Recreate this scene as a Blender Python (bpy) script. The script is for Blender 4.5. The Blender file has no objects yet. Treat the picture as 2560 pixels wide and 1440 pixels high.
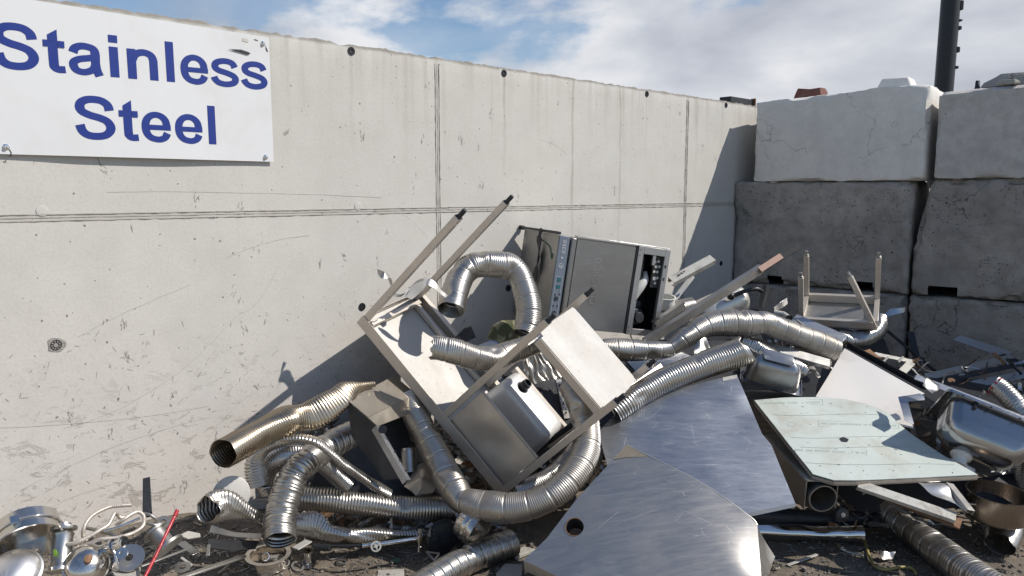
import bpy, bmesh, math, random
import numpy as np
from mathutils import Vector, Matrix, noise, geometry

# ------------------------------------------------------------------ camera, sky, sun, exposure
sc = bpy.context.scene
COL = sc.collection
FPX, PITCH, EYE = 1942.3, 0.123, 1.5
cam_data = bpy.data.cameras.new("camera")
cam_data.sensor_width = 36.0
cam_data.lens = FPX / 2560 * 36.0
cam_data.clip_start = 0.05
cam_data.clip_end = 3000
camera = bpy.data.objects.new("camera", cam_data)
camera.location = (0, 0, EYE)
camera.rotation_euler = (math.pi / 2 - PITCH, 0, 0)
COL.objects.link(camera)
sc.camera = camera

WALL_A, BLOCK_A = math.radians(46.0), math.radians(128.55)
CORNER = Vector((1.7374, 6.1215, 0))
DV = Vector((math.sin(WALL_A), math.cos(WALL_A), 0))        # along the concrete wall, away from the camera
NV = Vector((math.cos(WALL_A), -math.sin(WALL_A), 0))       # out of the concrete wall
EV = Vector((math.sin(BLOCK_A), math.cos(BLOCK_A), 0))      # along the block wall, towards the right
MV = Vector((EV.y, -EV.x, 0))                               # out of the block wall
TOSUN = (DV + NV * 1.2 + Vector((0, 0, 1.49))).normalized()
SUN_EL = math.asin(TOSUN.z)
SUN_AZ = math.atan2(TOSUN.x, TOSUN.y)

sun_data = bpy.data.lights.new("sun", 'SUN')
sun_data.energy = 4.8
sun_data.angle = math.radians(0.5)
sun_data.color = (1.0, 0.945, 0.86)
sun = bpy.data.objects.new("sun", sun_data)
sun.rotation_euler = TOSUN.to_track_quat('Z', 'Y').to_euler()
sun.location = (6, -3, 8)
COL.objects.link(sun)
sc.view_settings.view_transform = 'Standard'
sc.view_settings.look = 'None'
sc.view_settings.exposure = 0.0
sc.view_settings.gamma = 1.0
sc.cycles.max_bounces = 8
sc.cycles.glossy_bounces = 5
sc.cycles.diffuse_bounces = 3
sc.cycles.sample_clamp_indirect = 6.0


class NT:
    """small helper to write node trees"""
    def __init__(self, tree):
        self.t = tree
        tree.nodes.clear()

    def n(self, typ, ins=None, **kw):
        nd = self.t.nodes.new(typ)
        for k, v in kw.items():
            setattr(nd, k, v)
        for k, v in (ins or {}).items():
            if isinstance(v, tuple) and len(v) == 2 and hasattr(v[0], 'outputs'):
                self.t.links.new(v[0].outputs[v[1]], nd.inputs[k])
            elif hasattr(v, 'outputs'):
                self.t.links.new(v.outputs[0], nd.inputs[k])
            else:
                nd.inputs[k].default_value = v
        return nd

    def m(self, op, a, b=0.0, c=None, clamp=False):
        ins = {0: a, 1: b}
        if c is not None:
            ins[2] = c
        return self.n('ShaderNodeMath', ins, operation=op, use_clamp=clamp)

    def ramp(self, fac, stops, interp='LINEAR'):
        nd = self.n('ShaderNodeValToRGB', {0: fac})
        cr = nd.color_ramp
        cr.interpolation = interp
        while len(cr.elements) < len(stops):
            cr.elements.new(0.5)
        for el, (p, c) in zip(cr.elements, stops):
            el.position = p
            el.color = c if isinstance(c, (tuple, list)) and len(c) == 4 else ((c, c, c, 1) if not isinstance(c, (tuple, list)) else (*c, 1))
        return nd

    def mix(self, fac, a, b, blend='MIX'):
        nd = self.n('ShaderNodeMix', {}, data_type='RGBA', blend_type=blend)
        for idx, v in ((0, fac), (6, a), (7, b)):
            if isinstance(v, tuple) and len(v) == 2 and hasattr(v[0], 'outputs'):
                self.t.links.new(v[0].outputs[v[1]], nd.inputs[idx])
            elif hasattr(v, 'outputs'):
                self.t.links.new(v.outputs[2] if v.bl_idname == 'ShaderNodeMix' else v.outputs[0], nd.inputs[idx])
            elif idx == 0:
                nd.inputs[idx].default_value = v
            else:
                nd.inputs[idx].default_value = (*v, 1) if len(v) == 3 else v
        return (nd, 2)

    def noise(self, vec, scale, detail=4.0, rough=0.55, dist=0.0):
        return self.n('ShaderNodeTexNoise', {'Vector': vec, 'Scale': scale, 'Detail': detail, 'Roughness': rough, 'Distortion': dist})

    def mapping(self, vec, scale=(1, 1, 1), loc=(0, 0, 0), rot=(0, 0, 0)):
        return self.n('ShaderNodeMapping', {'Vector': vec, 'Scale': scale, 'Location': loc, 'Rotation': rot})


def build_world():
    w = bpy.data.worlds.new("World")
    sc.world = w
    w.use_nodes = True
    T = NT(w.node_tree)
    sky = T.n('ShaderNodeTexSky', sky_type='NISHITA', sun_disc=False, sun_elevation=SUN_EL, sun_rotation=SUN_AZ)
    sky.air_density, sky.dust_density, sky.ozone_density = 1.0, 0.3, 3.0
    bg_sky = T.n('ShaderNodeBackground', {'Color': sky, 'Strength': 0.115})
    tc = T.n('ShaderNodeTexCoord')
    sep = T.n('ShaderNodeSeparateXYZ', {0: (tc, 0)})
    mp = T.mapping((tc, 0), scale=(1.0, 1.0, 2.0), loc=(10.5, 14.8, 13.31), rot=(0, 0.12, 0))
    big = T.noise(mp, 2.6, 9.0, 0.55, 0.15)
    # denser cloud ahead to the right, clearer sky to the left and overhead behind the viewer
    side = T.n('ShaderNodeMapRange', {0: (sep, 0), 1: -0.30, 2: 0.10, 3: -0.02, 4: 0.10}, interpolation_type='SMOOTHSTEP')
    fwd = T.n('ShaderNodeMapRange', {0: (sep, 1), 1: -0.3, 2: 0.6, 3: -0.16, 4: 0.03})
    up = T.n('ShaderNodeMapRange', {0: (sep, 2), 1: 0.05, 2: 0.5, 3: 0.10, 4: -0.20})
    cover = T.m('ADD', T.m('ADD', T.m('ADD', big, side), fwd), up)
    mask = T.ramp(cover, [(0.475, 0.0), (0.575, 1.0)], 'EASE')
    veil = T.m('MULTIPLY', T.ramp(T.noise(T.mapping((tc, 0), scale=(1.0, 1.0, 2.6), loc=(4.4, 8.1, 2.0)), 2.6, 7.0, 0.55, 0.2), [(0.42, 0.0), (0.62, 1.0)]), T.n('ShaderNodeMapRange', {0: (sep, 1), 1: 0.0, 2: 0.7, 3: 0.1, 4: 0.45}))
    mask = T.m('MAXIMUM', mask, veil)
    puff = T.noise(T.mapping((tc, 0), scale=(1.0, 1.0, 2.3), loc=(2.3, 5.2, 1.1)), 3.4, 8.0, 0.52, 0.1)
    soft = T.noise(T.mapping((tc, 0), scale=(1.0, 1.0, 2.8), loc=(6.3, 1.2, 4.1)), 1.5, 4.0, 0.5, 0.0)
    shade = T.m('ADD', T.m('MULTIPLY', puff, 0.72), T.m('MULTIPLY', soft, 0.28))
    ccol = T.ramp(shade, [(0.36, (0.40, 0.435, 0.51)), (0.43, (0.53, 0.56, 0.63)), (0.49, (0.64, 0.665, 0.72)), (0.56, (0.82, 0.83, 0.86))])
    bg_cloud = T.n('ShaderNodeBackground', {'Color': ccol, 'Strength': 1.0})
    mx = T.n('ShaderNodeMixShader', {0: mask, 1: bg_sky, 2: bg_cloud})
    T.n('ShaderNodeOutputWorld', {0: mx})


build_world()

# ------------------------------------------------------------------ placing helpers
_c, _s = math.cos(PITCH), math.sin(PITCH)
CF, CU, CR = Vector((0, _c, -_s)), Vector((0, _s, _c)), Vector((1, 0, 0))
ORI = Vector((0, 0, EYE))


def ray(x, y):
    return CF + CR * ((x - 1280) / FPX) + CU * ((720 - y) / FPX)


def D(x, y, d):
    return ORI + ray(x, y) * d


def G(x, y, z=0.0):
    """the point seen at (x, y) standing z above the dirt"""
    r = ray(x, y)
    q = ORI + r * ((z - EYE) / r.z)
    for _ in range(6):
        q = ORI + r * ((z + berm(q.x, q.y) - EYE) / r.z)
    return q


def W(x, y, off=0.0):
    r = ray(x, y)
    return ORI + r * ((CORNER + NV * off - ORI).dot(NV) / r.dot(NV))


def wall_pt(s, n, z):
    return CORNER + DV * s + NV * n + Vector((0, 0, z))


def row_pt(e, m, z):
    return CORNER + EV * e + MV * m + Vector((0, 0, z))


# ------------------------------------------------------------------ materials
def new_mat(name):
    m = bpy.data.materials.new(name)
    m.use_nodes = True
    T = NT(m.node_tree)
    tc = T.n('ShaderNodeTexCoord')
    return m, T, (tc, 3)


def finish(T, color, rough, metal=0.0, normal=None, spec=None, **kw):
    ins = {'Base Color': color if not (isinstance(color, tuple) and len(color) == 3) else (*color, 1), 'Roughness': rough, 'Metallic': metal}
    if normal is not None:
        ins['Normal'] = normal
    if spec is not None:
        ins['Specular IOR Level'] = spec
    ins.update(kw)
    b = T.n('ShaderNodeBsdfPrincipled', ins)
    T.n('ShaderNodeOutputMaterial', {0: b})
    return b


def steel(name, base=(0.60, 0.585, 0.56), rough=0.3, dirt=0.35, dirtcol=(0.16, 0.125, 0.09), brush=(40, 2, 2), wav=0.12, wavscale=5.0, metal=1.0, spots=0.3, brush_amt=0.5, scratch=0.3, smear=0.0):
    m, T, oc = new_mat(name)
    n1 = T.noise(oc, 3.2, 6, 0.6, 0.4)
    n2 = T.noise(oc, 23.0, 6, 0.65)
    br = T.noise(T.mapping(oc, scale=brush), 7.0, 5, 0.7)
    dm = T.m('MULTIPLY', T.m('MULTIPLY', T.ramp(n1, [(0.42, 0.0), (0.72, 1.0)]), T.ramp(n2, [(0.3, 0.35), (0.7, 1.0)])), dirt)
    sp = T.m('MULTIPLY', T.ramp(T.noise(oc, 60.0, 3, 0.5), [(0.66, 0.0), (0.72, 1.0)]), spots)
    dm = T.m('MAXIMUM', dm, sp)
    dark = tuple(c * 0.82 for c in base)
    col = T.mix(br, dark, base)
    col = T.mix(dm, col, dirtcol)
    r = T.m('ADD', T.m('MULTIPLY_ADD', br, 0.16 * brush_amt, rough - 0.06 * brush_amt), T.m('MULTIPLY', dm, 0.3))
    w1 = T.noise(oc, wavscale, 2, 0.4)
    bump1 = T.n('ShaderNodeBump', {'Height': w1, 'Strength': wav, 'Distance': 0.1})
    bump2 = T.n('ShaderNodeBump', {'Height': br, 'Strength': 0.05 * brush_amt, 'Distance': 0.01, 'Normal': bump1})
    # scratches in several directions, and handling smears
    scm = None
    for k_, (rot, sx) in enumerate((((0.3, 0.5, 0.7), 0.35), ((1.1, -0.4, 2.0), 0.3), ((-0.6, 1.3, 0.2), 0.4))):
        vo = T.n('ShaderNodeTexVoronoi', {'Vector': T.mapping(oc, scale=(sx, 1.5, 1.2), rot=rot, loc=(k_ * 3.7, k_, 0)), 'Scale': 7.0 + 3 * k_}, feature='DISTANCE_TO_EDGE')
        s_ = T.m('MULTIPLY', T.ramp(vo, [(0.0, 1.0), (0.007, 0.0)]), T.ramp(T.noise(oc, 6.0 + k_ * 3, 3), [(0.52, 0.0), (0.62, 1.0)]))
        scm = s_ if scm is None else T.m('MAXIMUM', scm, s_)
    col = T.mix(T.m('MULTIPLY', scm, scratch), col, (0.8, 0.79, 0.76))
    if smear:
        sm = T.noise(T.mapping(oc, scale=tuple(0.9 * x_ + 0.8 for x_ in brush), loc=(5, 2, 9)), 2.6, 9, 0.75, 0.2)
        smr = T.ramp(sm, [(0.32, 0.0), (0.68, 1.0)])
        r = T.m('ADD', r, T.m('MULTIPLY_ADD', smr, smear, -0.4 * smear))
        col = T.mix(T.m('MULTIPLY', smr, 0.10), col, tuple(x_ * 0.72 for x_ in base))
    r = T.m('ADD', r, T.m('MULTIPLY', scm, 0.15))
    mt = T.m('SUBTRACT', metal, T.m('MULTIPLY', dm, 0.75))
    finish(T, col, r, mt, bump2)
    return m


def plain(name, col, rough=0.6, metal=0.0, var=0.25, scale=14.0, bump=0.15, dirt=None, dirtamt=0.4):
    m, T, oc = new_mat(name)
    n1 = T.noise(oc, scale, 6, 0.6)
    n2 = T.noise(oc, scale * 4.3, 4, 0.6)
    c = T.mix(n1, tuple(x * (1 - var) for x in col), tuple(min(1, x * (1 + var)) for x in col))
    if dirt:
        dm = T.m('MULTIPLY', T.ramp(T.noise(oc, scale * 0.6, 7, 0.7, 0.5), [(0.48, 0.0), (0.66, 1.0)]), dirtamt)
        c = T.mix(dm, c, dirt)
    b = T.n('ShaderNodeBump', {'Height': n2, 'Strength': bump, 'Distance': 0.01})
    r = T.m('MULTIPLY_ADD', n2, 0.2, rough - 0.1)
    finish(T, c, r, metal, b)
    return m


def concrete(name, base, tint, pits=1.0, pocks=0.12, rough=0.88, bumpy=0.35, stain=0.35, staincol=(0.05, 0.05, 0.05)):
    m, T, oc = new_mat(name)
    inf = T.n('ShaderNodeObjectInfo')
    shift = T.n('ShaderNodeCombineXYZ', {0: T.m('MULTIPLY', (inf, 5), 37.0), 1: T.m('MULTIPLY', (inf, 5), 11.0), 2: T.m('MULTIPLY', (inf, 5), 23.0)})
    oc = (T.n('ShaderNodeVectorMath', {0: oc, 1: (shift, 0)}, operation='ADD'), 0)
    a = T.noise(oc, 1.6, 7, 0.6, 0.3)
    b = T.noise(oc, 11.0, 7, 0.65)
    c = T.noise(oc, 85.0, 3, 0.6)
    col = T.mix(T.ramp(a, [(0.35, 0.0), (0.68, 1.0)]), base, tint)
    col = T.mix(T.m('MULTIPLY', T.ramp(b, [(0.4, 0.0), (0.75, 1.0)]), stain), col, staincol)
    grain = T.noise(oc, 190.0, 2, 0.6)
    col = T.mix(T.ramp(grain, [(0.35, 0.4), (0.65, 0.0)]), col, tuple(x * 0.55 for x in base))
    col = T.mix(T.m('MULTIPLY', T.ramp(T.noise(T.mapping(oc, scale=(3.5, 3.5, 0.7)), 2.2, 6, 0.65), [(0.5, 0.0), (0.72, 1.0)]), 0.35), col, tuple(x * 0.62 for x in base))
    col = T.mix(T.m('MULTIPLY', c, 0.25), col, tuple(x * 0.6 for x in base))
    vo = T.n('ShaderNodeTexVoronoi', {'Vector': T.n('ShaderNodeVectorMath', {0: oc, 1: (T.n('ShaderNodeVectorMath', {0: (T.noise(oc, 9.0, 2), 1), 3: 0.06}, operation='SCALE'), 0)}, operation='ADD'), 'Scale': 17.0})
    sel = T.n('ShaderNodeSeparateColor', {0: (vo, 1)})
    thr = T.m('MULTIPLY', T.m('POWER', (sel, 0), 3.0), 0.22 * pits)
    pit = T.m('MULTIPLY', T.m('SUBTRACT', thr, (vo, 0)), 40.0, clamp=True)
    col = T.mix(T.m('MULTIPLY', pit, 0.8), col, (0.03, 0.028, 0.025))
    vo2 = T.n('ShaderNodeTexVoronoi', {'Vector': T.mapping(oc, scale=(1, 1, 1.4)), 'Scale': 48.0})
    sel2 = T.n('ShaderNodeSeparateColor', {0: (vo2, 1)})
    pit2 = T.m('MULTIPLY', T.m('SUBTRACT', T.m('MULTIPLY', T.m('POWER', (sel2, 0), 2.0), pocks), (vo2, 0)), 25.0, clamp=True)
    pit2 = T.m('MULTIPLY', pit2, T.ramp(T.noise(oc, 3.0, 4), [(0.42, 0.0), (0.6, 1.0)]))
    pit = T.m('MAXIMUM', pit, pit2)
    col = T.mix(T.m('MULTIPLY', pit2, 0.6), col, (0.04, 0.038, 0.034))
    # hairline cracks and gouges
    ve = T.n('ShaderNodeTexVoronoi', {'Vector': T.n('ShaderNodeVectorMath', {0: oc, 1: (T.n('ShaderNodeVectorMath', {0: (T.noise(oc, 4.0, 5), 1), 3: 0.5}, operation='SCALE'), 0)}, operation='ADD'), 'Scale': 1.7}, feature='DISTANCE_TO_EDGE')
    crack = T.m('MULTIPLY', T.ramp(ve, [(0.0, 1.0), (0.0045, 0.0)]), T.m('MULTIPLY', T.ramp(a, [(0.5, 0.0), (0.56, 1.0)]), T.ramp(c, [(0.35, 0.1), (0.55, 1.0)])))
    col = T.mix(T.m('MULTIPLY', crack, 0.65), col, (0.06, 0.05, 0.035))
    h = T.m('SUBTRACT', T.m('MULTIPLY_ADD', b, 0.6, T.m('MULTIPLY', c, 0.25)), T.m('ADD', T.m('MULTIPLY', pit, 0.8), crack))
    bp = T.n('ShaderNodeBump', {'Height': h, 'Strength': min(1.0, bumpy * 1.6), 'Distance': 0.014})
    finish(T, col, rough, 0.0, bp, spec=0.25)
    return m


def wall_concrete():
    """the cast wall: object axes are x = along, y = out, z = up"""
    m, T, oc = new_mat("cast_concrete")
    sep = T.n('ShaderNodeSeparateXYZ', {0: oc})
    s, z = (sep, 0), (sep, 2)
    a = T.noise(oc, 0.9, 6, 0.55, 0.2)
    b = T.noise(oc, 6.0, 7, 0.65, 0.2)
    c = T.noise(oc, 90.0, 3, 0.6)
    col = T.mix(T.ramp(a, [(0.35, 0.0), (0.65, 1.0)]), (0.505, 0.492, 0.462), (0.548, 0.532, 0.498))
    # pinker towards the foot where scrap has rubbed it
    low = T.n('ShaderNodeMapRange', {0: T.m('MULTIPLY_ADD', b, 0.5, z), 1: 1.6, 2: 0.5, 3: 0.0, 4: 1.0})
    col = T.mix(T.m('MULTIPLY', low, 0.6), col, (0.585, 0.535, 0.495))
    col = T.mix(T.m('MULTIPLY', T.ramp(T.noise(T.mapping(oc, scale=(1, 1, 0.55), loc=(7, 0, 2)), 1.3, 5, 0.6), [(0.5, 0.0), (0.68, 1.0)]), 0.4), col, (0.475, 0.46, 0.435))
    col = T.mix(T.m('MULTIPLY', T.ramp(b, [(0.4, 0.0), (0.8, 1.0)]), 0.28), col, (0.36, 0.335, 0.30))
    col = T.mix(T.m('MULTIPLY', T.ramp(c, [(0.45, 0.0), (0.8, 1.0)]), 0.25), col, (0.30, 0.28, 0.25))
    # water streaks under the coping
    st = T.noise(T.mapping(oc, scale=(13, 1, 0.5)), 1.0, 5, 0.6)
    st2 = T.noise(T.mapping(oc, scale=(4, 1, 0.3), loc=(3, 0, 0)), 1.0, 3, 0.6)
    topm = T.n('ShaderNodeMapRange', {0: T.m('MULTIPLY_ADD', st2, 0.8, z), 1: 2.2, 2: 2.62, 3: 0.0, 4: 1.0})
    sm = T.m('MULTIPLY', T.m('MULTIPLY', T.ramp(st, [(0.48, 0.0), (0.75, 1.0)]), topm), 0.45)
    col = T.mix(sm, col, (0.22, 0.185, 0.15))
    # long rust-brown runs at fixed places below the coping
    for s0, wd, zl, amt in ((-1.905, 0.017, 1.25, 0.5), (-1.44, 0.014, 1.2, 0.42), (-3.455, 0.02, 1.85, 0.35), (-2.477, 0.017, 1.75, 0.5), (-1.163, 0.013, 1.9, 0.35), (-0.55, 0.03, 1.7, 0.3), (-3.15, 0.03, 1.8, 0.22), (-2.9, 0.02, 1.85, 0.22), (-2.2, 0.03, 1.9, 0.25)):
        wob = T.m('MULTIPLY_ADD', T.noise(T.mapping(oc, scale=(1, 1, 1.3)), 3.0, 4), 0.05, -0.025)
        dd = T.m('ABSOLUTE', T.m('SUBTRACT', T.m('ADD', s, wob), s0))
        run = T.n('ShaderNodeMapRange', {0: dd, 1: 0.0, 2: wd, 3: 1.0, 4: 0.0})
        ln = T.n('ShaderNodeMapRange', {0: z, 1: zl - 0.25, 2: zl + 0.35, 3: 0.0, 4: 1.0})
        f = T.m('MULTIPLY', T.m('MULTIPLY', run, ln), T.m('MULTIPLY', T.ramp(b, [(0.3, 0.45), (0.6, 1.0)]), amt))
        col = T.mix(f, col, (0.20, 0.15, 0.115))
    # grime held along the board joints and on the coping
    for axis_, at in ((z, 1.4077), (s, -2.949), (s, -0.675), (s, -5.2)):
        jd = T.m('ABSOLUTE', T.m('SUBTRACT', axis_, at))
        band = T.n('ShaderNodeMapRange', {0: jd, 1: 0.010, 2: 0.017, 3: 1.0, 4: 0.0})
        col = T.mix(T.m('MULTIPLY', band, T.ramp(b, [(0.3, 0.15), (0.7, 0.5)])), col, (0.30, 0.27, 0.235))
    cap = T.n('ShaderNodeMapRange', {0: T.m('MULTIPLY_ADD', b, 0.03, z), 1: 2.176, 2: 2.192, 3: 0.0, 4: 1.0})
    col = T.mix(T.m('MULTIPLY', cap, 0.85), col, T.mix(b, (0.10, 0.09, 0.075), (0.26, 0.235, 0.20)))
    # air holes
    vv = T.n('ShaderNodeVectorMath', {0: oc, 1: (T.n('ShaderNodeVectorMath', {0: (T.noise(oc, 30.0, 2), 1), 3: 0.02}, operation='SCALE'), 0)}, operation='ADD')
    pit = None
    for sc_, k, rs in ((11.0, 0.075, 6.0), (37.0, 0.17, 3.0)):
        vo = T.n('ShaderNodeTexVoronoi', {'Vector': T.mapping((vv, 0), scale=(1, 0.2, 1)), 'Scale': sc_})
        sel = T.n('ShaderNodeSeparateColor', {0: (vo, 1)})
        p = T.m('MULTIPLY', T.m('SUBTRACT', T.m('MULTIPLY', T.m('POWER', (sel, 0), rs), k), (vo, 0)), 60.0, clamp=True)
        pit = p if pit is None else T.m('MAXIMUM', pit, p)
    col = T.mix(T.m('MULTIPLY', pit, 0.72), col, (0.10, 0.085, 0.07))
    # scrapes: short gouges and long thin scratches
    gouge = T.noise(T.mapping(oc, scale=(26, 1, 6), rot=(0, 0.25, 0)), 1.0, 5, 0.75, 0.6)
    patch = T.ramp(T.noise(oc, 2.6, 3, 0.5), [(0.5, 0.0), (0.62, 1.0)])
    gm = T.m('MULTIPLY', T.ramp(gouge, [(0.665, 0.0), (0.70, 1.0)]), patch)
    lowg = T.noise(T.mapping(oc, scale=(9, 1, 16), rot=(0, -0.5, 0)), 1.0, 6, 0.75, 1.2)
    lowm = T.m('MULTIPLY', T.ramp(lowg, [(0.565, 0.0), (0.60, 1.0)]), T.n('ShaderNodeMapRange', {0: z, 1: 0.95, 2: 0.35, 3: 0.0, 4: 1.0}))
    gm = T.m('MAXIMUM', gm, lowm)
    col = T.mix(T.m('MULTIPLY', gm, 0.55), col, (0.27, 0.24, 0.21))
    scr = None
    for i, (rot, sx, dist, off) in enumerate(((0.55, 1.6, 0.35, 0.1), (-0.35, 1.9, 0.6, 4.0), (1.15, 1.3, 0.5, 8.0), (0.2, 2.2, 0.8, 5.5))):
        vm = T.mapping(oc, scale=(0.45, 1, sx), rot=(0, rot, 0), loc=(off, 0, off * 0.37))
        wv = T.n('ShaderNodeVectorMath', {0: (vm, 0), 1: (T.n('ShaderNodeVectorMath', {0: (T.noise((vm, 0), 0.9, 3), 1), 3: dist}, operation='SCALE'), 0)}, operation='ADD')
        ve = T.n('ShaderNodeTexVoronoi', {'Vector': (wv, 0), 'Scale': 1.25}, feature='DISTANCE_TO_EDGE')
        l_ = T.m('MULTIPLY', T.ramp(ve, [(0.0, 1.0), (0.003, 0.0)]), T.ramp(T.noise(T.mapping(oc, loc=(off, off, 0)), 1.7, 3, 0.5), [(0.54, 0.0), (0.64, 1.0)]))
        scr = l_ if scr is None else T.m('MAXIMUM', scr, l_)
    
    h = T.m('SUBTRACT', T.m('MULTIPLY_ADD', b, 0.35, T.m('MULTIPLY', c, 0.2)), T.m('ADD', pit, T.m('MULTIPLY', gm, 0.5)))
    bp = T.n('ShaderNodeBump', {'Height': h, 'Strength': 0.4, 'Distance': 0.008})
    finish(T, col, 0.85, 0.0, bp, spec=0.25)
    return m


def ground_mat():
    m, T, oc = new_mat("yard_dirt")
    a = T.noise(oc, 0.8, 6, 0.6)
    b = T.noise(oc, 9.0, 8, 0.7)
    c = T.noise(oc, 70.0, 5, 0.7)
    col = T.mix(T.ramp(a, [(0.35, 0.0), (0.65, 1.0)]), (0.185, 0.15, 0.115), (0.23, 0.20, 0.165))
    col = T.mix(T.ramp(b, [(0.35, 0.0), (0.7, 1.0)]), col, (0.11, 0.09, 0.07))
    col = T.mix(T.ramp(c, [(0.55, 0.0), (0.75, 0.7)]), col, (0.30, 0.275, 0.24))
    sp = T.n('ShaderNodeSeparateXYZ', {0: oc})
    yard = T.n('ShaderNodeMapRange', {0: T.m('MULTIPLY_ADD', a, 0.9, (sp, 1)), 1: 3.1, 2: 2.3, 3: 0.0, 4: 1.0})
    col = T.mix(yard, col, T.mix(b, (0.40, 0.355, 0.29), (0.33, 0.29, 0.235)))
    bp = T.n('ShaderNodeBump', {'Height': T.m('ADD', b, T.m('MULTIPLY', c, 0.6)), 'Strength': 0.7, 'Distance': 0.02})
    finish(T, col, 0.95, 0.0, bp, spec=0.15)
    return m


M = {}
M['wall'] = wall_concrete()
M['grime'] = plain("dried_grime_film", (0.20, 0.175, 0.14), 0.85, 0.0, 0.3, scale=40)
M['rubber'] = plain("matt_rubber", (0.022, 0.022, 0.024), 0.85, 0.0, 0.3)
M['scuff'] = concrete("knocked_concrete", (0.30, 0.275, 0.245), (0.38, 0.35, 0.315), pits=0.3, stain=0.3)
M['joint'] = concrete("joint_mortar", (0.44, 0.42, 0.385), (0.50, 0.475, 0.44), pits=1.0, stain=0.45, staincol=(0.17, 0.15, 0.13))
M['block_pale'] = concrete("pale_block_concrete", (0.86, 0.835, 0.79), (0.74, 0.715, 0.67), pits=0.25, stain=0.22, staincol=(0.2, 0.18, 0.15))
M['block_grey'] = concrete("weathered_block_concrete", (0.62, 0.595, 0.56), (0.52, 0.50, 0.47), pits=0.35, stain=0.45, staincol=(0.12, 0.11, 0.10))
M['block_dark'] = concrete("sooty_block_concrete", (0.47, 0.435, 0.395), (0.22, 0.21, 0.197), pits=0.5, pocks=0.42, stain=0.55, bumpy=0.7, staincol=(0.05, 0.048, 0.045))
M['rubble'] = concrete("broken_concrete", (0.45, 0.43, 0.39), (0.36, 0.34, 0.31), pits=1.5, stain=0.3, bumpy=0.8)
M['brick'] = concrete("red_brick", (0.24, 0.075, 0.05), (0.17, 0.06, 0.045), pits=1.0, stain=0.5, staincol=(0.35, 0.31, 0.28), bumpy=0.8)
M['ground'] = ground_mat()
M['steel'] = steel("brushed_stainless", rough=0.30, dirt=0.25)
M['frame'] = steel("square_tube_stainless", base=(0.70, 0.635, 0.56), rough=0.38, metal=0.65, dirt=0.35, dirtcol=(0.26, 0.2, 0.15), brush=(3, 3, 30), wav=0.04)
M['panel_bright'] = steel("satin_sheet", base=(0.56, 0.545, 0.52), rough=0.58, metal=0.45, scratch=0.2, dirt=0.45, dirtcol=(0.36, 0.28, 0.21), wav=0.10, spots=0.85)
M['panel_brown'] = steel("tarnished_sheet", base=(0.74, 0.665, 0.57), rough=0.36, metal=0.6, smear=0.1, dirt=0.2, wav=0.15, wavscale=3.0)
M['cabinet'] = steel("brown_tarnished_sheet", base=(0.44, 0.39, 0.325), rough=0.4, metal=0.85, smear=0.12, dirt=0.4, wav=0.12, wavscale=3.0)
M['bowl'] = steel("polished_bowl", base=(0.80, 0.79, 0.78), rough=0.45, metal=0.5, smear=0.06, dirt=0.15, wav=0.05, brush=(8, 8, 8))
M['bowl_mirror'] = steel("mirror_bowl", base=(0.44, 0.445, 0.46), rough=0.16, dirt=0.25, wav=0.06, wavscale=3.0, brush=(8, 8, 8))
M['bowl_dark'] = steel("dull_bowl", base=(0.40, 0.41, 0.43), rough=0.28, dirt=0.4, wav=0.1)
M['hood'] = steel("mill_finish_sheet", base=(0.56, 0.535, 0.505), rough=0.37, scratch=0.35, smear=0.09, dirt=0.22, wav=0.10, wavscale=2.2, brush=(2, 30, 2), spots=0.12)
M['hood2'] = steel("mill_finish_sheet_scuffed", base=(0.46, 0.48, 0.52), rough=0.36, scratch=0.35, smear=0.09, dirt=0.15, wav=0.08, wavscale=3.0, brush=(2, 2, 30), spots=0.12)
M['duct'] = steel("duct_foil", base=(0.53, 0.505, 0.47), rough=0.31, smear=0.12, dirt=0.5, dirtcol=(0.15, 0.12, 0.09), wav=0.0, brush=(3, 3, 3), spots=0.1, brush_amt=0.3)
M['duct_dull'] = steel("duct_foil_dull", base=(0.50, 0.47, 0.43), rough=0.34, smear=0.12, dirt=0.65, dirtcol=(0.17, 0.135, 0.10), wav=0.0, brush=(3, 3, 3), spots=0.15, brush_amt=0.3)
M['duct_gold'] = steel("duct_foil_tarnished", base=(0.42, 0.355, 0.27), rough=0.26, dirt=0.5, dirtcol=(0.15, 0.105, 0.06), wav=0.0, brush=(3, 3, 3), spots=0.1, brush_amt=0.3)
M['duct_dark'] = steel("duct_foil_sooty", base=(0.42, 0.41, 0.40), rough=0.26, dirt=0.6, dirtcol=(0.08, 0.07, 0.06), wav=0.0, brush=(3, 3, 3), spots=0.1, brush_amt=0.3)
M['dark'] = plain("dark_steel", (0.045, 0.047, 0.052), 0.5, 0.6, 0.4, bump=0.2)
M['black'] = plain("black_plastic", (0.015, 0.015, 0.016), 0.4, 0.0, 0.3, bump=0.1)
M['appliance'] = steel("appliance_steel", base=(0.30, 0.295, 0.29), rough=0.40, dirt=0.3, dirtcol=(0.12, 0.11, 0.1), brush=(30, 2, 2), wav=0.05, spots=0.05, metal=0.9)
M['appliance_side'] = steel("appliance_side", base=(0.40, 0.385, 0.36), rough=0.45, dirt=0.5, dirtcol=(0.2, 0.18, 0.15), wav=0.12, metal=0.8)
M['appliance_base'] = steel("galvanised_base", base=(0.42, 0.42, 0.42), rough=0.45, dirt=0.4, dirtcol=(0.25, 0.22, 0.19), wav=0.05, metal=0.85)
M['strip'] = plain("control_strip_foil", (0.17, 0.20, 0.25), 0.45, 0.1, 0.1, bump=0.02)
M['print_white'] = plain("white_print", (0.62, 0.64, 0.66), 0.6, 0.0, 0.05, bump=0.0)
M['print_dark'] = plain("dark_print", (0.03, 0.035, 0.045), 0.5, 0.0, 0.05, bump=0.0)
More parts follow.
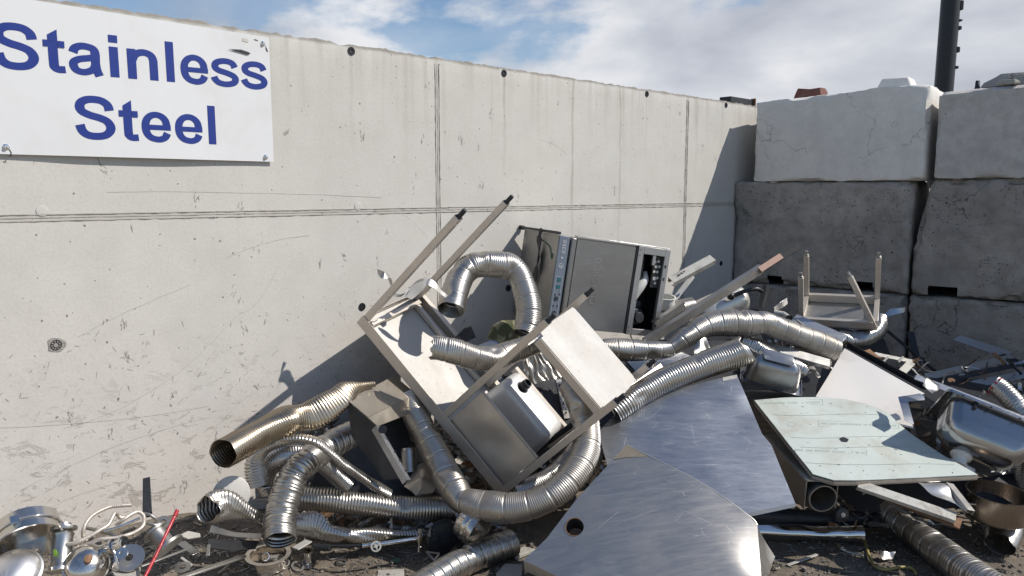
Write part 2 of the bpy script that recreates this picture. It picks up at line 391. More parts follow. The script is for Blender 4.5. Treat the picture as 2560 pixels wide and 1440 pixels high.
M['print_teal'] = plain("teal_print", (0.02, 0.13, 0.15), 0.4, 0.0, 0.05, bump=0.0)
M['white_plastic'] = plain("white_plastic", (0.66, 0.65, 0.62), 0.4, 0.0, 0.06, dirt=(0.3, 0.26, 0.2), dirtamt=0.4, bump=0.05)
M['sign_white'] = plain("sign_white", (0.63, 0.635, 0.645), 0.38, 0.0, 0.03, bump=0.01, scale=4, dirt=(0.50, 0.48, 0.44), dirtamt=0.3)
M['sign_blue'] = plain("sign_blue", (0.010, 0.027, 0.20), 0.35, 0.0, 0.04, bump=0.01, scale=3)
M['board'] = plain("pale_green_board", (0.50, 0.545, 0.51), 0.6, 0.0, 0.06, scale=5, dirt=(0.33, 0.28, 0.20), dirtamt=0.5, bump=0.08)
M['board_edge'] = plain("board_edge", (0.36, 0.31, 0.25), 0.8, 0.0, 0.3, scale=30)
M['board_print'] = plain("green_board_print", (0.385, 0.47, 0.43), 0.7, 0.0, 0.15, bump=0.0, scale=40)
M['coated'] = plain("white_coated_sheet", (0.86, 0.81, 0.745), 0.33, 0.2, 0.05, scale=4, dirt=(0.42, 0.29, 0.2), dirtamt=0.35, bump=0.06)
M['galv'] = steel("galvanised_channel", base=(0.44, 0.43, 0.41), rough=0.42, dirt=0.5, dirtcol=(0.24, 0.2, 0.16), brush=(3, 3, 3), wav=0.1)
M['pale_ch'] = plain("pale_channel", (0.50, 0.485, 0.44), 0.5, 0.2, 0.12, scale=25, dirt=(0.2, 0.17, 0.13), dirtamt=0.6)
M['wood'] = plain("pink_timber", (0.36, 0.22, 0.17), 0.7, 0.0, 0.2, scale=20)
M['rust'] = plain("rusty_steel", (0.20, 0.11, 0.06), 0.65, 0.3, 0.4, scale=18, bump=0.3)
M['red'] = plain("red_paint", (0.42, 0.018, 0.03), 0.3, 0.0, 0.15, scale=20, dirt=(0.12, 0.01, 0.015), dirtamt=0.4)
M['lime'] = plain("lime_sticker", (0.32, 0.62, 0.03), 0.5, 0.0, 0.05)
M['tank'] = steel("pale_tank", base=(0.74, 0.71, 0.65), rough=0.36, dirt=0.3, dirtcol=(0.45, 0.38, 0.28), wav=0.1, metal=0.75)
M['chrome'] = steel("chrome", base=(0.78, 0.77, 0.75), rough=0.10, dirt=0.15, wav=0.05, brush=(3, 3, 3), spots=0.1, brush_amt=0.2)
M['polished'] = steel("polished_lid", base=(0.70, 0.665, 0.62), rough=0.16, dirt=0.25, wav=0.10, brush=(3, 3, 3), spots=0.15, brush_amt=0.3)
M['white_metal'] = steel("bright_aluminium", base=(0.86, 0.85, 0.84), rough=0.38, dirt=0.15, wav=0.25, spots=0.35)
M['copper'] = steel("burnt_pot", base=(0.36, 0.31, 0.26), rough=0.25, dirt=0.6, dirtcol=(0.14, 0.06, 0.035), wav=0.1)
M['cable'] = plain("yellow_cable", (0.34, 0.28, 0.10), 0.5, 0.0, 0.2)
M['paper'] = plain("scrap_paper", (0.5, 0.48, 0.44), 0.8, 0.0, 0.1)


def insulation_mat():
    m, T, oc = new_mat("mottled_insulation")
    a = T.noise(oc, 14.0, 3, 0.5, 0.5)
    b = T.noise(T.mapping(oc, loc=(4, 2, 1)), 20.0, 3, 0.5, 0.5)
    col = T.ramp(a, [(0.42, (0.075, 0.085, 0.04)), (0.47, (0.19, 0.19, 0.10)), (0.56, (0.30, 0.29, 0.19))], 'CONSTANT')
    col = T.mix(T.ramp(b, [(0.55, 0.0), (0.58, 1.0)]), col, (0.10, 0.085, 0.05))
    bp = T.n('ShaderNodeBump', {'Height': a, 'Strength': 0.4, 'Distance': 0.02})
    finish(T, col, 0.9, 0.0, bp)
    return m


M['insulation'] = insulation_mat()

# ------------------------------------------------------------------ mesh helpers
MATRIX = {}


class MB:
    def __init__(self):
        self.v, self.f = [], []

    def add(self, vs, fs):
        o = len(self.v)
        self.v.extend(Vector(p) for p in vs)
        self.f.extend(tuple(i + o for i in f) for f in fs)
        return self

    def box(self, c, ax, ay, az):
        """centre and three half-axis vectors"""
        c, ax, ay, az = Vector(c), Vector(ax), Vector(ay), Vector(az)
        if ax.cross(ay).dot(az) < 0:
            az = -az
        vs = [c + ax * i + ay * j + az * k for k in (-1, 1) for j in (-1, 1) for i in (-1, 1)]
        return self.add(vs, [(0, 2, 3, 1), (4, 5, 7, 6), (0, 1, 5, 4), (2, 6, 7, 3), (1, 3, 7, 5), (0, 4, 6, 2)])

    def lbox(self, x0, x1, y0, y1, z0, z1):
        return self.box(((x0 + x1) / 2, (y0 + y1) / 2, (z0 + z1) / 2), ((x1 - x0) / 2, 0, 0), (0, (y1 - y0) / 2, 0), (0, 0, (z1 - z0) / 2))

    def beam(self, p0, p1, w, h, up=(0, 0, 1)):
        p0, p1 = Vector(p0), Vector(p1)
        t = (p1 - p0)
        u = Vector(up)
        a = t.cross(u)
        if a.length < 1e-6:
            a = t.cross(Vector((1, 0.3, 0.2)))
        a.normalize()
        b = a.cross(t).normalized()
        return self.box((p0 + p1) / 2, t / 2, a * w / 2, b * h / 2)

    def channel(self, p0, p1, w, h, th=0.003, up=(0, 0, 1), twist=0.0, lip=0.0):
        """a folded U channel: web of width w, two flanges of height h"""
        p0, p1 = Vector(p0), Vector(p1)
        t = (p1 - p0)
        a = t.cross(Vector(up)).normalized()
        b = a.cross(t).normalized()
        if twist:
            R = Matrix.Rotation(twist, 3, t.normalized())
            a, b = R @ a, R @ b
        mid = (p0 + p1) / 2
        self.box(mid, t / 2, a * w / 2, b * th / 2)
        for s in (-1, 1):
            self.box(mid + a * s * (w / 2 - th / 2) - b * (h / 2 + th / 2), t / 2, a * th / 2, b * h / 2)
            if lip:
                self.box(mid + a * s * (w / 2 - th - lip / 2) - b * (h + 0.001), t / 2, a * lip / 2, b * th / 2)
        return self

    def angle(self, p0, p1, w, h, th=0.004, up=(0, 0, 1), twist=0.0):
        p0, p1 = Vector(p0), Vector(p1)
        t = (p1 - p0)
        a = t.cross(Vector(up)).normalized()
        b = a.cross(t).normalized()
        if twist:
            R = Matrix.Rotation(twist, 3, t.normalized())
            a, b = R @ a, R @ b
        mid = (p0 + p1) / 2
        self.box(mid + a * w / 2, t / 2, a * w / 2, b * th / 2)
        self.box(mid - b * (h / 2 + th / 2) + a * th / 2, t / 2, a * th / 2, b * h / 2)
        return self

    def prism(self, poly, off):
        """a polygon of points pushed along off"""
        n = len(poly)
        poly = [Vector(p) for p in poly]
        off = Vector(off)
        vs = poly + [p + off for p in poly]
        fs = [tuple(range(n - 1, -1, -1)), tuple(range(n, 2 * n))]
        fs += [(i, (i + 1) % n, n + (i + 1) % n, n + i) for i in range(n)]
        return self.add(vs, fs)

    def tube(self, path, r, seg=10, cap=True):
        pts = [Vector(p) for p in path]
        rs = r if isinstance(r, (list, tuple)) else [r] * len(pts)
        vs, fs = [], []
        t0 = (pts[1] - pts[0]).normalized()
        ref = Vector((0, 0, 1)) if abs(t0.z) < 0.9 else Vector((1, 0, 0))
        a = t0.cross(ref).normalized()
        for i, p in enumerate(pts):
            t = (pts[min(i + 1, len(pts) - 1)] - pts[max(i - 1, 0)]).normalized()
            a = (a - t * a.dot(t)).normalized()
            b = t.cross(a)
            for k in range(seg):
                q = 2 * math.pi * k / seg
                vs.append(p + (a * math.cos(q) + b * math.sin(q)) * rs[i])
        for i in range(len(pts) - 1):
            for k in range(seg):
                k2 = (k + 1) % seg
                fs.append((i * seg + k, i * seg + k2, (i + 1) * seg + k2, (i + 1) * seg + k))
        if cap:
            fs.append(tuple(range(seg - 1, -1, -1)))
            o = (len(pts) - 1) * seg
            fs.append(tuple(o + k for k in range(seg)))
        return self.add(vs, fs)

    def lathe(self, profile, c, axis, seg=32, squash=None):
        """profile: list of (radius, height along axis)"""
        c, ax = Vector(c), Vector(axis).normalized()
        a = ax.cross(Vector((0, 0, 1)) if abs(ax.z) < 0.95 else Vector((1, 0, 0))).normalized()
        b = ax.cross(a)
        vs, fs = [], []
        for (r, h) in profile:
            for k in range(seg):
                q = 2 * math.pi * k / seg
                vs.append(c + ax * h + (a * math.cos(q) + b * math.sin(q)) * max(r, 1e-5))
        for i in range(len(profile) - 1):
            for k in range(seg):
                k2 = (k + 1) % seg
                fs.append((i * seg + k, i * seg + k2, (i + 1) * seg + k2, (i + 1) * seg + k))
        return self.add(vs, fs)


def link_mesh(name, vs, fs, mat, parent=None, smooth=30.0, bevel=0.0, solid=0.0, local=False, offset=0.0):
    me = bpy.data.meshes.new(name)
    base = Vector((0, 0, 0))
    if parent is not None and not local:
        inv = MATRIX[parent.name].inverted()
        vs = [inv @ v for v in vs]
    elif parent is None:
        lo = min(v.z for v in vs)
        base = Vector((sum(v.x for v in vs) / len(vs), sum(v.y for v in vs) / len(vs), lo))
        vs = [v - base for v in vs]
    me.from_pydata([tuple(v) for v in vs], [], fs)
    me.validate()
    me.update()
    if smooth is not None:
        me.polygons.foreach_set('use_smooth', [True] * len(me.polygons))
        me.set_sharp_from_angle(angle=math.radians(smooth))
    for m_ in (mat if isinstance(mat, list) else [mat]):
        me.materials.append(m_)
    o = bpy.data.objects.new(name, me)
    COL.objects.link(o)
    if parent is not None:
        o.parent = parent
        MATRIX[o.name] = MATRIX[parent.name]
    else:
        o.location = base
        MATRIX[o.name] = Matrix.Translation(base)
    if solid:
        md = o.modifiers.new("thickness", 'SOLIDIFY')
        md.thickness = solid
        md.offset = offset
        md = o.modifiers.new("crisp_rim", 'EDGE_SPLIT')
        md.split_angle = math.radians(50)
    if bevel:
        md = o.modifiers.new("edges", 'BEVEL')
        md.width = bevel
        md.segments = 2
        md.limit_method = 'ANGLE'
        md.angle_limit = math.radians(40)
        md.harden_normals = False
    return o


def put(name, mb, mat, parent=None, **kw):
    return link_mesh(name, mb.v, mb.f, mat, parent, **kw)


def tag(o, label, cat, group=None, kind=None):
    o['label'] = label
    o['category'] = cat
    if group:
        o['group'] = group
    if kind:
        o['kind'] = kind
    return o


def thing(name, label, cat, base, group=None, mat4=None):
    o = bpy.data.objects.new(name, None)
    COL.objects.link(o)
    o.empty_display_size = 0.1
    m4 = mat4 if mat4 is not None else Matrix.Translation(Vector(base))
    o.matrix_basis = m4
    MATRIX[o.name] = m4.copy()
    return tag(o, label, cat, group)


def structure(o):
    o['kind'] = 'structure'
    return o


def frame_matrix(R, o):
    return Matrix(((R[0][0], R[0][1], R[0][2], o[0]), (R[1][0], R[1][1], R[1][2], o[1]), (R[2][0], R[2][1], R[2][2], o[2]), (0, 0, 0, 1)))


def catmull(pts, n=8, closed=False):
    P = [tuple(p) for p in pts]
    out = []
    N = len(P)
    rng = range(N if closed else N - 1)
    for i in rng:
        if closed:
            p0, p1, p2, p3 = P[(i - 1) % N], P[i], P[(i + 1) % N], P[(i + 2) % N]
        else:
            p0, p1, p2, p3 = P[max(i - 1, 0)], P[i], P[i + 1], P[min(i + 2, N - 1)]
        for k in range(n):
            t = k / n
            out.append(tuple(0.5 * ((2 * b) + (-a + c) * t + (2 * a - 5 * b + 4 * c - d) * t * t + (-a + 3 * b - 3 * c + d) * t ** 3)
                             for a, b, c, d in zip(p0, p1, p2, p3)))
    if not closed:
        out.append(P[-1])
    return out


def rounded_rect(w, h, r, seg=5):
    pts = []
    for cx, cy, a0 in ((w / 2 - r, h / 2 - r, 0), (-w / 2 + r, h / 2 - r, 90), (-w / 2 + r, -h / 2 + r, 180), (w / 2 - r, -h / 2 + r, 270)):
        for k in range(seg + 1):
            q = math.radians(a0 + 90 * k / seg)
            pts.append((cx + r * math.cos(q), cy + r * math.sin(q)))
    return pts


def loft(mb, loops, cap_first=False, cap_last=False):
    n = len(loops[0])
    vs = [p for l_ in loops for p in l_]
    fs = []
    for i in range(len(loops) - 1):
        for k in range(n):
            k2 = (k + 1) % n
            fs.append((i * n + k, i * n + k2, (i + 1) * n + k2, (i + 1) * n + k))
    if cap_first:
        fs.append(tuple(range(n - 1, -1, -1)))
    if cap_last:
        fs.append(tuple((len(loops) - 1) * n + k for k in range(n)))
    return mb.add(vs, fs)


# ------------------------------------------------------------------ flexible ducts
def duct(name, label, pts, r, mat, pitch=0.0082, amp=0.0013, seams=11, crump=0.0, seg=30, ragged=0.0, seed=0, group="flexible ducts in the scrap heap", cat="duct", rag_end=None, n_sub=10):
    """pts: (x, y, depth[, visible scale, depth scale]) along the centre line"""
    rows = []
    for p in pts:
        sa = p[3] if len(p) > 3 else 1.0
        sb = p[4] if len(p) > 4 else sa
        w = D(*p[:3])
        rows.append((w.x, w.y, w.z, sa, sb))
    dense = np.array(catmull(rows, n_sub))
    dl = np.r_[0, np.cumsum(np.linalg.norm(np.diff(dense[:, :3], axis=0), axis=1))]
    L = dl[-1]
    step = pitch / 4
    n = max(int(L / step), 8)
    s = np.linspace(0, L, n + 1)
    C = np.stack([np.interp(s, dl, dense[:, k]) for k in range(5)], 1)
    tan = np.gradient(C[:, :3], axis=0)
    # smooth the tangent over a few rings so that rings do not fold through one another at a kink
    k = 9
    ker = np.ones(k) / k
    pad = np.pad(tan, ((k // 2, k // 2), (0, 0)), mode='edge')
    tan = np.stack([np.convolve(pad[:, i], ker, mode='valid') for i in range(3)], 1)
    tan /= np.linalg.norm(tan, axis=1)[:, None]
    view = C[:, :3] - np.array([0, 0, EYE])
    view /= np.linalg.norm(view, axis=1)[:, None]
    nn = view - tan * np.sum(view * tan, 1)[:, None]
    nn /= np.linalg.norm(nn, axis=1)[:, None] + 1e-9
    bb = np.cross(tan, nn)
    th = np.linspace(0, 2 * np.pi, seg, endpoint=False)
    ring = np.arange(n + 1)
    # helical corrugation with a deeper lock seam every few turns
    ph = s[:, None] / pitch + th[None, :] / (2 * np.pi)
    cor = amp * np.cos(2 * np.pi * ph)
    if seams:
        q = np.mod(ph / seams, 1.0)
        q = np.minimum(q, 1 - q) * seams
        cor = cor - amp * 2.6 * np.exp(-(q / 0.42) ** 2)
    rr = r + cor
    rr = np.repeat(rr, 1, axis=1)
    P = C[:, None, :3] + bb[:, None, :] * (np.cos(th)[None, :, None] * (rr * C[:, 3:4])[..., None]) + nn[:, None, :] * (np.sin(th)[None, :, None] * (rr * C[:, 4:5])[..., None])
    rnd = random.Random(seed + 11)
    if crump > 0 or True:
        ofs = Vector((rnd.random() * 9, rnd.random() * 9, rnd.random() * 9))
        cr = crump + 0.035
        for i in range(0, n + 1):
            # noise evaluated on smooth centre-line positions, so the corrugation itself is kept
            for j in range(seg):
                d = Vector((float(C[i, 0]), float(C[i, 1]), float(C[i, 2]))) * 7.0 + Vector((math.cos(th[j]), math.sin(th[j]), 0)) * 0.9 + ofs
                f = 1.0 + cr * noise.noise(d) * 1.6
                if crump > 0.1:
                    f += crump * 0.7 * noise.noise(d * 2.7)
                P[i, j] = C[i, :3] + (P[i, j] - C[i, :3]) * f
    # local dents: the wall pushed in over a hand-sized patch
    for _ in range(int(L * 9) + 1):
        i0, j0 = rnd.randrange(n + 1), rnd.randrange(seg)
        dep, li, lj = rnd.uniform(0.05, 0.24) * (1 + 2 * crump), rnd.uniform(0.012, 0.035) / step, rnd.uniform(1.5, 4.0)
        for i in range(max(0, int(i0 - 2.2 * li)), min(n + 1, int(i0 + 2.2 * li))):
            for dj in range(-int(2.2 * lj), int(2.2 * lj) + 1):
                j = (j0 + dj) % seg
                f = 1 - dep * math.exp(-((i - i0) / li) ** 2 - (dj / lj) ** 2)
                P[i, j] = C[i, :3] + (P[i, j] - C[i, :3]) * f
    if ragged:
        m = int(0.03 / step)
        for j in range(seg):
            h = (noise.noise(Vector((math.cos(th[j]) * 1.8, math.sin(th[j]) * 1.8, seed))) ) * ragged
            for i in range(m):
                w = (1 - i / m)
                P[i, j] += tan[i] * h * w + (P[i, j] - C[i, :3]) * (h * w * 6)
    vs = P.reshape(-1, 3)
    idx = np.arange((n + 1) * seg).reshape(n + 1, seg)
    a_, b_ = idx[:-1], idx[1:]
    F = np.stack([a_, np.roll(a_, -1, 1), np.roll(b_, -1, 1), b_], -1).reshape(-1, 4)
    base = Vector((float(vs[:, 0].mean()), float(vs[:, 1].mean()), float(vs[:, 2].min())))
    vs = vs - np.array(base)
    me = bpy.data.meshes.new(name)
    me.vertices.add(len(vs))
    me.vertices.foreach_set('co', vs.astype(np.float32).ravel())
    me.loops.add(F.size)
    me.loops.foreach_set('vertex_index', F.astype(np.int32).ravel())
    me.polygons.add(len(F))
    me.polygons.foreach_set('loop_start', np.arange(0, F.size, 4, dtype=np.int32))
    me.polygons.foreach_set('use_smooth', np.ones(len(F), dtype=bool))
    me.update(calc_edges=True)
    me.validate()
    me.materials.append(mat)
    o = bpy.data.objects.new(name, me)
    o.location = base
    COL.objects.link(o)
    return tag(o, label, cat, group)


# ------------------------------------------------------------------ bent and dented sheets
def sheet_mesh(outline, extra=(), holes=(), step=0.03, dent=0.0, dscale=5.0, seed=0, power=2.5):
    """outline: list of world points (roughly planar). Returns verts, faces of a gently curved skin through them."""
    P = [Vector(p) for p in outline]
    c = sum(P, Vector()) / len(P)
    nrm = Vector((0, 0, 0))
    for i in range(len(P)):
        nrm += (P[i] - c).cross(P[(i + 1) % len(P)] - c)
    nrm.normalize()
    ax = (P[1] - P[0])
    ax = (ax - nrm * ax.dot(nrm)).normalized()
    ay = nrm.cross(ax)
    to2 = lambda p: Vector(((p - c).dot(ax), (p - c).dot(ay)))
    o2 = [to2(p) for p in P]
    ctrl = [(to2(p), (p - c).dot(nrm)) for p in list(P) + [Vector(e) for e in extra]]
    # densify the outline
    ol, oh = [], []
    for i in range(len(P)):
        a, b = P[i], P[(i + 1) % len(P)]
        k = max(1, int((b - a).length / step))
        for j in range(k):
            q = a.lerp(b, j / k)
            ol.append(to2(q))
            oh.append((q - c).dot(nrm))
    edge_ctrl = list(zip(ol, oh)) + ctrl[len(P):]

    # thin-plate spline through the rim and the extra points: a smooth, springy skin
    CP = np.array([(e[0].x, e[0].y) for e in edge_ctrl])
    CH = np.array([e[1] for e in edge_ctrl])
    _, keep = np.unique(np.round(CP, 4), axis=0, return_index=True)
    CP, CH = CP[keep], CH[keep]
    N = len(CP)

    def kern(r2):
        return 0.5 * r2 * np.log(r2 + 1e-12)
    A_ = np.zeros((N + 3, N + 3))
    A_[:N, :N] = kern(((CP[:, None] - CP[None]) ** 2).sum(-1)) + 1e-4 * np.eye(N)
    A_[:N, N] = A_[N, :N] = 1
    A_[:N, N + 1:] = CP
    A_[N + 1:, :N] = CP.T
    SOL = np.linalg.lstsq(A_, np.r_[CH, 0, 0, 0], rcond=None)[0]

    def height(q):
        r2 = (CP[:, 0] - q.x) ** 2 + (CP[:, 1] - q.y) ** 2
        return float(kern(r2) @ SOL[:N] + SOL[N] + SOL[N + 1] * q.x + SOL[N + 2] * q.y)

    def inside(q, poly):
        r = False
        j = len(poly) - 1
        for i in range(len(poly)):
            a, b = poly[i], poly[j]
            if (a.y > q.y) != (b.y > q.y) and q.x < (b.x - a.x) * (q.y - a.y) / (b.y - a.y) + a.x:
                r = not r
            j = i
        return r

    h2 = [[to2(Vector(p)) for p in h] for h in holes]
    pts = list(ol)
    edges = [(i, (i + 1) % len(ol)) for i in range(len(ol))]
    for h in h2:
        o = len(pts)
        pts += h
        edges += [(o + i, o + (i + 1) % len(h)) for i in range(len(h))]
    xs = [p.x for p in o2]
    ys = [p.y for p in o2]
    y = min(ys) + step * 0.5
    row = 0
    while y < max(ys):
        x = min(xs) + step * (0.5 + 0.5 * (row % 2))
        while x < max(xs):
            q = Vector((x, y))
            if inside(q, ol) and min((q - p).length for p in ol) > step * 0.45:
                if all(not inside(q, h) and min((q - p).length for p in h) > step * 0.3 for h in h2):
                    pts.append(q)
            x += step
        y += step
        row += 1
    v2, _, f2, *_r = geometry.delaunay_2d_cdt(pts, edges, [], 0, 1e-6)
    vs, fs = [], []
    sd = Vector((seed * 3.1, seed * 1.7, 0.3))
    for q in v2:
        q = Vector(q)
        w = c + ax * q.x + ay * q.y
        h = height(q)
        if dent:
            h += dent * noise.noise(Vector((q.x, q.y, 0)) * dscale + sd)
        vs.append(w + nrm * h)
    for f in f2:
        m = sum((Vector(v2[i]) for i in f), Vector((0, 0))) / len(f)
        if inside(m, ol) and not any(inside(m, h) for h in h2):
            fs.append(tuple(f))
    return vs, fs


def flatten(pts):
    """slide the points along the sight lines they were measured on until they lie in their common plane"""
    P = np.array([tuple(q) for q in pts])
    c = P.mean(0)
    n = np.linalg.svd(P - c)[2][2]
    o = np.array(tuple(ORI))
    out = []
    for q in P:
        d = q - o
        out.append(Vector(tuple(o + d * (((c - o) @ n) / (d @ n)))))
    return out


def sheet(name, outline, mat, parent=None, thick=0.002, smooth=40.0, **kw):
    vs, fs = sheet_mesh(outline, **kw)
    return link_mesh(name, vs, fs, mat, parent, smooth=smooth, solid=thick)


def ribbon(name, pts, width, mat, parent=None, up=(0, 0, 1), thick=0.0015, twist=None):
    """a narrow strip of sheet along a path of world points"""
    path = [Vector(p) for p in catmull([tuple(p) for p in pts], 8)]
    vs, fs = [], []
    for i, p in enumerate(path):
        t = (path[min(i + 1, len(path) - 1)] - path[max(i - 1, 0)]).normalized()
        a = t.cross(Vector(up))
        a = (a if a.length > 1e-4 else t.cross(Vector((1, 0, 0)))).normalized()
        b = a.cross(t)
        ang = twist(i / (len(path) - 1)) if twist else math.pi / 2
        wv = a * math.cos(ang) + b * math.sin(ang)
        w = width(i / (len(path) - 1)) if callable(width) else width
        vs += [p - wv * w / 2, p + wv * w / 2]
    for i in range(len(path) - 1):
        fs.append((2 * i, 2 * i + 1, 2 * i + 3, 2 * i + 2))
    return link_mesh(name, vs, fs, mat, parent, smooth=50.0, solid=thick)


# ------------------------------------------------------------------ ground
def berm(x, y):
    p = Vector((x, y, 0)) - CORNER
    s, n = p.dot(DV), p.dot(NV)
    k = min(1.0, max(0.0, (-3.55 - s) / 0.9))
    k = k * k * (3 - 2 * k)
    return 0.17 * k * math.exp(-(max(n, 0) / 0.42) ** 2)


def ground_z(x, y):
    p = Vector((x, y, 0))
    return berm(x, y) + 0.014 * noise.noise(p * 2.3) + 0.006 * noise.noise(p * 11) + 0.004 * noise.noise(p * 31)


def build_ground():
    def axis(lo, hi, step):
        a = [lo + step * i for i in range(int((hi - lo) / step) + 1)]
        ext = [0.1, 0.3, 0.8, 2, 5, 12, 30, 80, 200, 600]
        return [lo - e for e in reversed(ext)] + a + [a[-1] + e for e in ext]
    xs, ys = axis(-2.8, 3.4, 0.03), axis(1.6, 5.6, 0.03)
    vs = []
    for y in ys:
        for x in xs:
            near = -4 < x < 5 and 0 < y < 8
            vs.append(Vector((x, y, ground_z(x, y) if near else 0.0)))
    nx = len(xs)
    fs = [(j * nx + i, j * nx + i + 1, (j + 1) * nx + i + 1, (j + 1) * nx + i) for j in range(len(ys) - 1) for i in range(nx - 1)]
    me = bpy.data.meshes.new("ground")
    me.from_pydata([tuple(v) for v in vs], [], fs)
    me.polygons.foreach_set('use_smooth', [True] * len(me.polygons))
    me.materials.append(M['ground'])
    o = bpy.data.objects.new("ground", me)
    COL.objects.link(o)
    structure(o)
    o['label'] = "dark grey brown dirt yard floor under the scrap heap"


build_ground()


def build_litter():
    """uncountable small shards, chips and swarf trodden into the dirt"""
    rnd = random.Random(5)
    mb = MB()
    for i in range(2600):
        if rnd.random() < 0.62:
            p = G(rnd.uniform(-60, 1340), rnd.uniform(1290, 1475))
        else:
            p = G(rnd.uniform(1850, 2620), rnd.uniform(1330, 1475))
        if (p - CORNER).dot(NV) < 0.03:
            continue
        s = rnd.uniform(0.002, 0.0075) * (1.7 if rnd.random() < 0.08 else 1)
        z = ground_z(p.x, p.y) + s * 0.3
        R = Matrix.Rotation(rnd.uniform(0, 6.28), 3, 'Z') @ Matrix.Rotation(rnd.uniform(-0.6, 0.6), 3, 'X')
        k = rnd.uniform(0.4, 1.0)
        pts = [R @ Vector((s * math.cos(a) * rnd.uniform(0.7, 1.3), s * k * math.sin(a) * rnd.uniform(0.7, 1.3), 0)) for a in (0.2, 1.4, 2.7, 3.9, 5.2)]
        c = Vector((p.x, p.y, z))
        mb.prism([c + q for q in pts], R @ Vector((0, 0, s * rnd.uniform(0.3, 0.9))))
    o = put("gravel", mb, plain("grit", (0.21, 0.19, 0.165), 0.9, 0.0, 0.6, scale=30), smooth=None)
    tag(o, "grey stone chips and grit scattered over the dirt", "gravel", kind='stuff')
    mb = MB()
    for i in range(900):
        u = rnd.random()
        p = G(rnd.uniform(330, 1300), rnd.uniform(1330, 1460)) if u < 0.55 else (G(rnd.uniform(-20, 620), rnd.uniform(1300, 1450)) if u < 0.75 else G(rnd.uniform(1880, 2600), rnd.uniform(1320, 1460)))
        if (p - CORNER).dot(NV) < 0.05:
            continue
        L, w = rnd.uniform(0.008, 0.055), rnd.uniform(0.0012, 0.005)
        a = rnd.uniform(0, 6.28)
        d = Vector((math.cos(a), math.sin(a), rnd.uniform(-0.15, 0.25))) * L / 2
        c = Vector((p.x, p.y, ground_z(p.x, p.y) + 0.004 + abs(d.z)))
        mb.beam(c - d, c + d, w, 0.0012, (rnd.uniform(-.4, .4), rnd.uniform(-.4, .4), 1))
    o = put("metal_litter", mb, M['galv'], smooth=None)
    tag(o, "thin metal offcuts and swarf lying in the dirt", "metal litter", kind='stuff')


build_litter()


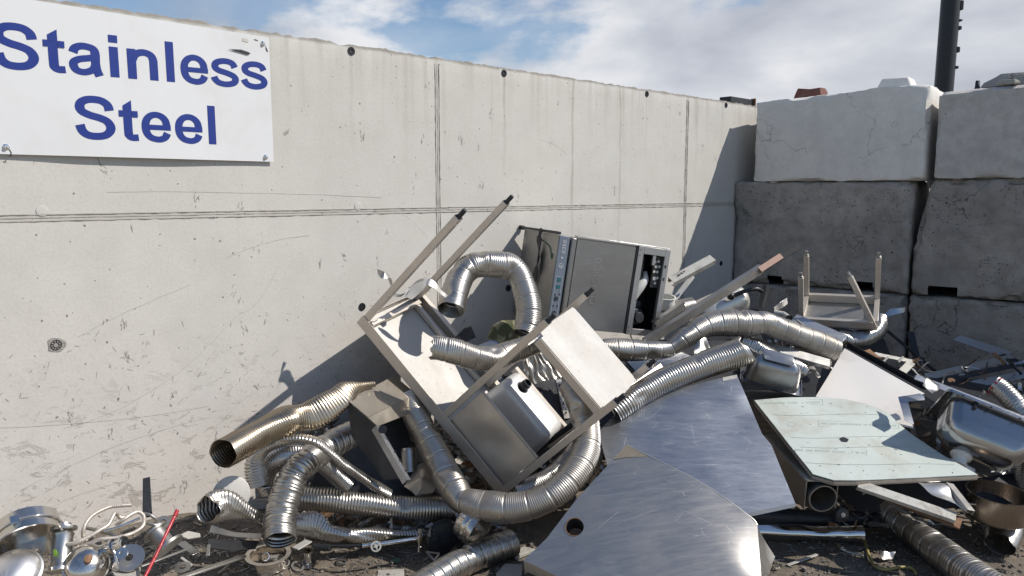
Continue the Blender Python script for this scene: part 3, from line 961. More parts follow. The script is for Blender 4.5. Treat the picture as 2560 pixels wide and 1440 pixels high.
# ------------------------------------------------------------------ the cast concrete wall
def build_wall():
    S0, S1, TH, TOP = -8.5, 0.9, 0.22, 2.183
    m4 = frame_matrix(((DV.x, NV.x, 0), (DV.y, NV.y, 0), (0, 0, 1)), CORNER)   # x along, y out of the face, z up
    root = thing("concrete_wall", "tall pale cast concrete wall with board joints and tie holes, carrying the sign", "wall", None, mat4=m4)
    vs, fs = [], []
    n = int((S1 - S0) / 0.012)
    rnd = random.Random(3)
    for i in range(n + 1):
        s = S0 + (S1 - S0) * i / n
        j1 = noise.noise(Vector((s * 9, 0.1, 0))) * 0.006 + noise.noise(Vector((s * 42, 3.1, 0))) * 0.006
        chip = max(0.0, noise.noise(Vector((s * 17, 7.7, 0))) - 0.25) * 0.03
        t = TOP + j1 * 0.7 - chip
        f = 0.004 * noise.noise(Vector((s * 30, 1.3, 5)))
        for (y, z) in ((0, -0.3), (0, 1.0), (0, 2.10), (f * 0.3, TOP - 0.03 - chip), (f - 0.003, t - 0.008), (-0.014 + f, t + j1 * 0.4), (-TH * 0.5, TOP + 0.004 + j1), (-TH, TOP), (-TH, -0.3)):
            vs.append(Vector((s, y, z)))
    k = 9
    for i in range(n):
        for j in range(k - 1):
            a = i * k + j
            fs.append((a, a + k, a + k + 1, a + 1))
    fs.append(tuple(range(k)))
    fs.append(tuple(n * k + j for j in range(k - 1, -1, -1)))
    nwall = len(fs)
    rnd = random.Random(21)

    def mark(s, z, ln, wd, ang, seedk):
        k = 5
        o_ = len(vs)
        d_ = (math.sin(ang), math.cos(ang))
        for i_ in range(k + 1):
            t = i_ / k
            w_ = wd * math.sin(math.pi * min(0.97, max(0.06, t))) ** 0.6 * (0.7 + 0.6 * rnd.random())
            j_ = (rnd.random() - 0.5) * wd
            cs, cz = s + d_[0] * ln * (t - 0.5) + j_, z + d_[1] * ln * (t - 0.5)
            vs.append(Vector((cs - d_[1] * w_, 0.0007, cz + d_[0] * w_)))
            vs.append(Vector((cs + d_[1] * w_, 0.0007, cz - d_[0] * w_)))
        for i_ in range(k):
            a_ = o_ + 2 * i_
            fs.append((a_, a_ + 2, a_ + 3, a_ + 1))

    # clusters of short knocks, mostly upright, thicker towards the foot
    for _ in range(150):
        s_c = rnd.uniform(-5.3, -0.2)
        z_c = 0.12 + 1.95 * rnd.random() ** 1.25
        lean = rnd.gauss(0, 0.28)
        for _k in range(rnd.choice((1, 2, 4, 7, 9))):
            mark(s_c + rnd.gauss(0, 0.008), z_c + rnd.gauss(0, 0.017), rnd.uniform(0.006, 0.026), rnd.uniform(0.0006, 0.0019), lean + rnd.gauss(0, 0.2), 0)
    for _ in range(420):
        zz_ = 0.12 + 0.85 * rnd.random() ** 1.4
        mark(rnd.uniform(-5.3, -2.9), zz_, rnd.uniform(0.006, 0.03), rnd.uniform(0.0005, 0.0016), rnd.gauss(0.9, 0.8), 0)
    # long thin drag scratches, some bowed
    for (s0_, z0_, s1_, z1_, bow) in ((-4.75, 0.62, -4.05, 0.98, -0.08), (-4.05, 0.98, -3.86, 1.18, -0.05), (-4.68, 0.96, -4.25, 1.12, 0.01), (-5.2, 1.33, -5.05, 1.08, 0.02), (-5.15, 1.36, -4.98, 0.92, 0.0), (-5.0, 1.3, -5.07, 1.03, 0.0), (-3.5, 1.30, -3.02, 1.26, 0.13), (-4.9, 0.42, -4.2, 0.55, 0.03), (-4.35, 0.25, -4.0, 0.62, 0.06), (-2.2, 1.8, -1.95, 1.72, 0.02), (-1.95, 1.9, -1.8, 1.55, 0.03), (-5.2, 0.72, -4.2, 0.60, -0.03), (-4.55, 1.5, -3.3, 1.47, 0.01), (-3.95, 0.42, -3.85, 0.74, 0.01), (-4.9, 0.3, -4.55, 0.36, 0.02), (-4.1, 1.22, -3.7, 1.3, 0.02), (-2.8, 1.12, -2.5, 0.92, 0.05)):
        n_ = 26
        o_ = len(vs)
        for i_ in range(n_ + 1):
            t = i_ / n_
            ss = s0_ + (s1_ - s0_) * t + 0.004 * noise.noise(Vector((t * 6, s0_, z0_)))
            zz_ = z0_ + (z1_ - z0_) * t + bow * 4 * t * (1 - t) + 0.003 * noise.noise(Vector((t * 7, z0_, s0_)))
            w_ = 0.0008 * (0.35 + 0.9 * abs(noise.noise(Vector((t * 9, s1_, 3)))))
            vs.append(Vector((ss, 0.0007, zz_ - w_)))
            vs.append(Vector((ss, 0.0007, zz_ + w_)))
        for i_ in range(n_):
            a_ = o_ + 2 * i_
            fs.append((a_, a_ + 2, a_ + 3, a_ + 1))
    wf = link_mesh("wall_face", vs, fs, [M['wall'], M['scuff']], root, local=True, smooth=28)
    for f_ in wf.data.polygons[nwall:]:
        f_.material_index = 1
    # formwork joints: two ragged fins with a shallow bed between
    def fin(pts, wid, out, seed):
        vv, ff = [], []
        for i, (s, z, ds, dz) in enumerate(pts):
            wv = wid * (0.75 + 0.5 * noise.noise(Vector((i * 0.23, seed, 0))))
            ov = out * max(0.25, 0.8 + 0.9 * noise.noise(Vector((i * 0.31, seed + 4, 0))))
            jx = 0.0015 * noise.noise(Vector((i * 0.12, seed + 9, 0)))
            c = Vector((s + dz * jx, 0, z + ds * jx))
            u = Vector((-dz, 0, ds))
            vv += [c - u * wv / 2 + Vector((0, -0.004, 0)), c - u * wv * 0.3 + Vector((0, ov, 0)), c + u * wv * 0.3 + Vector((0, ov, 0)), c + u * wv / 2 + Vector((0, -0.004, 0))]
        for i in range(len(pts) - 1):
            for j in range(3):
                a = i * 4 + j
                ff.append((a, a + 1, a + 5, a + 4))
        return vv, ff
    def joint(pts_a, gap):
        mb = MB()
        for sgn, sd in ((-1, 1.0), (0, 7.0), (1, 5.0)):
            pts = [(s - dz * gap * sgn, z + ds * gap * sgn, ds, dz) for (s, z, ds, dz) in pts_a]
            v, f = fin(pts, 0.006, 0.0035 if sgn else 0.002, sd + gap * 100)
            mb.add(v, f)
        put("board_joint", mb, M['joint'], root, local=True, smooth=60)
    zj = lambda s: 1.4077
    joint([(S0 + 0.012 * i, zj(0), 1, 0) for i in range(int((1.0 - S0) / 0.012))], 0.0115)
    for s in (-2.949, -0.675, -5.2):
        joint([(s + 0.0005 * math.sin(z * 7), z, 0, 1) for z in [0.0 + 0.012 * i for i in range(int(2.165 / 0.012))]], 0.0125)
    # cast-in tie sockets
    for s, z, big in ((-3.455, 2.150, 0), (-2.477, 2.150, 0), (-1.163, 2.150, 0), (-0.163, 2.152, 0), (-4.754, 0.94, 1), (-3.43, 0.946, 0), (-2.447, 0.953, 0), (-1.16, 0.95, 0), (-0.16, 0.95, 0)):
        mb = MB()
        mb.lathe([(0.019, -0.002), (0.019, 0.0035), (0.0165, 0.0035), (0.0165, 0.001), (0.0105, 0.001), (0.0105, 0.0035), (0.0085, 0.0035), (0.0085, 0.0005), (0.0, 0.0005)], (s, 0, z), (0, 1, 0), 24)
        for q in range(9):
            a = q * 2 * math.pi / 9
            u = Vector((math.cos(a), 0, math.sin(a)))
            mb.box(Vector((s, 0.002, z)) + u * 0.0135, u * 0.0032, Vector((0, 0.0018, 0)), Vector((-u.z, 0, u.x)) * 0.0011)
        hole = put("tie_socket", mb, M['dark'], root, local=True)
        mb = MB()
        if not big:
            continue
        rr = 0.030
        pts = [Vector((s + rr * math.cos(a) * (1 + 0.16 * math.sin(3 * a + s)), 0.0012, z + rr * math.sin(a) * (1 + 0.16 * math.sin(2 * a + z * 9)))) for a in [2 * math.pi * i / 22 for i in range(22)]]
        mb.prism(pts, (0, 0.0006, 0))
        put("grout_patch", mb, M['block_dark'], hole, local=True)
    # two filled old sockets just above the joint
    for s in (-4.767, -3.439):
        mb = MB()
        mb.lathe([(0.020, -0.001), (0.020, 0.002), (0.016, 0.003), (0.0, 0.002)], (s, 0, 1.432), (0, 1, 0), 20)
        put("filled_socket", mb, M['wall'], root, local=True)


build_wall()


# ------------------------------------------------------------------ stacked concrete blocks
def make_block(name, label, e0, e1, z0, z1, mat, m0=0.0, thick=0.62, rough=0.012, rad=0.03, seed=0, notches=(), slope=(0, 0), cut=None):
    L, H = e1 - e0, z1 - z0
    nx, nz, ny = max(8, int(L / 0.022)), max(6, int(H / 0.022)), 14
    bm = bmesh.new()
    V = {}

    def P(i, j, k):
        key = (i, j, k)
        if key in V:
            return V[key]
        x, y, z = i / nx * L, j / ny * thick, k / nz * H
        p = Vector((x, y, z))
        # round the arrises
        c = Vector((min(max(x, rad), L - rad), min(max(y, rad), thick - rad), min(max(z, rad), H - rad)))
        d = p - c
        if d.length > 1e-6:
            edge = sum(1 for a in (abs(d.x), abs(d.y), abs(d.z)) if a > 1e-5)
            nd = d.normalized()
            q = c + nd * rad
            sd = Vector((seed * 5.3, seed * 2.1, seed * 7.7))
            nz_ = noise.noise(q * 3.2 + sd) * 0.55 + noise.noise(q * 9 + sd) * 0.35 + noise.noise(q * 26 + sd) * 0.22
            amp = rough * (0.35 if edge == 1 else 1.6)
            if edge > 1:
                nz_ -= max(0.0, noise.noise(q * 5 + sd * 1.3) - 0.1) * 1.6
            p = q + nd * amp * nz_
        tx = x / L
        p.z += (slope[0] * (1 - tx) + slope[1] * tx) * (z / H)
        if cut:
            p = cut(p, L, H)
        V[key] = bm.verts.new(p)
        return V[key]

    def skip(i, k):
        cx, cz = (i + 0.5) / nx * L, (k + 0.5) / nz * H
        return any(a <= cx <= b and cz <= h for a, b, h in notches)

    for i in range(nx):
        for k in range(nz):
            if not skip(i, k):
                bm.faces.new((P(i, 0, k), P(i + 1, 0, k), P(i + 1, 0, k + 1), P(i, 0, k + 1)))
            bm.faces.new((P(i, ny, k), P(i, ny, k + 1), P(i + 1, ny, k + 1), P(i + 1, ny, k)))
        for j in range(ny):
            bm.faces.new((P(i, j, nz), P(i + 1, j, nz), P(i + 1, j + 1, nz), P(i, j + 1, nz)))
            if j > 4 or not skip(i, 0):
                bm.faces.new((P(i, j, 0), P(i, j + 1, 0), P(i + 1, j + 1, 0), P(i + 1, j, 0)))
    for j in range(ny):
        for k in range(nz):
            bm.faces.new((P(0, j, k), P(0, j, k + 1), P(0, j + 1, k + 1), P(0, j + 1, k)))
            bm.faces.new((P(nx, j, k), P(nx, j + 1, k), P(nx, j + 1, k + 1), P(nx, j, k + 1)))
    for f in bm.faces:
        f.smooth = True
    me = bpy.data.meshes.new(name)
    bm.to_mesh(me)
    bm.free()
    me.materials.append(mat)
    me.set_sharp_from_angle(angle=math.radians(50))
    o = bpy.data.objects.new(name, me)
    COL.objects.link(o)
    back = -MV
    o.matrix_basis = frame_matrix(((EV.x, back.x, 0), (EV.y, back.y, 0), (0, 0, 1)), row_pt(e0, m0, z0))
    MATRIX[o.name] = o.matrix_basis.copy()
    return tag(o, label, "concrete block", "stacked concrete blocks of the end wall")


def right_b_cut(p, L, H):
    # the broken left shoulder of the middle right block
    t = p.z / H
    k = max(0.0, t - 0.42) * 0.14 + max(0.0, 0.05 - abs(t - 0.45)) * 0.2
    w = max(0.0, 1 - p.x / 0.35)
    return Vector((p.x + k * w, p.y + k * w * 0.5, p.z))


def top_a_cut(p, L, H):
    # leaning chipped upper right corner of the pale block
    t = max(0.0, p.x / L - 0.93) / 0.07
    up = max(0.0, p.z / H - 0.55) / 0.45
    return Vector((p.x, p.y + 0.03 * t * up, p.z - 0.012 * t * up))


make_block("concrete_block", "sooty dark block at the foot of the end wall, next to the pale cast wall", 0.01, 1.275, -0.04, 0.79, M['block_dark'], seed=1, rough=0.03, rad=0.028)
make_block("concrete_block", "sooty dark block at the foot of the end wall, behind the long dark angle bars", 1.292, 2.62, -0.04, 0.79, M['block_dark'], seed=2, rough=0.03, rad=0.028)
make_block("concrete_block", "dark stained middle block below the cracked pale block, with two lifting slots", 0.0, 1.27, 0.797, 1.575, M['block_dark'], seed=3, rough=0.036, rad=0.034, notches=((0.30, 0.40, 0.062), (0.885, 1.05, 0.075)))
make_block("concrete_block", "dark middle block with broken left shoulder and one lifting slot", 1.288, 2.64, 0.80, 1.588, M['block_dark'], seed=4, rough=0.036, rad=0.032, notches=((0.12, 0.28, 0.075),), cut=right_b_cut)
make_block("concrete_block", "dark lowest block beyond the right edge of the row", 2.64, 3.9, -0.04, 0.79, M['block_dark'], seed=11, rough=0.022, rad=0.035)
make_block("concrete_block", "dark middle block beyond the right edge of the row", 2.66, 3.92, 0.80, 1.588, M['block_dark'], seed=12, rough=0.022, rad=0.035)
make_block("concrete_block", "grey top block beyond the right edge of the row", 2.69, 3.95, 1.60, 2.18, M['block_grey'], seed=13, rough=0.014, rad=0.035)
top_a = make_block("concrete_block", "pale cracked top block with a lifting stud, beside the cast wall", 0.145, 1.335, 1.578, 2.19, M['block_pale'], seed=5, rough=0.018, rad=0.016, slope=(-0.012, 0.035), cut=top_a_cut)
top_b = make_block("concrete_block", "grey streaked top block with broken rubble lying on it", 1.385, 2.66, 1.59, 2.165, M['block_grey'], seed=6, rough=0.022, rad=0.022, slope=(-0.01, 0.03))


def build_stud():
    mb = MB()
    lo = [row_pt(e, m, 2.205) for e, m in ((0.965, -0.10), (1.205, -0.10), (1.205, -0.34), (0.965, -0.34))]
    hi = [row_pt(e, m, 2.292) for e, m in ((1.0, -0.13), (1.17, -0.13), (1.17, -0.31), (1.0, -0.31))]
    loft(mb, [lo, hi], True, True)
    put("lifting_stud", mb, M['block_pale'], top_a, bevel=0.012)


build_stud()


def lump(name, label, cat, poly, z0, h, mat, seed=0, jag=0.02, top_shrink=0.7):
    """an irregular broken piece standing on the block row: outline in (e, m)"""
    mb = MB()
    rnd = random.Random(seed)
    n = len(poly)
    ce, cm = sum(p[0] for p in poly) / n, sum(p[1] for p in poly) / n
    loops = []
    for t in (0, 0.35, 0.75, 1.0):
        k = 1 - (1 - top_shrink) * t ** 1.5
        loops.append([row_pt(ce + (e - ce) * k + rnd.uniform(-jag, jag) * 0.5, cm + (m_ - cm) * k, z0 + h * t * (1 + rnd.uniform(-0.12, 0.12) * (t > 0.5))) for e, m_ in poly])
    loft(mb, loops, True, True)
    return tag(put(name, mb, mat, smooth=25, bevel=0.004), label, cat)


lump("brick_fragment", "broken lump of red brickwork lying on the pale cracked top block", "brick", [(0.385, -0.10), (0.50, -0.08), (0.60, -0.10), (0.64, -0.17), (0.60, -0.26), (0.48, -0.28), (0.39, -0.2)], 2.175, 0.085, M['brick'], 2, 0.02, 0.72)
lump("concrete_fragment", "jagged pale chunk of broken concrete lying on the grey streaked top block", "rubble", [(1.62, -0.10), (1.80, -0.06), (2.0, -0.08), (2.08, -0.15), (2.02, -0.30), (1.84, -0.34), (1.66, -0.24)], 2.175, 0.085, M['rubble'], 4, 0.05, 0.62)
lump("concrete_fragment", "small flat flake of concrete against the jagged chunk on the top block", "rubble", [(1.70, -0.02), (1.82, -0.02), (1.84, -0.055), (1.72, -0.06)], 2.178, 0.03, M['rubble'], 9, 0.02, 0.6)
lump("concrete_fragment", "dark leaning shard standing near the black post on the top block", "rubble", [(1.565, -0.15), (1.60, -0.15), (1.605, -0.19), (1.57, -0.2)], 2.17, 0.06, M['dark'], 12, 0.012, 0.35)

# dark steel box section lying on the wall top beside the pale block
mb = MB()
p0, p1 = W(1822, 258, -0.05), W(1886, 262, -0.02)
a0, a1 = wall_pt(-0.02, -0.10, 2.212), wall_pt(0.34, -0.10, 2.212)
mb.box((a0 + a1) / 2, DV * 0.17, NV * 0.05, Vector((0, 0, 0.024)))
o = put("steel_box_section", mb, M['dark'], bevel=0.002)
tag(o, "dark rusted steel box section lying on top of the cast wall at its end", "steel section")
mb = MB()
mb.box(wall_pt(0.335, -0.05, 2.215), DV * 0.006, NV * 0.02, Vector((0, 0, 0.03)))
put("end_plate", mb, M['rust'], o)


def build_post():
    base = D(2352, 222, 8.6)
    base.z = 0
    root = thing("steel_post", "black ragged steel post standing behind the block wall", "post", base)
    top = base + Vector((0.06, 0.02, 3.9))
    mb = MB()
    mb.tube([base + (top - base) * t for t in (0, 0.25, 0.5, 0.75, 1)], 0.098, 24)
    put("post", mb, M['black'], root)
    for z, h in ((3.52, 0.10), (3.05, 0.06), (2.86, 0.03), (3.28, 0.04), (3.7, 0.05), (3.36, 0.022)):
        mb = MB()
        c = base + (top - base) * (z / 3.9) + Vector((0.098, -0.02, 0))
        mb.box(c, (0.016, 0, 0), (0, 0.04, 0), (0, 0, h / 2))
        put("bracket", mb, M['black'], root, bevel=0.004)


build_post()


# ------------------------------------------------------------------ the sign
def stroke(pts, w0, n=7, w1=None):
    """a stroke polygon strip for a letter: centre line through pts (em units)"""
    c = catmull(pts, n) if len(pts) > 2 else pts
    L = [Vector((p[0], p[1])) for p in c]
    a, b = [], []
    for i, p in enumerate(L):
        t = (L[min(i + 1, len(L) - 1)] - L[max(i - 1, 0)]).normalized()
        nrm = Vector((-t.y, t.x))
        # Arial-like: a little thinner where the stroke runs level
        w = w0 * (1.0 - 0.16 * abs(t.x) ** 2)
        a.append(p + nrm * w / 2)
        b.append(p - nrm * w / 2)
    return a, b


GLYPH = {
    'S': (1366, [([(1118, 1010), (1070, 1200), (900, 1335), (680, 1372), (440, 1345), (270, 1235), (225, 1075), (300, 930), (520, 820), (800, 745), (1020, 640), (1125, 470), (1100, 300), (950, 155), (700, 100), (430, 130), (260, 265), (190, 480)], 290)], []),
    't': (682, [([(318, 1200), (318, 330), (345, 175), (450, 112), (640, 122)], 280)], [[(178, 1040), (178, 1235), (459, 1437), (459, 1040)], [(42, 838), (178, 838), (178, 1062), (42, 1062)], [(459, 838), (650, 838), (650, 1062), (459, 1062)]]),
    'a': (1139, [([(205, 730), (265, 880), (420, 965), (600, 972), (790, 915), (858, 760), (855, 420), (885, 180), (955, -10)], 275), ([(860, 640), (660, 585), (400, 530), (225, 430), (200, 290), (275, 150), (450, 92), (640, 130), (790, 240), (855, 400)], 255)], []),
    'i': (569, [], [[(147, 0), (428, 0), (428, 1062), (147, 1062)], [(147, 1206), (428, 1206), (428, 1466), (147, 1466)]]),
    'n': (1251, [([(300, 690), (390, 860), (560, 955), (740, 965), (900, 890), (972, 740), (980, 560), (980, 0)], 280)], [[(135, 0), (416, 0), (416, 1062), (135, 1062)]]),
    'l': (569, [], [[(147, 0), (428, 0), (428, 1466), (147, 1466)]]),
    'e': (1139, [([(935, 330), (860, 180), (720, 100), (560, 90), (370, 150), (245, 300), (205, 530), (245, 760), (375, 920), (565, 980), (760, 925), (890, 775), (930, 540)], 262)], [[(330, 430), (1062, 430), (1062, 612), (330, 612)]]),
    's': (1139, [([(935, 755), (840, 915), (610, 975), (370, 945), (215, 850), (200, 700), (330, 600), (600, 530), (850, 440), (945, 310), (870, 160), (600, 88), (330, 125), (190, 235), (140, 345)], 262)], []),
}


def build_sign():
    root = thing("sign_board", "white board sign bolted to the wall reading Stainless Steel in blue", "sign", wall_pt(-4.5, 0.02, 1.63))
    # the board: slightly bowed sheet, off the wall at the lower left
    vs, fs = [], []
    S0, S1 = -5.02, -3.871
    nx, nz = 40, 16
    def off(s, t):
        u = (s - S0) / (S1 - S0)
        return 0.012 + 0.012 * (1 - t) * math.sin(min(1, u * 1.05) * math.pi * 0.9) ** 2 + 0.002 * noise.noise(Vector((s * 4, t * 2, 0)))
    for j in range(nz + 1):
        for i in range(nx + 1):
            s = S0 + (S1 - S0) * i / nx
            t = j / nz
            zb = 1.630 + 0.0 * s
            zt = 2.168 + (2.154 - 2.168) * i / nx
            vs.append(wall_pt(s, off(s, t), zb + (zt - zb) * t))
    fs = [(j * (nx + 1) + i, j * (nx + 1) + i + 1, (j + 1) * (nx + 1) + i + 1, (j + 1) * (nx + 1) + i) for j in range(nz) for i in range(nx)]
    link_mesh("board", vs, fs, M['sign_white'], root, solid=0.004, smooth=40)

    def surf(s, z):
        t = min(1, max(0, (z - 1.63) / 0.53))
        return wall_pt(s, off(s, t) + 0.0023, z)

    def text(word, s0, s1, base0, base1, em):
        adv = sum(GLYPH[c][0] for c in word)
        first, last = 140, 130
        kx = (s1 - s0) / (adv - first - last)
        x = -first
        layer = 0
        for ch in word:
            w, strokes, polys = GLYPH[ch]
            mb = MB()
            def put_pt(px, py, lift):
                s = s0 + (x + px) * kx
                f = (s - s0) / (s1 - s0)
                z = base0 + (base1 - base0) * f + py * em
                return surf(s, z) + NV * lift
            lift = 0.0006
            for pts, wd in strokes:
                a, b = stroke(pts, wd)
                vv = [put_pt(p.x, p.y, lift) for p in a] + [put_pt(p.x, p.y, lift) for p in b]
                k = len(a)
                mb.add(vv, [(i, i + 1, k + i + 1, k + i) for i in range(k - 1)])
                lift += 0.0005
            for poly in polys:
                # split tall rectangles so they follow the bow of the board
                mb.add([put_pt(px, py, lift) for px, py in poly], [tuple(range(len(poly)))])
                lift += 0.0005
            o = put("letter", mb, M['sign_blue'], root, smooth=None)
            x += w
    text("Stainless", -4.873, -3.893, 1.921, 1.934, 0.1535 / 1466)
    text("Steel", -4.636, -4.122, 1.694, 1.694, 0.1545 / 1466)
    for s, z in ((-4.866, 1.655), (-3.908, 1.650), (-3.899, 2.126)):
        mb = MB()
        c = surf(s, z)
        mb.lathe([(0.0115, 0), (0.0115, 0.002), (0.0075, 0.003), (0.0075, 0.008), (0.0055, 0.0105), (0, 0.011)], c, NV, 6)
        put("screw", mb, M['chrome'], root)
    # the torn slit and scuffs near the upper right corner
    def patch(pts, mat, lift):
        mb = MB()
        mb.add([surf(*sz_) + NV * lift for sz_ in pts], [tuple(range(len(pts)))])
        put("tear", mb, mat, root, smooth=None)
    q = [(-4.055, 2.083), (-4.00, 2.088), (-3.968, 2.082), (-3.958, 2.077), (-3.972, 2.070), (-3.995, 2.074)]
    patch(q, M['dark'], 0.004)
    patch([(-3.99, 2.1365), (-3.968, 2.135), (-3.962, 2.127), (-3.968, 2.121), (-3.992, 2.124)], M['paper'], 0.0012)
    patch([(-3.889, 2.118), (-3.884, 2.108), (-3.878, 2.095), (-3.882, 2.093), (-3.888, 2.103)], M['dark'], 0.0012)
    patch([(-3.94, 2.139), (-3.925, 2.137), (-3.92, 2.133), (-3.937, 2.135)], M['dark'], 0.0012)
    mb = MB()
    mb.tube([surf(-4.858, 1.648), surf(-4.852, 1.636), surf(-4.855, 1.622), surf(-4.862, 1.624)], 0.0018, 6)
    put("wire_hook", mb, M['dark'], root)


build_sign()

# ------------------------------------------------------------------ the upturned catering sink table
def build_sink_table():
    R = ((0.6465, 0.4336, 0.6277), (-0.2136, 0.8928, -0.3966), (-0.7324, 0.1223, 0.6698))
    m4 = frame_matrix(R, (-0.6905, 3.4599, 0.9206))
    root = thing("sink_table", "big upturned stainless sink table with six square legs pointing up out of the heap", "sink table", None, mat4=m4)
    L, Wd, H, X3, q = 1.0039, 0.4721, 0.7711, 0.5742, 0.030

    def P(name, mb, mat, **kw):
        kw.setdefault('bevel', 0.002)
        return put(name, mb, mat, root, local=True, **kw)
    # legs with adjustable feet
    for x, y, h in ((0, 0, H), (X3, 0, H), (L, 0, H), (0, Wd, H), (X3, Wd, H), (L, Wd, H)):
        mb = MB()
        xx = min(max(x, q / 2), L - q / 2)
        yy = min(max(y, q / 2), Wd - q / 2)
        mb.lbox(xx - q / 2, xx + q / 2, yy - q / 2, yy + q / 2, 0.004, h - 0.045)
        leg = P("leg", mb, M['frame'])
        mb = MB()
        mb.lathe([(0.0, h - 0.05), (0.0135, h - 0.05), (0.0135, h - 0.040), (0.0105, h - 0.038), (0.0105, h - 0.004), (0.009, h), (0, h)], (xx, yy, 0), (0, 0, 1), 14)
        mb.lbox(xx - q * 0.46, xx + q * 0.46, yy - q * 0.46, yy + q * 0.46, h - 0.0449, h - 0.041)
        put("foot", mb, M['dark'], leg, local=True)
    # worktop: underside skin facing the feet, with a slightly oil-canned surface
    vs, fs = [], []
    nx, ny = 30, 14
    for j in range(ny + 1):
        for i in range(nx + 1):
            x, y = L * i / nx, Wd * j / ny
            e = min(x, L - x, y, Wd - y)
            vs.append(Vector((x, y, -0.006 + 0.006 * noise.noise(Vector((x * 4, y * 4, 1))) * min(1, e / 0.08))))
    fs = [(j * (nx + 1) + i, j * (nx + 1) + i + 1, (j + 1) * (nx + 1) + i + 1, (j + 1) * (nx + 1) + i) for j in range(ny) for i in range(nx)]
    link_mesh("worktop", vs, fs, M['panel_bright'], root, local=True, solid=0.003, smooth=40)
    # turned-down rim of the worktop and the back upstand
    mb = MB()
    mb.lbox(-0.004, L + 0.004, -0.004, -0.0012, -0.012, 0.042)
    mb.lbox(-0.004, -0.0012, 0, Wd, -0.012, 0.036)
    mb.lbox(L + 0.0012, L + 0.004, 0, Wd, -0.012, 0.036)
    P("rim", mb, M['frame'], bevel=0.001)
    mb = MB()
    mb.lbox(0.0, L, Wd + 0.001, Wd + 0.004, -0.11, 0.05)
    mb.lbox(0.0, L, Wd - 0.028, Wd + 0.0005, 0.047, 0.05)
    P("upstand", mb, M['frame'], bevel=0.001)
    # rails along the back and the end, above the worktop
    mb = MB()
    mb.lbox(X3 + q, L - q - 0.001, Wd - q, Wd - 0.001, 0.165, 0.165 + q)
    P("back_rail", mb, M['frame'])
    mb = MB()
    mb.lbox(0.031, 0.055, 0.03, Wd - 0.03, 0.001, 0.028)
    P("end_rail", mb, M['frame'])
    mb = MB()
    mb.lbox(0.05, X3 - 0.02, Wd - 0.075, Wd - 0.05, 0.001, 0.024)
    P("stiffener", mb, M['frame'])
    mb = MB()
    mb.channel((L - 0.03, 0.34, 0.03), (L - 0.02, 0.255, 0.47), 0.03, 0.02, 0.002, up=(1, 0, 0))
    P("loose_brace", mb, M['dark'], bevel=0)
    # front apron below the bowl, with a long crease
    out = [Vector((X3 + 0.032, 0.012, 0.004)), Vector((L - 0.032, 0.012, 0.004)), Vector((L - 0.034, 0.014, 0.255)), Vector((X3 + 0.034, 0.014, 0.257))]
    vs, fs = sheet_mesh(out, extra=[Vector((0.80, 0.030, 0.13)), Vector((0.90, 0.006, 0.09)), Vector((0.70, 0.004, 0.18))], step=0.02, dent=0.004, seed=3)
    link_mesh("apron", vs, fs, M['panel_brown'], root, local=True, solid=0.0015, smooth=40)
    mb = MB()
    mb.lbox(X3 + 0.034, L - 0.034, 0.0165, 0.034, 0.254, 0.2565)
    P("apron_lip", mb, M['panel_brown'], bevel=0)
    # the bowl hanging from the worktop
    mb = MB()
    cx, cy = 0.790, 0.338
    loops = []
    for z, w, h, r in ((0.0, 0.362, 0.206, 0.05), (0.04, 0.360, 0.204, 0.05), (0.165, 0.348, 0.192, 0.045), (0.196, 0.342, 0.186, 0.045), (0.212, 0.328, 0.172, 0.042), (0.221, 0.302, 0.146, 0.035), (0.2245, 0.26, 0.10, 0.03)):
        loops.append([Vector((cx + a, cy + b, z)) for a, b in rounded_rect(w, h, r, 6)])
    loft(mb, loops, False, True)
    bowl = P("bowl", mb, M['bowl'], bevel=0, smooth=50)
    mb = MB()
    dx, dy = 0.700, 0.335
    mb.lathe([(0.030, 0.222), (0.030, 0.228), (0.021, 0.230), (0.021, 0.246), (0.0235, 0.246), (0.0235, 0.253), (0.021, 0.254), (0.021, 0.267), (0.0175, 0.267), (0.0165, 0.239), (0.0, 0.239)], (dx, dy, 0), (0, 0, 1), 24)
    put("drain_fitting", mb, M['dark'], bowl, local=True)
    # undershelf near the feet: folded tray whose bright underside looks up
    mb = MB()
    a, b = X3 + 0.002, L - 0.002
    mb.lbox(a + q, b - q, q * 0.2, 0.415, 0.655, 0.6575)
    mb.lbox(a - 0.0, b, 0.0305, 0.4148, 0.6545, 0.657)
    P("undershelf", mb, M['panel_bright'], bevel=0.0)
    mb = MB()
    mb.lbox(a + q * 0.95, b - q * 0.95, 0.001, 0.004, 0.618, 0.6545)
    mb.lbox(a + q * 0.95, b - q * 0.95, 0.411, 0.414, 0.618, 0.6545)
    mb.lbox(a + 0.001, a + 0.004, q, 0.410, 0.618, 0.6540)
    mb.lbox(b - 0.004, b - 0.001, q, 0.410, 0.618, 0.6540)
    P("shelf_rim", mb, M['frame'], bevel=0.001)
    # ragged ear of torn sheet still fixed near the first leg
    return m4


TABLE = build_sink_table()


def tl(x, y, z):
    return TABLE @ Vector((x, y, z))


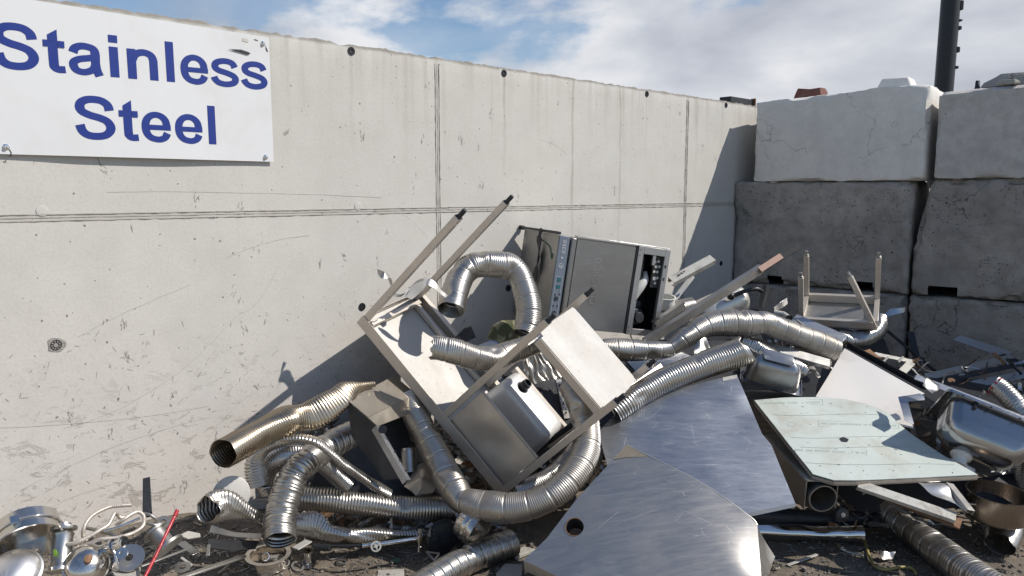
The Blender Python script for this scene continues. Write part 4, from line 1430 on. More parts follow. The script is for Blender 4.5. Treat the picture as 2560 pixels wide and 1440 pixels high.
# torn ribbon of sheet wound round the two left legs
ribbon_pts = [D(944, 678, 3.42), D(958, 688, 3.40), D(972, 690, 3.42), D(978, 712, 3.44), D(985, 735, 3.46), D(1004, 738, 3.5), D(1022, 722, 3.53), D(1040, 706, 3.54), D(1058, 698, 3.55)]
o = ribbon("torn_strip", ribbon_pts, lambda t: 0.022 + 0.012 * math.sin(t * 7), M['galv'], twist=lambda t: 1.2 + 1.4 * math.sin(t * 5))
tag(o, "short crumpled strip of torn sheet caught between the two left table legs", "metal strip")
ribbon_pts = [D(1068, 702, 3.52), D(1085, 712, 3.53), D(1100, 728, 3.54), D(1118, 742, 3.56), D(1138, 752, 3.58), D(1152, 768, 3.6), D(1160, 785, 3.62)]
o = ribbon("torn_strip", ribbon_pts, lambda t: 0.026 + 0.01 * math.sin(t * 9), M['galv'], twist=lambda t: 1.6 + 0.9 * math.sin(t * 6))
tag(o, "twisted strip of torn sheet hanging over the open end of the arched duct", "metal strip")
o = sheet("torn_sheet", [D(1012, 740, 3.56), D(1030, 712, 3.58), D(1062, 694, 3.6), D(1072, 700, 3.6), D(1060, 722, 3.58), D(1042, 738, 3.57), D(1030, 748, 3.56)], M['panel_bright'], thick=0.002, dent=0.01, seed=8, step=0.015)
tag(o, "small torn flap of bright sheet beside the second left table leg", "metal sheet")


# ------------------------------------------------------------------ the dishwasher on its side
def build_dishwasher():
    R = ((0.9266, -0.1397, -0.3491), (0.3469, -0.0407, 0.937), (-0.1451, -0.9894, 0.0108))
    m4 = frame_matrix(R, (0.2445, 3.9927, 1.2824))      # x along the machine's height, y its width, z into its depth
    root = thing("dishwasher", "grey commercial dishwasher lying on its side against the cast wall", "dishwasher", None, mat4=m4)
    A, B, C = 0.663, 0.482, 0.49

    def P(name, mb, mat, parent=root, **kw):
        kw.setdefault('bevel', 0.002)
        return put(name, mb, mat, parent, local=True, **kw)
    mb = MB()
    mb.lbox(0.003, 0.468, 0.002, B - 0.002, 0.012, C)
    mb.lbox(0.468, A, 0.002, 0.02, 0.02, C)
    mb.lbox(0.468, A, B - 0.02, B - 0.002, 0.02, C)
    mb.lbox(A - 0.006, A, 0.02, B - 0.02, 0.02, C)
    P("cabinet", mb, M['appliance_side'])
    # the lid (left face): a slightly dished panel with a folded edge
    vs, fs = sheet_mesh([Vector((0, 0.0, 0.0)), Vector((0, B, 0.0)), Vector((0, B, C)), Vector((0, 0.0, C))], step=0.03, dent=0.004, seed=5)
    link_mesh("lid_panel", vs, fs, M['appliance_side'], root, local=True, solid=0.002)
    # control strip
    mb = MB()
    mb.lbox(0.002, 0.060, 0.004, B - 0.004, -0.004, 0.010)
    strip = P("control_strip", mb, M['strip'])
    mb = MB()
    z = -0.0045
    for y in (0.330, 0.405):
        mb.lathe([(0.0125, 0), (0.0125, 0.001), (0.0095, 0.001), (0.0095, 0.0)], (0.030, y, z), (0, 0, -1), 20)
    mb.lathe([(0.008, 0), (0.008, 0.0012), (0, 0.0012)], (0.030, 0.330, z), (0, 0, -1), 16)
    mb.lathe([(0.0075, 0), (0.0075, 0.0012), (0, 0.0012)], (0.030, 0.405, z), (0, 0, -1), 16)
    for x, y in ((0.018, 0.362), (0.040, 0.362), (0.016, 0.430), (0.043, 0.300), (0.018, 0.305)):
        mb.lbox(x, x + 0.006, y, y + 0.011, z - 0.001, z)
    put("dials", mb, M['print_dark'], strip, local=True)
    mb = MB()
    for y in (0.222, 0.258):
        mb.lbox(0.022, 0.042, y, y + 0.017, z - 0.0012, z)
    put("display", mb, M['print_teal'], strip, local=True)
    mb = MB()
    mb.lathe([(0.0135, 0), (0.0135, 0.001), (0.0115, 0.001), (0.0115, 0.0)], (0.030, 0.158, z), (0, 0, -1), 20)
    mb.lathe([(0.007, 0), (0.007, 0.0012), (0.0045, 0.0012), (0.0045, 0.0)], (0.030, 0.160, z), (0, 0, -1), 16)
    mb.lbox(0.026, 0.034, 0.112, 0.120, z - 0.001, z)
    # white outlines round the button groups
    for y0, y1 in ((0.205, 0.442),):
        pts = [(0.012, y0 + 0.01), (0.048, y0 + 0.01), (0.048, y1), (0.012, y1)]
        for (xa, ya), (xb, yb) in zip(pts, pts[1:] + pts[:1]):
            mb.beam((xa, ya, z - 0.0004), (xb, yb, z - 0.0004), 0.0011, 0.0009, (0, 0, 1))
    put("markings", mb, M['print_white'], strip, local=True)
    # model mark set sideways on the strip: reads G350 from the photo
    def letters(word, x, y, size, depth, mat, name, parent, gap=0.0008, lw=0.16):
        """letters turned to read from bottom to top (down the +y side), in line strokes"""
        seg = {'C': [[(1, .82), (.8, 1), (.3, 1), (0, .75), (0, .25), (.3, 0), (.8, 0), (1, .18)]],
               'G': [[(1, .82), (.8, 1), (.3, 1), (0, .75), (0, .25), (.3, 0), (.8, 0), (1, .2), (1, .48), (.6, .48)]],
               'L': [[(0, 1), (0, 0), (.9, 0)]],
               'A': [[(0, 0), (.5, 1), (1, 0)], [(.2, .35), (.8, .35)]],
               'S': [[(1, .82), (.75, 1), (.25, 1), (0, .78), (.2, .55), (.8, .45), (1, .22), (.75, 0), (.25, 0), (0, .18)]],
               'E': [[(1, 1), (0, 1), (0, 0), (1, 0)], [(0, .52), (.8, .52)]],
               'Q': [[(.5, 0), (.15, .15), (0, .5), (.15, .85), (.5, 1), (.85, .85), (1, .5), (.85, .15), (.5, 0)], [(.6, .3), (1, -.05)]],
               '3': [[(0, .85), (.3, 1), (.8, 1), (1, .78), (.75, .53), (.4, .53)], [(.75, .53), (1, .25), (.8, 0), (.3, 0), (0, .15)]],
               '5': [[(.95, 1), (.1, 1), (0, .55), (.6, .62), (1, .35), (.75, 0), (.2, 0), (0, .15)]],
               '0': [[(.5, 0), (.1, .2), (0, .5), (.1, .8), (.5, 1), (.9, .8), (1, .5), (.9, .2), (.5, 0)]]}
        mb = MB()
        for ch in word:
            for ln in seg[ch]:
                pts = [Vector((x + (1 - py) * size, y - pxx * size * 0.72, depth)) for pxx, py in ln]
                for a, b in zip(pts[:-1], pts[1:]):
                    mb.beam(a, b, size * lw, 0.0012, (0, 0, 1))
            y -= size * 0.72 + size * 0.34
        return put(name, mb, mat, parent, local=True)
    letters("G350", 0.024, 0.092, 0.017, z - 0.0006, M['print_white'], "model_mark", strip)
    # door with a bent handle ridge and an embossed maker's name
    mb = MB()
    mb.lbox(0.0685, 0.098, 0.006, B - 0.006, -0.012, 0.011)
    P("door_handle", mb, M['appliance'], bevel=0.006)
    vs, fs = sheet_mesh([Vector((0.104, 0.010, -0.004)), Vector((0.452, 0.010, -0.004)), Vector((0.452, B - 0.006, -0.004)), Vector((0.104, B - 0.006, -0.004))], extra=[Vector((0.28, 0.40, -0.001)), Vector((0.2, 0.15, -0.0055))], step=0.03, dent=0.0015, seed=2)
    door = link_mesh("door", vs, fs, M['appliance'], root, local=True, solid=0.012, offset=1.0)
    letters("CLASSEQ", 0.222, 0.335, 0.034, -0.0052, M['appliance_base'], "embossed_name", door, lw=0.07)
    mb = MB()
    mb.lbox(0.458, 0.468, 0.006, B - 0.004, -0.002, 0.0115)
    P("door_seal", mb, M['black'], bevel=0)
    # base plinth with a cut-out showing pump and hoses
    mb = MB()
    x0, x1, y0, y1 = 0.503, 0.636, 0.040, 0.448
    mb.lbox(0.470, x0, 0.0, B, -0.006, 0.018)
    mb.lbox(x1, A + 0.004, 0.0, B, -0.006, 0.018)
    mb.lbox(x0, x1, 0.0, y0, -0.006, 0.018)
    mb.lbox(x0, x1, y1, B, -0.006, 0.018)
    # rounded corner tongue
    mb.lbox(0.565, 0.583, y0, y0 + 0.055, -0.004, 0.012)
    base = P("base_frame", mb, M['appliance_base'], bevel=0.0015)
    mb = MB()
    for y in (0.085, 0.155, 0.385):
        mb.lbox(0.643, 0.654, y, y + 0.016, -0.0072, -0.0055)
    for y in (0.02, 0.05, 0.462, 0.44):
        mb.lathe([(0.003, 0), (0.003, 0.0015), (0, 0.0015)], (0.481, y, -0.006), (0, 0, -1), 8)
    put("slots", mb, M['print_dark'], base, local=True)
    mb = MB()
    mb.lbox(0.470, A - 0.008, 0.021, B - 0.021, 0.17, 0.18)
    mb.lbox(0.4685, 0.4715, 0.021, B - 0.021, 0.02, 0.17)
    mb.lbox(0.472, A - 0.0065, B - 0.0235, B - 0.0205, 0.02, 0.17)
    mb.lbox(0.472, A - 0.0065, 0.0205, 0.0235, 0.02, 0.17)
    mb.lbox(A - 0.009, A - 0.0065, 0.024, B - 0.024, 0.02, 0.17)
    P("shade_liner", mb, M['black'], bevel=0)  # black liner added in place of the cavity's deep shade
    mb = MB()
    mb.lathe([(0.0, 0.0), (0.052, 0.0), (0.056, 0.02), (0.056, 0.10), (0.04, 0.12), (0, 0.12)], (0.535, 0.395, 0.16), (0.15, -0.1, -1), 24)
    mb.lathe([(0.03, 0), (0.03, 0.03), (0, 0.03)], (0.55, 0.39, 0.05), (0.15, -0.1, -1), 20)
    mb.lbox(0.52, 0.57, 0.30, 0.33, 0.06, 0.12)
    P("pump", mb, M['dark'])
    mb = MB()
    pth = [Vector(p) for p in catmull([(0.49, 0.30, 0.075), (0.515, 0.262, 0.065), (0.545, 0.215, 0.05), (0.568, 0.18, 0.05), (0.580, 0.14, 0.08)], 6)]
    mb.tube(pth, [0.046 - 0.034 * i / (len(pth) - 1) for i in range(len(pth))], 16)
    P("white_hose", mb, M['white_plastic'], bevel=0)
    mb = MB()
    mb.lbox(0.505, 0.552, 0.05, 0.20, 0.05, 0.12)
    P("control_box", mb, M['dark'], bevel=0.006)
    mb = MB()
    mb.lbox(0.584, 0.634, 0.044, 0.215, 0.016, 0.020)
    perf = P("perforated_plate", mb, M['black'], bevel=0)
    mb = MB()
    for x, y, r in ((0.594, 0.075, 0.006), (0.614, 0.07, 0.006), (0.604, 0.10, 0.007), (0.624, 0.098, 0.006), (0.597, 0.128, 0.006), (0.616, 0.128, 0.006), (0.605, 0.165, 0.009), (0.623, 0.16, 0.006), (0.612, 0.19, 0.006)):
        mb.lathe([(r * 1.2, 0), (r * 1.2, 0.001), (0, 0.001)], (x, y, 0.0155), (0, 0, -1), 14)
    put("perforation", mb, M['white_plastic'], perf, local=True)
    # trim along the upper edge and the black rail sticking out at the lid end
    mb = MB()
    mb.lbox(0.10, A, -0.008, -0.0005, -0.004, 0.03)
    P("edge_trim", mb, M['white_metal'], bevel=0.001)
    mb = MB()
    mb.lbox(-0.018, 0.004, -0.016, -0.001, -0.01, C + 0.02)
    mb.lbox(-0.022, 0.008, -0.020, 0.004, C + 0.022, C + 0.04)
    P("lid_rail", mb, M['dark'])
    # frayed seal hanging down the lid face
    pts = [m4 @ Vector(v) for v in ((-0.02, -0.02, 0.20), (-0.024, 0.03, 0.205), (-0.02, 0.10, 0.19), (-0.022, 0.17, 0.18), (-0.02, 0.24, 0.20), (-0.022, 0.29, 0.21))]
    seal = ribbon("frayed_seal", pts, lambda t: 0.022 + 0.05 * max(0, math.sin(t * 4.2 - 0.6)) * t + 0.008 * math.sin(t * 31), M['dark'], root, up=tuple(m4.to_3x3() @ Vector((0, 0, 1))), thick=0.006, twist=lambda t: 1.5 + 0.5 * math.sin(t * 9))
    pts = [m4 @ Vector(v) for v in ((-0.004, 0.03, 0.30), (-0.004, 0.05, 0.17), (-0.004, 0.075, 0.09), (-0.004, 0.13, 0.05), (-0.004, 0.10, 0.045))]
    mb = MB()
    mb.tube([Vector(p) for p in catmull([tuple(p) for p in pts], 6)], 0.0025, 6)
    put("green_wire", mb, plain("green_wire_sheath", (0.02, 0.12, 0.06), 0.5), root)


build_dishwasher()


# ------------------------------------------------------------------ small upturned table at the right
def build_small_table():
    R = ((0.8979, 0.4075, -0.1668), (-0.4401, 0.8413, -0.3138), (0.0125, 0.3551, 0.9347))
    B = 0.352 * 0.93
    o0 = ORI + (Vector((1.9796, 5.2088, 0.7784)) - ORI) * 0.93 - Vector((0.4075, 0.8413, 0.3551)) * B
    m4 = frame_matrix(R, o0)     # x along the front, y towards the back, z up the legs
    root = thing("small_table", "small upturned steel table with four legs, one bent inwards, by the dark blocks", "table", None, mat4=m4)
    A, H, q = 0.46 * 0.93, 0.335 * 0.93, 0.029

    def P(name, mb, mat, parent=root, **kw):
        kw.setdefault('bevel', 0.002)
        return put(name, mb, mat, parent, local=True, **kw)
    mb = MB()
    mb.lbox(0.001, A - 0.001, 0.001, B - 0.001, -0.005, -0.001)
    P("top_panel", mb, M['galv'], bevel=0)
    mb = MB()
    mb.lbox(q, A - q, B - 0.028, B, 0.0, 0.05)
    P("back_apron", mb, M['frame'])
    mb = MB()
    mb.lbox(q, A - q, 0.0, 0.028, 0.0, 0.045)
    P("front_apron", mb, M['frame'])
    for x0 in (0.0, A - 0.028):
        mb = MB()
        mb.lbox(x0, x0 + 0.028, q, B - q, 0.0, 0.042)
        P("side_apron", mb, M['frame'])
    for (x, y, tip) in ((q / 2, q / 2, (0, 0)), (A - q / 2, B - q / 2, (0, 0)), (q / 2, B - q / 2, (0, 0)), (A - q / 2, q / 2, (-0.14, 0.06))):
        mb = MB()
        a = Vector((x, y, 0.001))
        b = Vector((x + tip[0], y + tip[1], H * (0.95 if tip[0] else 1.0)))
        mb.beam(a, b, q, q, (0, 1, 0))
        leg = P("leg", mb, M['frame'])
        mb = MB()
        d = (b - a).normalized()
        mb.lathe([(0.013, 0), (0.013, 0.008), (0.010, 0.010), (0.010, 0.030), (0, 0.031)], b, d, 12)
        put("foot", mb, M['galv'], leg, local=True)


build_small_table()


# ------------------------------------------------------------------ flexible ducts
DG = "flexible ducts in the scrap heap"
duct("flexible_duct", "arched bright duct standing between the table legs and the dishwasher", [(1127, 776, 3.58, 1.0), (1139, 727, 3.65), (1158, 684, 3.72), (1190, 662, 3.74), (1236, 661, 3.76, 1.02), (1272, 666, 3.78, 1.04), (1297, 684, 3.78, .88), (1314, 731, 3.76, .98), (1322, 772, 3.74, 1.02), (1319, 812, 3.72, 1.0), (1312, 836, 3.70, .85)], 0.0625, M['duct'], seams=9, ragged=0.006, seed=1)
duct("flexible_duct", "crushed short duct lying over the pale underside of the sink table", [(1080, 868, 3.28, .98, .7), (1100, 872, 3.28, 1.0, .75), (1138, 880, 3.29, 1, .85), (1190, 893, 3.32, .98, .85), (1235, 894, 3.36, .95, .85), (1277, 880, 3.42, .95, .9), (1330, 862, 3.50, .9, .9), (1368, 850, 3.54, .85)], 0.053, M['duct_dull'], seams=8, crump=0.05, ragged=0.025, seed=2)
duct("flexible_duct", "golden tarnished duct with a round open mouth, against the cast wall", [(557, 1136, 2.70), (590, 1117, 2.77), (630, 1095, 2.85), (680, 1068, 2.95, 1.03), (715, 1052, 3.01, 1.06), (745, 1046, 3.06, 1.0, .6), (775, 1040, 3.10, 1.12, .42), (810, 1022, 3.13, 1.12, .35), (845, 1000, 3.17, 1.02, .3), (866, 982, 3.20, .95, .25), (886, 970, 3.24, .62, .2), (905, 965, 3.28, .34, .2), (937, 960, 3.34, .22, .15)], 0.052, M['duct_gold'], seams=0, pitch=0.0125, amp=0.0028, crump=0.04, ragged=0.008, seed=3)
duct("flexible_duct", "flattened shiny duct curling like a ribbon under the golden duct", [(648, 1215, 3.02, .9, .5), (640, 1180, 3.02, .85, .5), (640, 1148, 3.02, .7, .4), (667, 1116, 3.01, .5, .6), (724, 1099, 3.0, .38, .8), (780, 1102, 3.0, .34, .85), (817, 1124, 3.02, .32, .85), (855, 1158, 3.05, .36, .8), (911, 1196, 3.09, .36, .8), (970, 1234, 3.13, .4, .8)], 0.05, M['duct'], seams=0, crump=0.16, seed=4, amp=0.0042, pitch=0.011)
duct("flexible_duct", "curved bright duct with its open end pointing down at a steel ring", [(701, 1352, 2.90), (700, 1325, 2.93), (702, 1294, 2.96), (709, 1256, 2.99), (727, 1207, 3.03), (757, 1162, 3.08), (802, 1127, 3.18), (847, 1102, 3.3), (900, 1076, 3.44)], 0.0585, M['duct'], seams=4, pitch=0.012, amp=0.0023, seed=5)
duct("flexible_duct", "straight ribbed duct running level beneath the kinked duct", [(742, 1245, 3.24), (817, 1249, 3.25), (930, 1262, 3.28), (1042, 1272, 3.32), (1117, 1272, 3.36), (1190, 1268, 3.42)], 0.050, M['duct'], seams=0, pitch=0.0125, amp=0.0026, seed=6)
duct("flexible_duct", "long kinked duct looping in a U under the corner of the sink table", [(1016, 985, 3.50, .95), (1030, 1020, 3.48, .98), (1053, 1066, 3.44), (1080, 1117, 3.38, 1.02), (1106, 1170, 3.30, 1.05), (1136, 1222, 3.20, 1.06), (1156, 1250, 3.16, .95), (1185, 1258, 3.12, .98), (1230, 1266, 3.08, 1.05), (1270, 1270, 3.06, 1.02), (1333, 1260, 3.05), (1393, 1227, 3.06), (1437, 1183, 3.10), (1462, 1133, 3.16), (1466, 1083, 3.22), (1458, 1033, 3.30), (1444, 1000, 3.36), (1428, 968, 3.42)], 0.0575, M['duct_dull'], seams=11, seed=7)
duct("flexible_duct", "crushed duct lying flat along the ground behind the open-ended curved duct", [(524, 1274, 2.80, .8, .8), (540, 1268, 2.84, .95, .7), (570, 1264, 2.89, .85, .5), (611, 1279, 2.95, .52, .5), (656, 1303, 3.02, .5, .6), (700, 1308, 3.08, .6, .5), (750, 1310, 3.12, .8, .4), (791, 1314, 3.14, .8, .4), (822, 1328, 3.14, .6, .4), (874, 1334, 3.16, .5, .5), (930, 1336, 3.2, .52, .5), (1005, 1336, 3.25, .42, .6), (1060, 1332, 3.3, .4, .6)], 0.052, M['duct'], seams=0, crump=0.30, seed=8, pitch=0.0125, amp=0.0034)
g = [G(1282, 1357, 0.062), G(1245, 1369, 0.06), G(1204, 1384, 0.06), G(1155, 1406, 0.06), G(1110, 1432, 0.06), G(1050, 1470, 0.06), G(985, 1510, 0.06)]


def to_px(p):
    q = p - ORI
    d = q.dot(CF)
    return (1280 + FPX * q.dot(CR) / d, 720 - FPX * q.dot(CU) / d, d)


duct("flexible_duct", "bright duct lying on the bare dirt at the lower edge, running off below", [to_px(p) for p in g], 0.0545, M['duct'], seams=4, pitch=0.012, amp=0.0023, ragged=0.004, seed=9)
duct("flexible_duct", "wavy duct with a pinched waist stretching right from below the dishwasher", [(1506, 872, 3.80, .8), (1530, 872, 3.81, .86), (1568, 875, 3.82, .9), (1631, 876, 3.85, .85), (1668, 873, 3.88, .7), (1685, 864, 3.89, .72), (1711, 845, 3.9, .85), (1743, 824, 3.92, .92), (1775, 812, 3.94, 1.0), (1823, 809, 3.96, 1.12), (1868, 808, 3.98, 1.12), (1893, 808, 4.0, 1.0), (1911, 806, 4.01, .97), (1951, 821, 4.04), (2003, 842, 4.06), (2052, 862, 4.08, 1.02), (2088, 874, 4.1, .95)], 0.060, M['duct_dull'], seams=9, crump=0.03, ragged=0.012, seed=10)
duct("flexible_duct", "ribbed duct with a torn flared end lying along the top of the blue hood", [(1866, 872, 3.62, 1.3, .8), (1846, 882, 3.62, 1.22), (1791, 901, 3.60, 1.18), (1727, 924, 3.56, 1.12), (1663, 950, 3.52, 1.05), (1612, 978, 3.48), (1572, 1004, 3.44, .95), (1535, 1030, 3.42, .9)], 0.053, M['duct'], seams=0, pitch=0.013, amp=0.0026, ragged=0.03, seed=11)
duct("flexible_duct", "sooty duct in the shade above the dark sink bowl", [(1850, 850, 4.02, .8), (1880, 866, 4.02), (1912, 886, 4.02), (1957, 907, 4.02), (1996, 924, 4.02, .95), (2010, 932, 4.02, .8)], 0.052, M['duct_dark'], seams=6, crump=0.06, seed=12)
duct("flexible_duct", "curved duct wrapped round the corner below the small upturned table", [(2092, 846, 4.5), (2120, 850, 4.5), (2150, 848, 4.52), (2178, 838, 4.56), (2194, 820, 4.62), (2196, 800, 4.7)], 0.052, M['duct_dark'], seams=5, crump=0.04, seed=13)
g = [G(2118, 1216, 0.17), G(2150, 1240, 0.14), G(2191, 1268, 0.10), G(2249, 1308, 0.075), G(2307, 1348, 0.066), G(2366, 1392, 0.066), G(2420, 1432, 0.066), G(2480, 1468, 0.066), G(2530, 1490, 0.066)]
duct("flexible_duct", "long bright duct snaking over the dirt from under the pale green board", [to_px(p) for p in g], 0.064, M['duct'], seams=5, pitch=0.0125, crump=0.02, seed=14)
g = [G(2499, 1362, 0.070), G(2510, 1338, 0.075), G(2526, 1312, 0.085), G(2552, 1282, 0.10), G(2600, 1255, 0.12)]
duct("flexible_duct", "short duct with a crumpled mouth beside the burnt pot at the right edge", [(*to_px(g[0]), 1.0, .8), (*to_px(g[1]), 1.08, .9)] + [to_px(p) for p in g[2:]], 0.056, M['duct'], seams=0, crump=0.10, ragged=0.03, seed=15)
dotted = duct("flexible_duct", "duct with red dots round its rim behind the shiny sink bowl", [(2484, 962, 3.62), (2500, 973, 3.6), (2522, 992, 3.56), (2548, 1020, 3.52), (2590, 1060, 3.48)], 0.046, M['duct'], seams=0, pitch=0.0125, seed=16)
duct("flexible_duct", "crushed dark duct glimpsed below the sink table inside the U of the kinked duct", [(1290, 1232, 3.34, .8), (1325, 1218, 3.36), (1365, 1200, 3.4), (1410, 1158, 3.5), (1440, 1120, 3.6)], 0.040, M['duct'], seams=0, crump=0.14, seed=17)
duct("flexible_duct", "short duct end showing behind the long timber-tipped channel", [(1640, 812, 4.42), (1668, 790, 4.42), (1700, 772, 4.44), (1732, 764, 4.46)], 0.050, M['duct'], seams=0, seed=18)
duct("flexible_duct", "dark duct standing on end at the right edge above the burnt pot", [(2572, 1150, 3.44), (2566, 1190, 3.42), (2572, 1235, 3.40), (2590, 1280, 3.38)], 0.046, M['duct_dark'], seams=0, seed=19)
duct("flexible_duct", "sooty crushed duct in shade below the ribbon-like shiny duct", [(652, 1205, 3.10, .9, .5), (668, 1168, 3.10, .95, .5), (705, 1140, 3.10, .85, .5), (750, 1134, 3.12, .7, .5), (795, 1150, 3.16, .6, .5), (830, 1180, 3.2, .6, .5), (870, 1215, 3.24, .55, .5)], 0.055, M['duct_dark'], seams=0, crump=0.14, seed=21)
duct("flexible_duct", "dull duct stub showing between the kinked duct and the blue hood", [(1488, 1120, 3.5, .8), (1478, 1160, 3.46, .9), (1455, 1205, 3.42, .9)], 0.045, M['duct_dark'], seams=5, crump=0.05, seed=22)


def rim_dots(o, c, nxt, r):
    ax = (nxt - c).normalized()
    a = ax.cross(Vector((0, 0, 1))).normalized()
    b = ax.cross(a)
    mb = MB()
    for k in range(10):
        q = 2 * math.pi * k / 10
        u = a * math.cos(q) + b * math.sin(q)
        t = -a * math.sin(q) + b * math.cos(q)
        mb.box(c + ax * 0.010 + u * (r + 0.002), ax * 0.006, t * 0.004, u * 0.0012)
    MATRIX[o.name] = Matrix.Translation(o.location)
    put("rim_dots", mb, M['red'], o)


rim_dots(dotted, D(2484, 962, 3.62), D(2500, 973, 3.6), 0.047)

# ------------------------------------------------------------------ large sheets
def circle_on(c, n, r, seg=20):
    n = Vector(n).normalized()
    a = n.cross(Vector((0, 0, 1))).normalized()
    b = n.cross(a)
    return [Vector(c) + (a * math.cos(2 * math.pi * k / seg) + b * math.sin(2 * math.pi * k / seg)) * r for k in range(seg)]


def build_front_hood():
    A = D(1566, 1112, 3.02)
    R1, R2, R3, R4 = D(1640, 1150, 3.0), D(1760, 1214, 2.96), D(1870, 1290, 2.92), D(1893, 1312, 2.90)
    L1, L2, L3 = D(1440, 1250, 2.97), D(1366, 1345, 2.93), D(1308, 1398, 2.90)
    B1, B2, B3 = D(1420, 1452, 2.79), D(1560, 1520, 2.66), D(1700, 1560, 2.58)
    K = D(1906, 1470, 2.66)
    hc = D(1437, 1318, 2.905)
    root = thing("metal_hood", "large dented grey metal hood sheet with a round hole, lying on the dirt in front", "metal sheet", (hc.x, hc.y, 0.0))
    A, R1, R2, R3, R4, K, B3, B2, B1, L3, L2, L1, hc = flatten([A, R1, R2, R3, R4, K, B3, B2, B1, L3, L2, L1, hc])
    nrm = (R3 - A).cross(L3 - A).normalized()
    if nrm.dot(ORI - A) < 0:
        nrm = -nrm
    lift = lambda q, h: q + nrm * h
    mid = lambda a, b, t: a.lerp(b, t)
    outline = [A, lift(R1, .004), lift(R2, .008), lift(R3, .006), R4, lift(mid(R4, K, .5), -.006), lift(K, -.008), B3, B2, B1, lift(L3, -.012), lift(L2, -.006), L1]
    L3, L2 = lift(L3, -.012), lift(L2, -.006)
    extra = [lift(mid(mid(A, B2, 0.5), R3, 0.35), 0.014), lift(mid(mid(L2, R2, .5), B1, .25), 0.012), lift(mid(R4, K, .35) * 0.86 + B2 * 0.14, 0.012), lift(mid(R4, K, .7) * 0.86 + B2 * 0.14, 0.012)]
    hole = circle_on(hc, nrm, 0.034, 26)
    sheet("hood_skin", outline, M['hood'], root, thick=0.0022, extra=extra, holes=[hole], step=0.028, dent=0.003, dscale=4.0, seed=1)
    # folded end: the crease that catches the sun and the tapering end face
    flap = [R4, D(1912, 1350, 2.875), D(1938, 1392, 2.86), D(1918, 1440, 2.78), D(1896, 1500, 2.66), lift(K, -.007), lift(mid(R4, K, .5), -.005)]
    sheet("folded_end", flap, M['hood'], root, thick=0.0022, step=0.02, dent=0.006, dscale=9, seed=4)
    mb = MB()
    c = hc + nrm * 0.0015
    mb.lathe([(0.0375, 0.0), (0.037, 0.0012), (0.0355, 0.0018), (0.0338, 0.0012)], c, nrm, 32)
    put("hole_ring", mb, M['rust'], root)
    mb = MB()
    mb.lathe([(0.0337, 0.0), (0.0337, -0.05), (0.030, -0.075)], c, nrm, 32)
    put("hole_shade_sleeve", mb, M['rubber'], root)  # dark sleeve added to stand in for the shade beneath the hole
    mb = MB()
    mb.tube([Vector(q) for q in catmull([tuple(v - nrm * .002) for v in (A, outline[1], outline[2], outline[3], R4)], 6)], 0.0042, 8)
    put("rolled_hem", mb, M['galv'], root)
    vs, fs = sheet_mesh([lift(A, .0018), lift(mid(A, R1, .8), .0036), lift(mid(A, B2, .09), .0025), lift(mid(A, L1, .28), .0018)], step=0.02)
    link_mesh("dried_grime", vs, fs, M['grime'], root)
    # turned flange along the left and lower edge
    dn = -nrm * 0.06 + Vector((0, 0, -0.03))
    mb = MB()
    for a, b in ((L1, L2), (L2, L3)):
        mb.add([a - nrm * .0015, b - nrm * .0015, b + dn, a + dn], [(0, 1, 2, 3)])
    for a, b in ((L3, B1), (B1, B2)):
        mb.add([a - nrm * .0015, b - nrm * .0015, b + dn * 0.7, a + dn * 0.7], [(0, 1, 2, 3)])
    put("flange", mb, M['panel_brown'], root, solid=0.002)


build_front_hood()


def build_back_hood():
    TL, T2, TR = D(1560, 1012, 3.56), D(1770, 953, 3.50), D(1842, 938, 3.48)
    RB, BL = D(1988, 1258, 3.10), D(1856, 1286, 3.03)
    root = thing("metal_hood", "blue reflecting hood panel leaning behind the front hood sheet", "metal sheet", (BL.x, BL.y, 0.05))
    out = flatten([TL, T2, TR, D(1905, 1085, 3.33), D(1928, 1112, 3.29), RB, BL, D(1720, 1230, 3.10), D(1520, 1170, 3.2), D(1496, 1080, 3.38)])
    TL, T2, TR, RB, BL = out[0], out[1], out[2], out[5], out[6]
    nn = (TR - BL).cross(RB - BL).normalized()
    if nn.dot(ORI - BL) < 0:
        nn = -nn
    ex = [TR.lerp(BL, .22) + nn * 0.007, TR.lerp(BL, .34) - nn * 0.003, TL.lerp(RB, .5) + nn * 0.006]
    sheet("hood_skin", out, M['hood2'], root, thick=0.0022, extra=ex, step=0.03, dent=0.003, dscale=5.0, seed=6)
    # lower flange and rusty lip at the peak
    nrm = (TR - BL).cross(RB - BL).normalized()
    if nrm.dot(ORI - BL) < 0:
        nrm = -nrm
    mb = MB()
    mb.add([BL + nrm * .002, RB + nrm * .002, RB + Vector((0, 0, -0.022)) + nrm * .012, BL + Vector((0, 0, -0.022)) + nrm * .012], [(0, 1, 2, 3)])
    put("lower_flange", mb, M['galv'], root, solid=0.002)
    mb = MB()
    mb.add([T2.lerp(TR, .5) + nrm * .003, TR + nrm * .003, TR.lerp(BL, .03) + nrm * .003, T2.lerp(TR, .5).lerp(BL, .03) + nrm * .003], [(0, 1, 2, 3)])
    put("rusted_lip", mb, M['pale_ch'], root, solid=0.003)


build_back_hood()


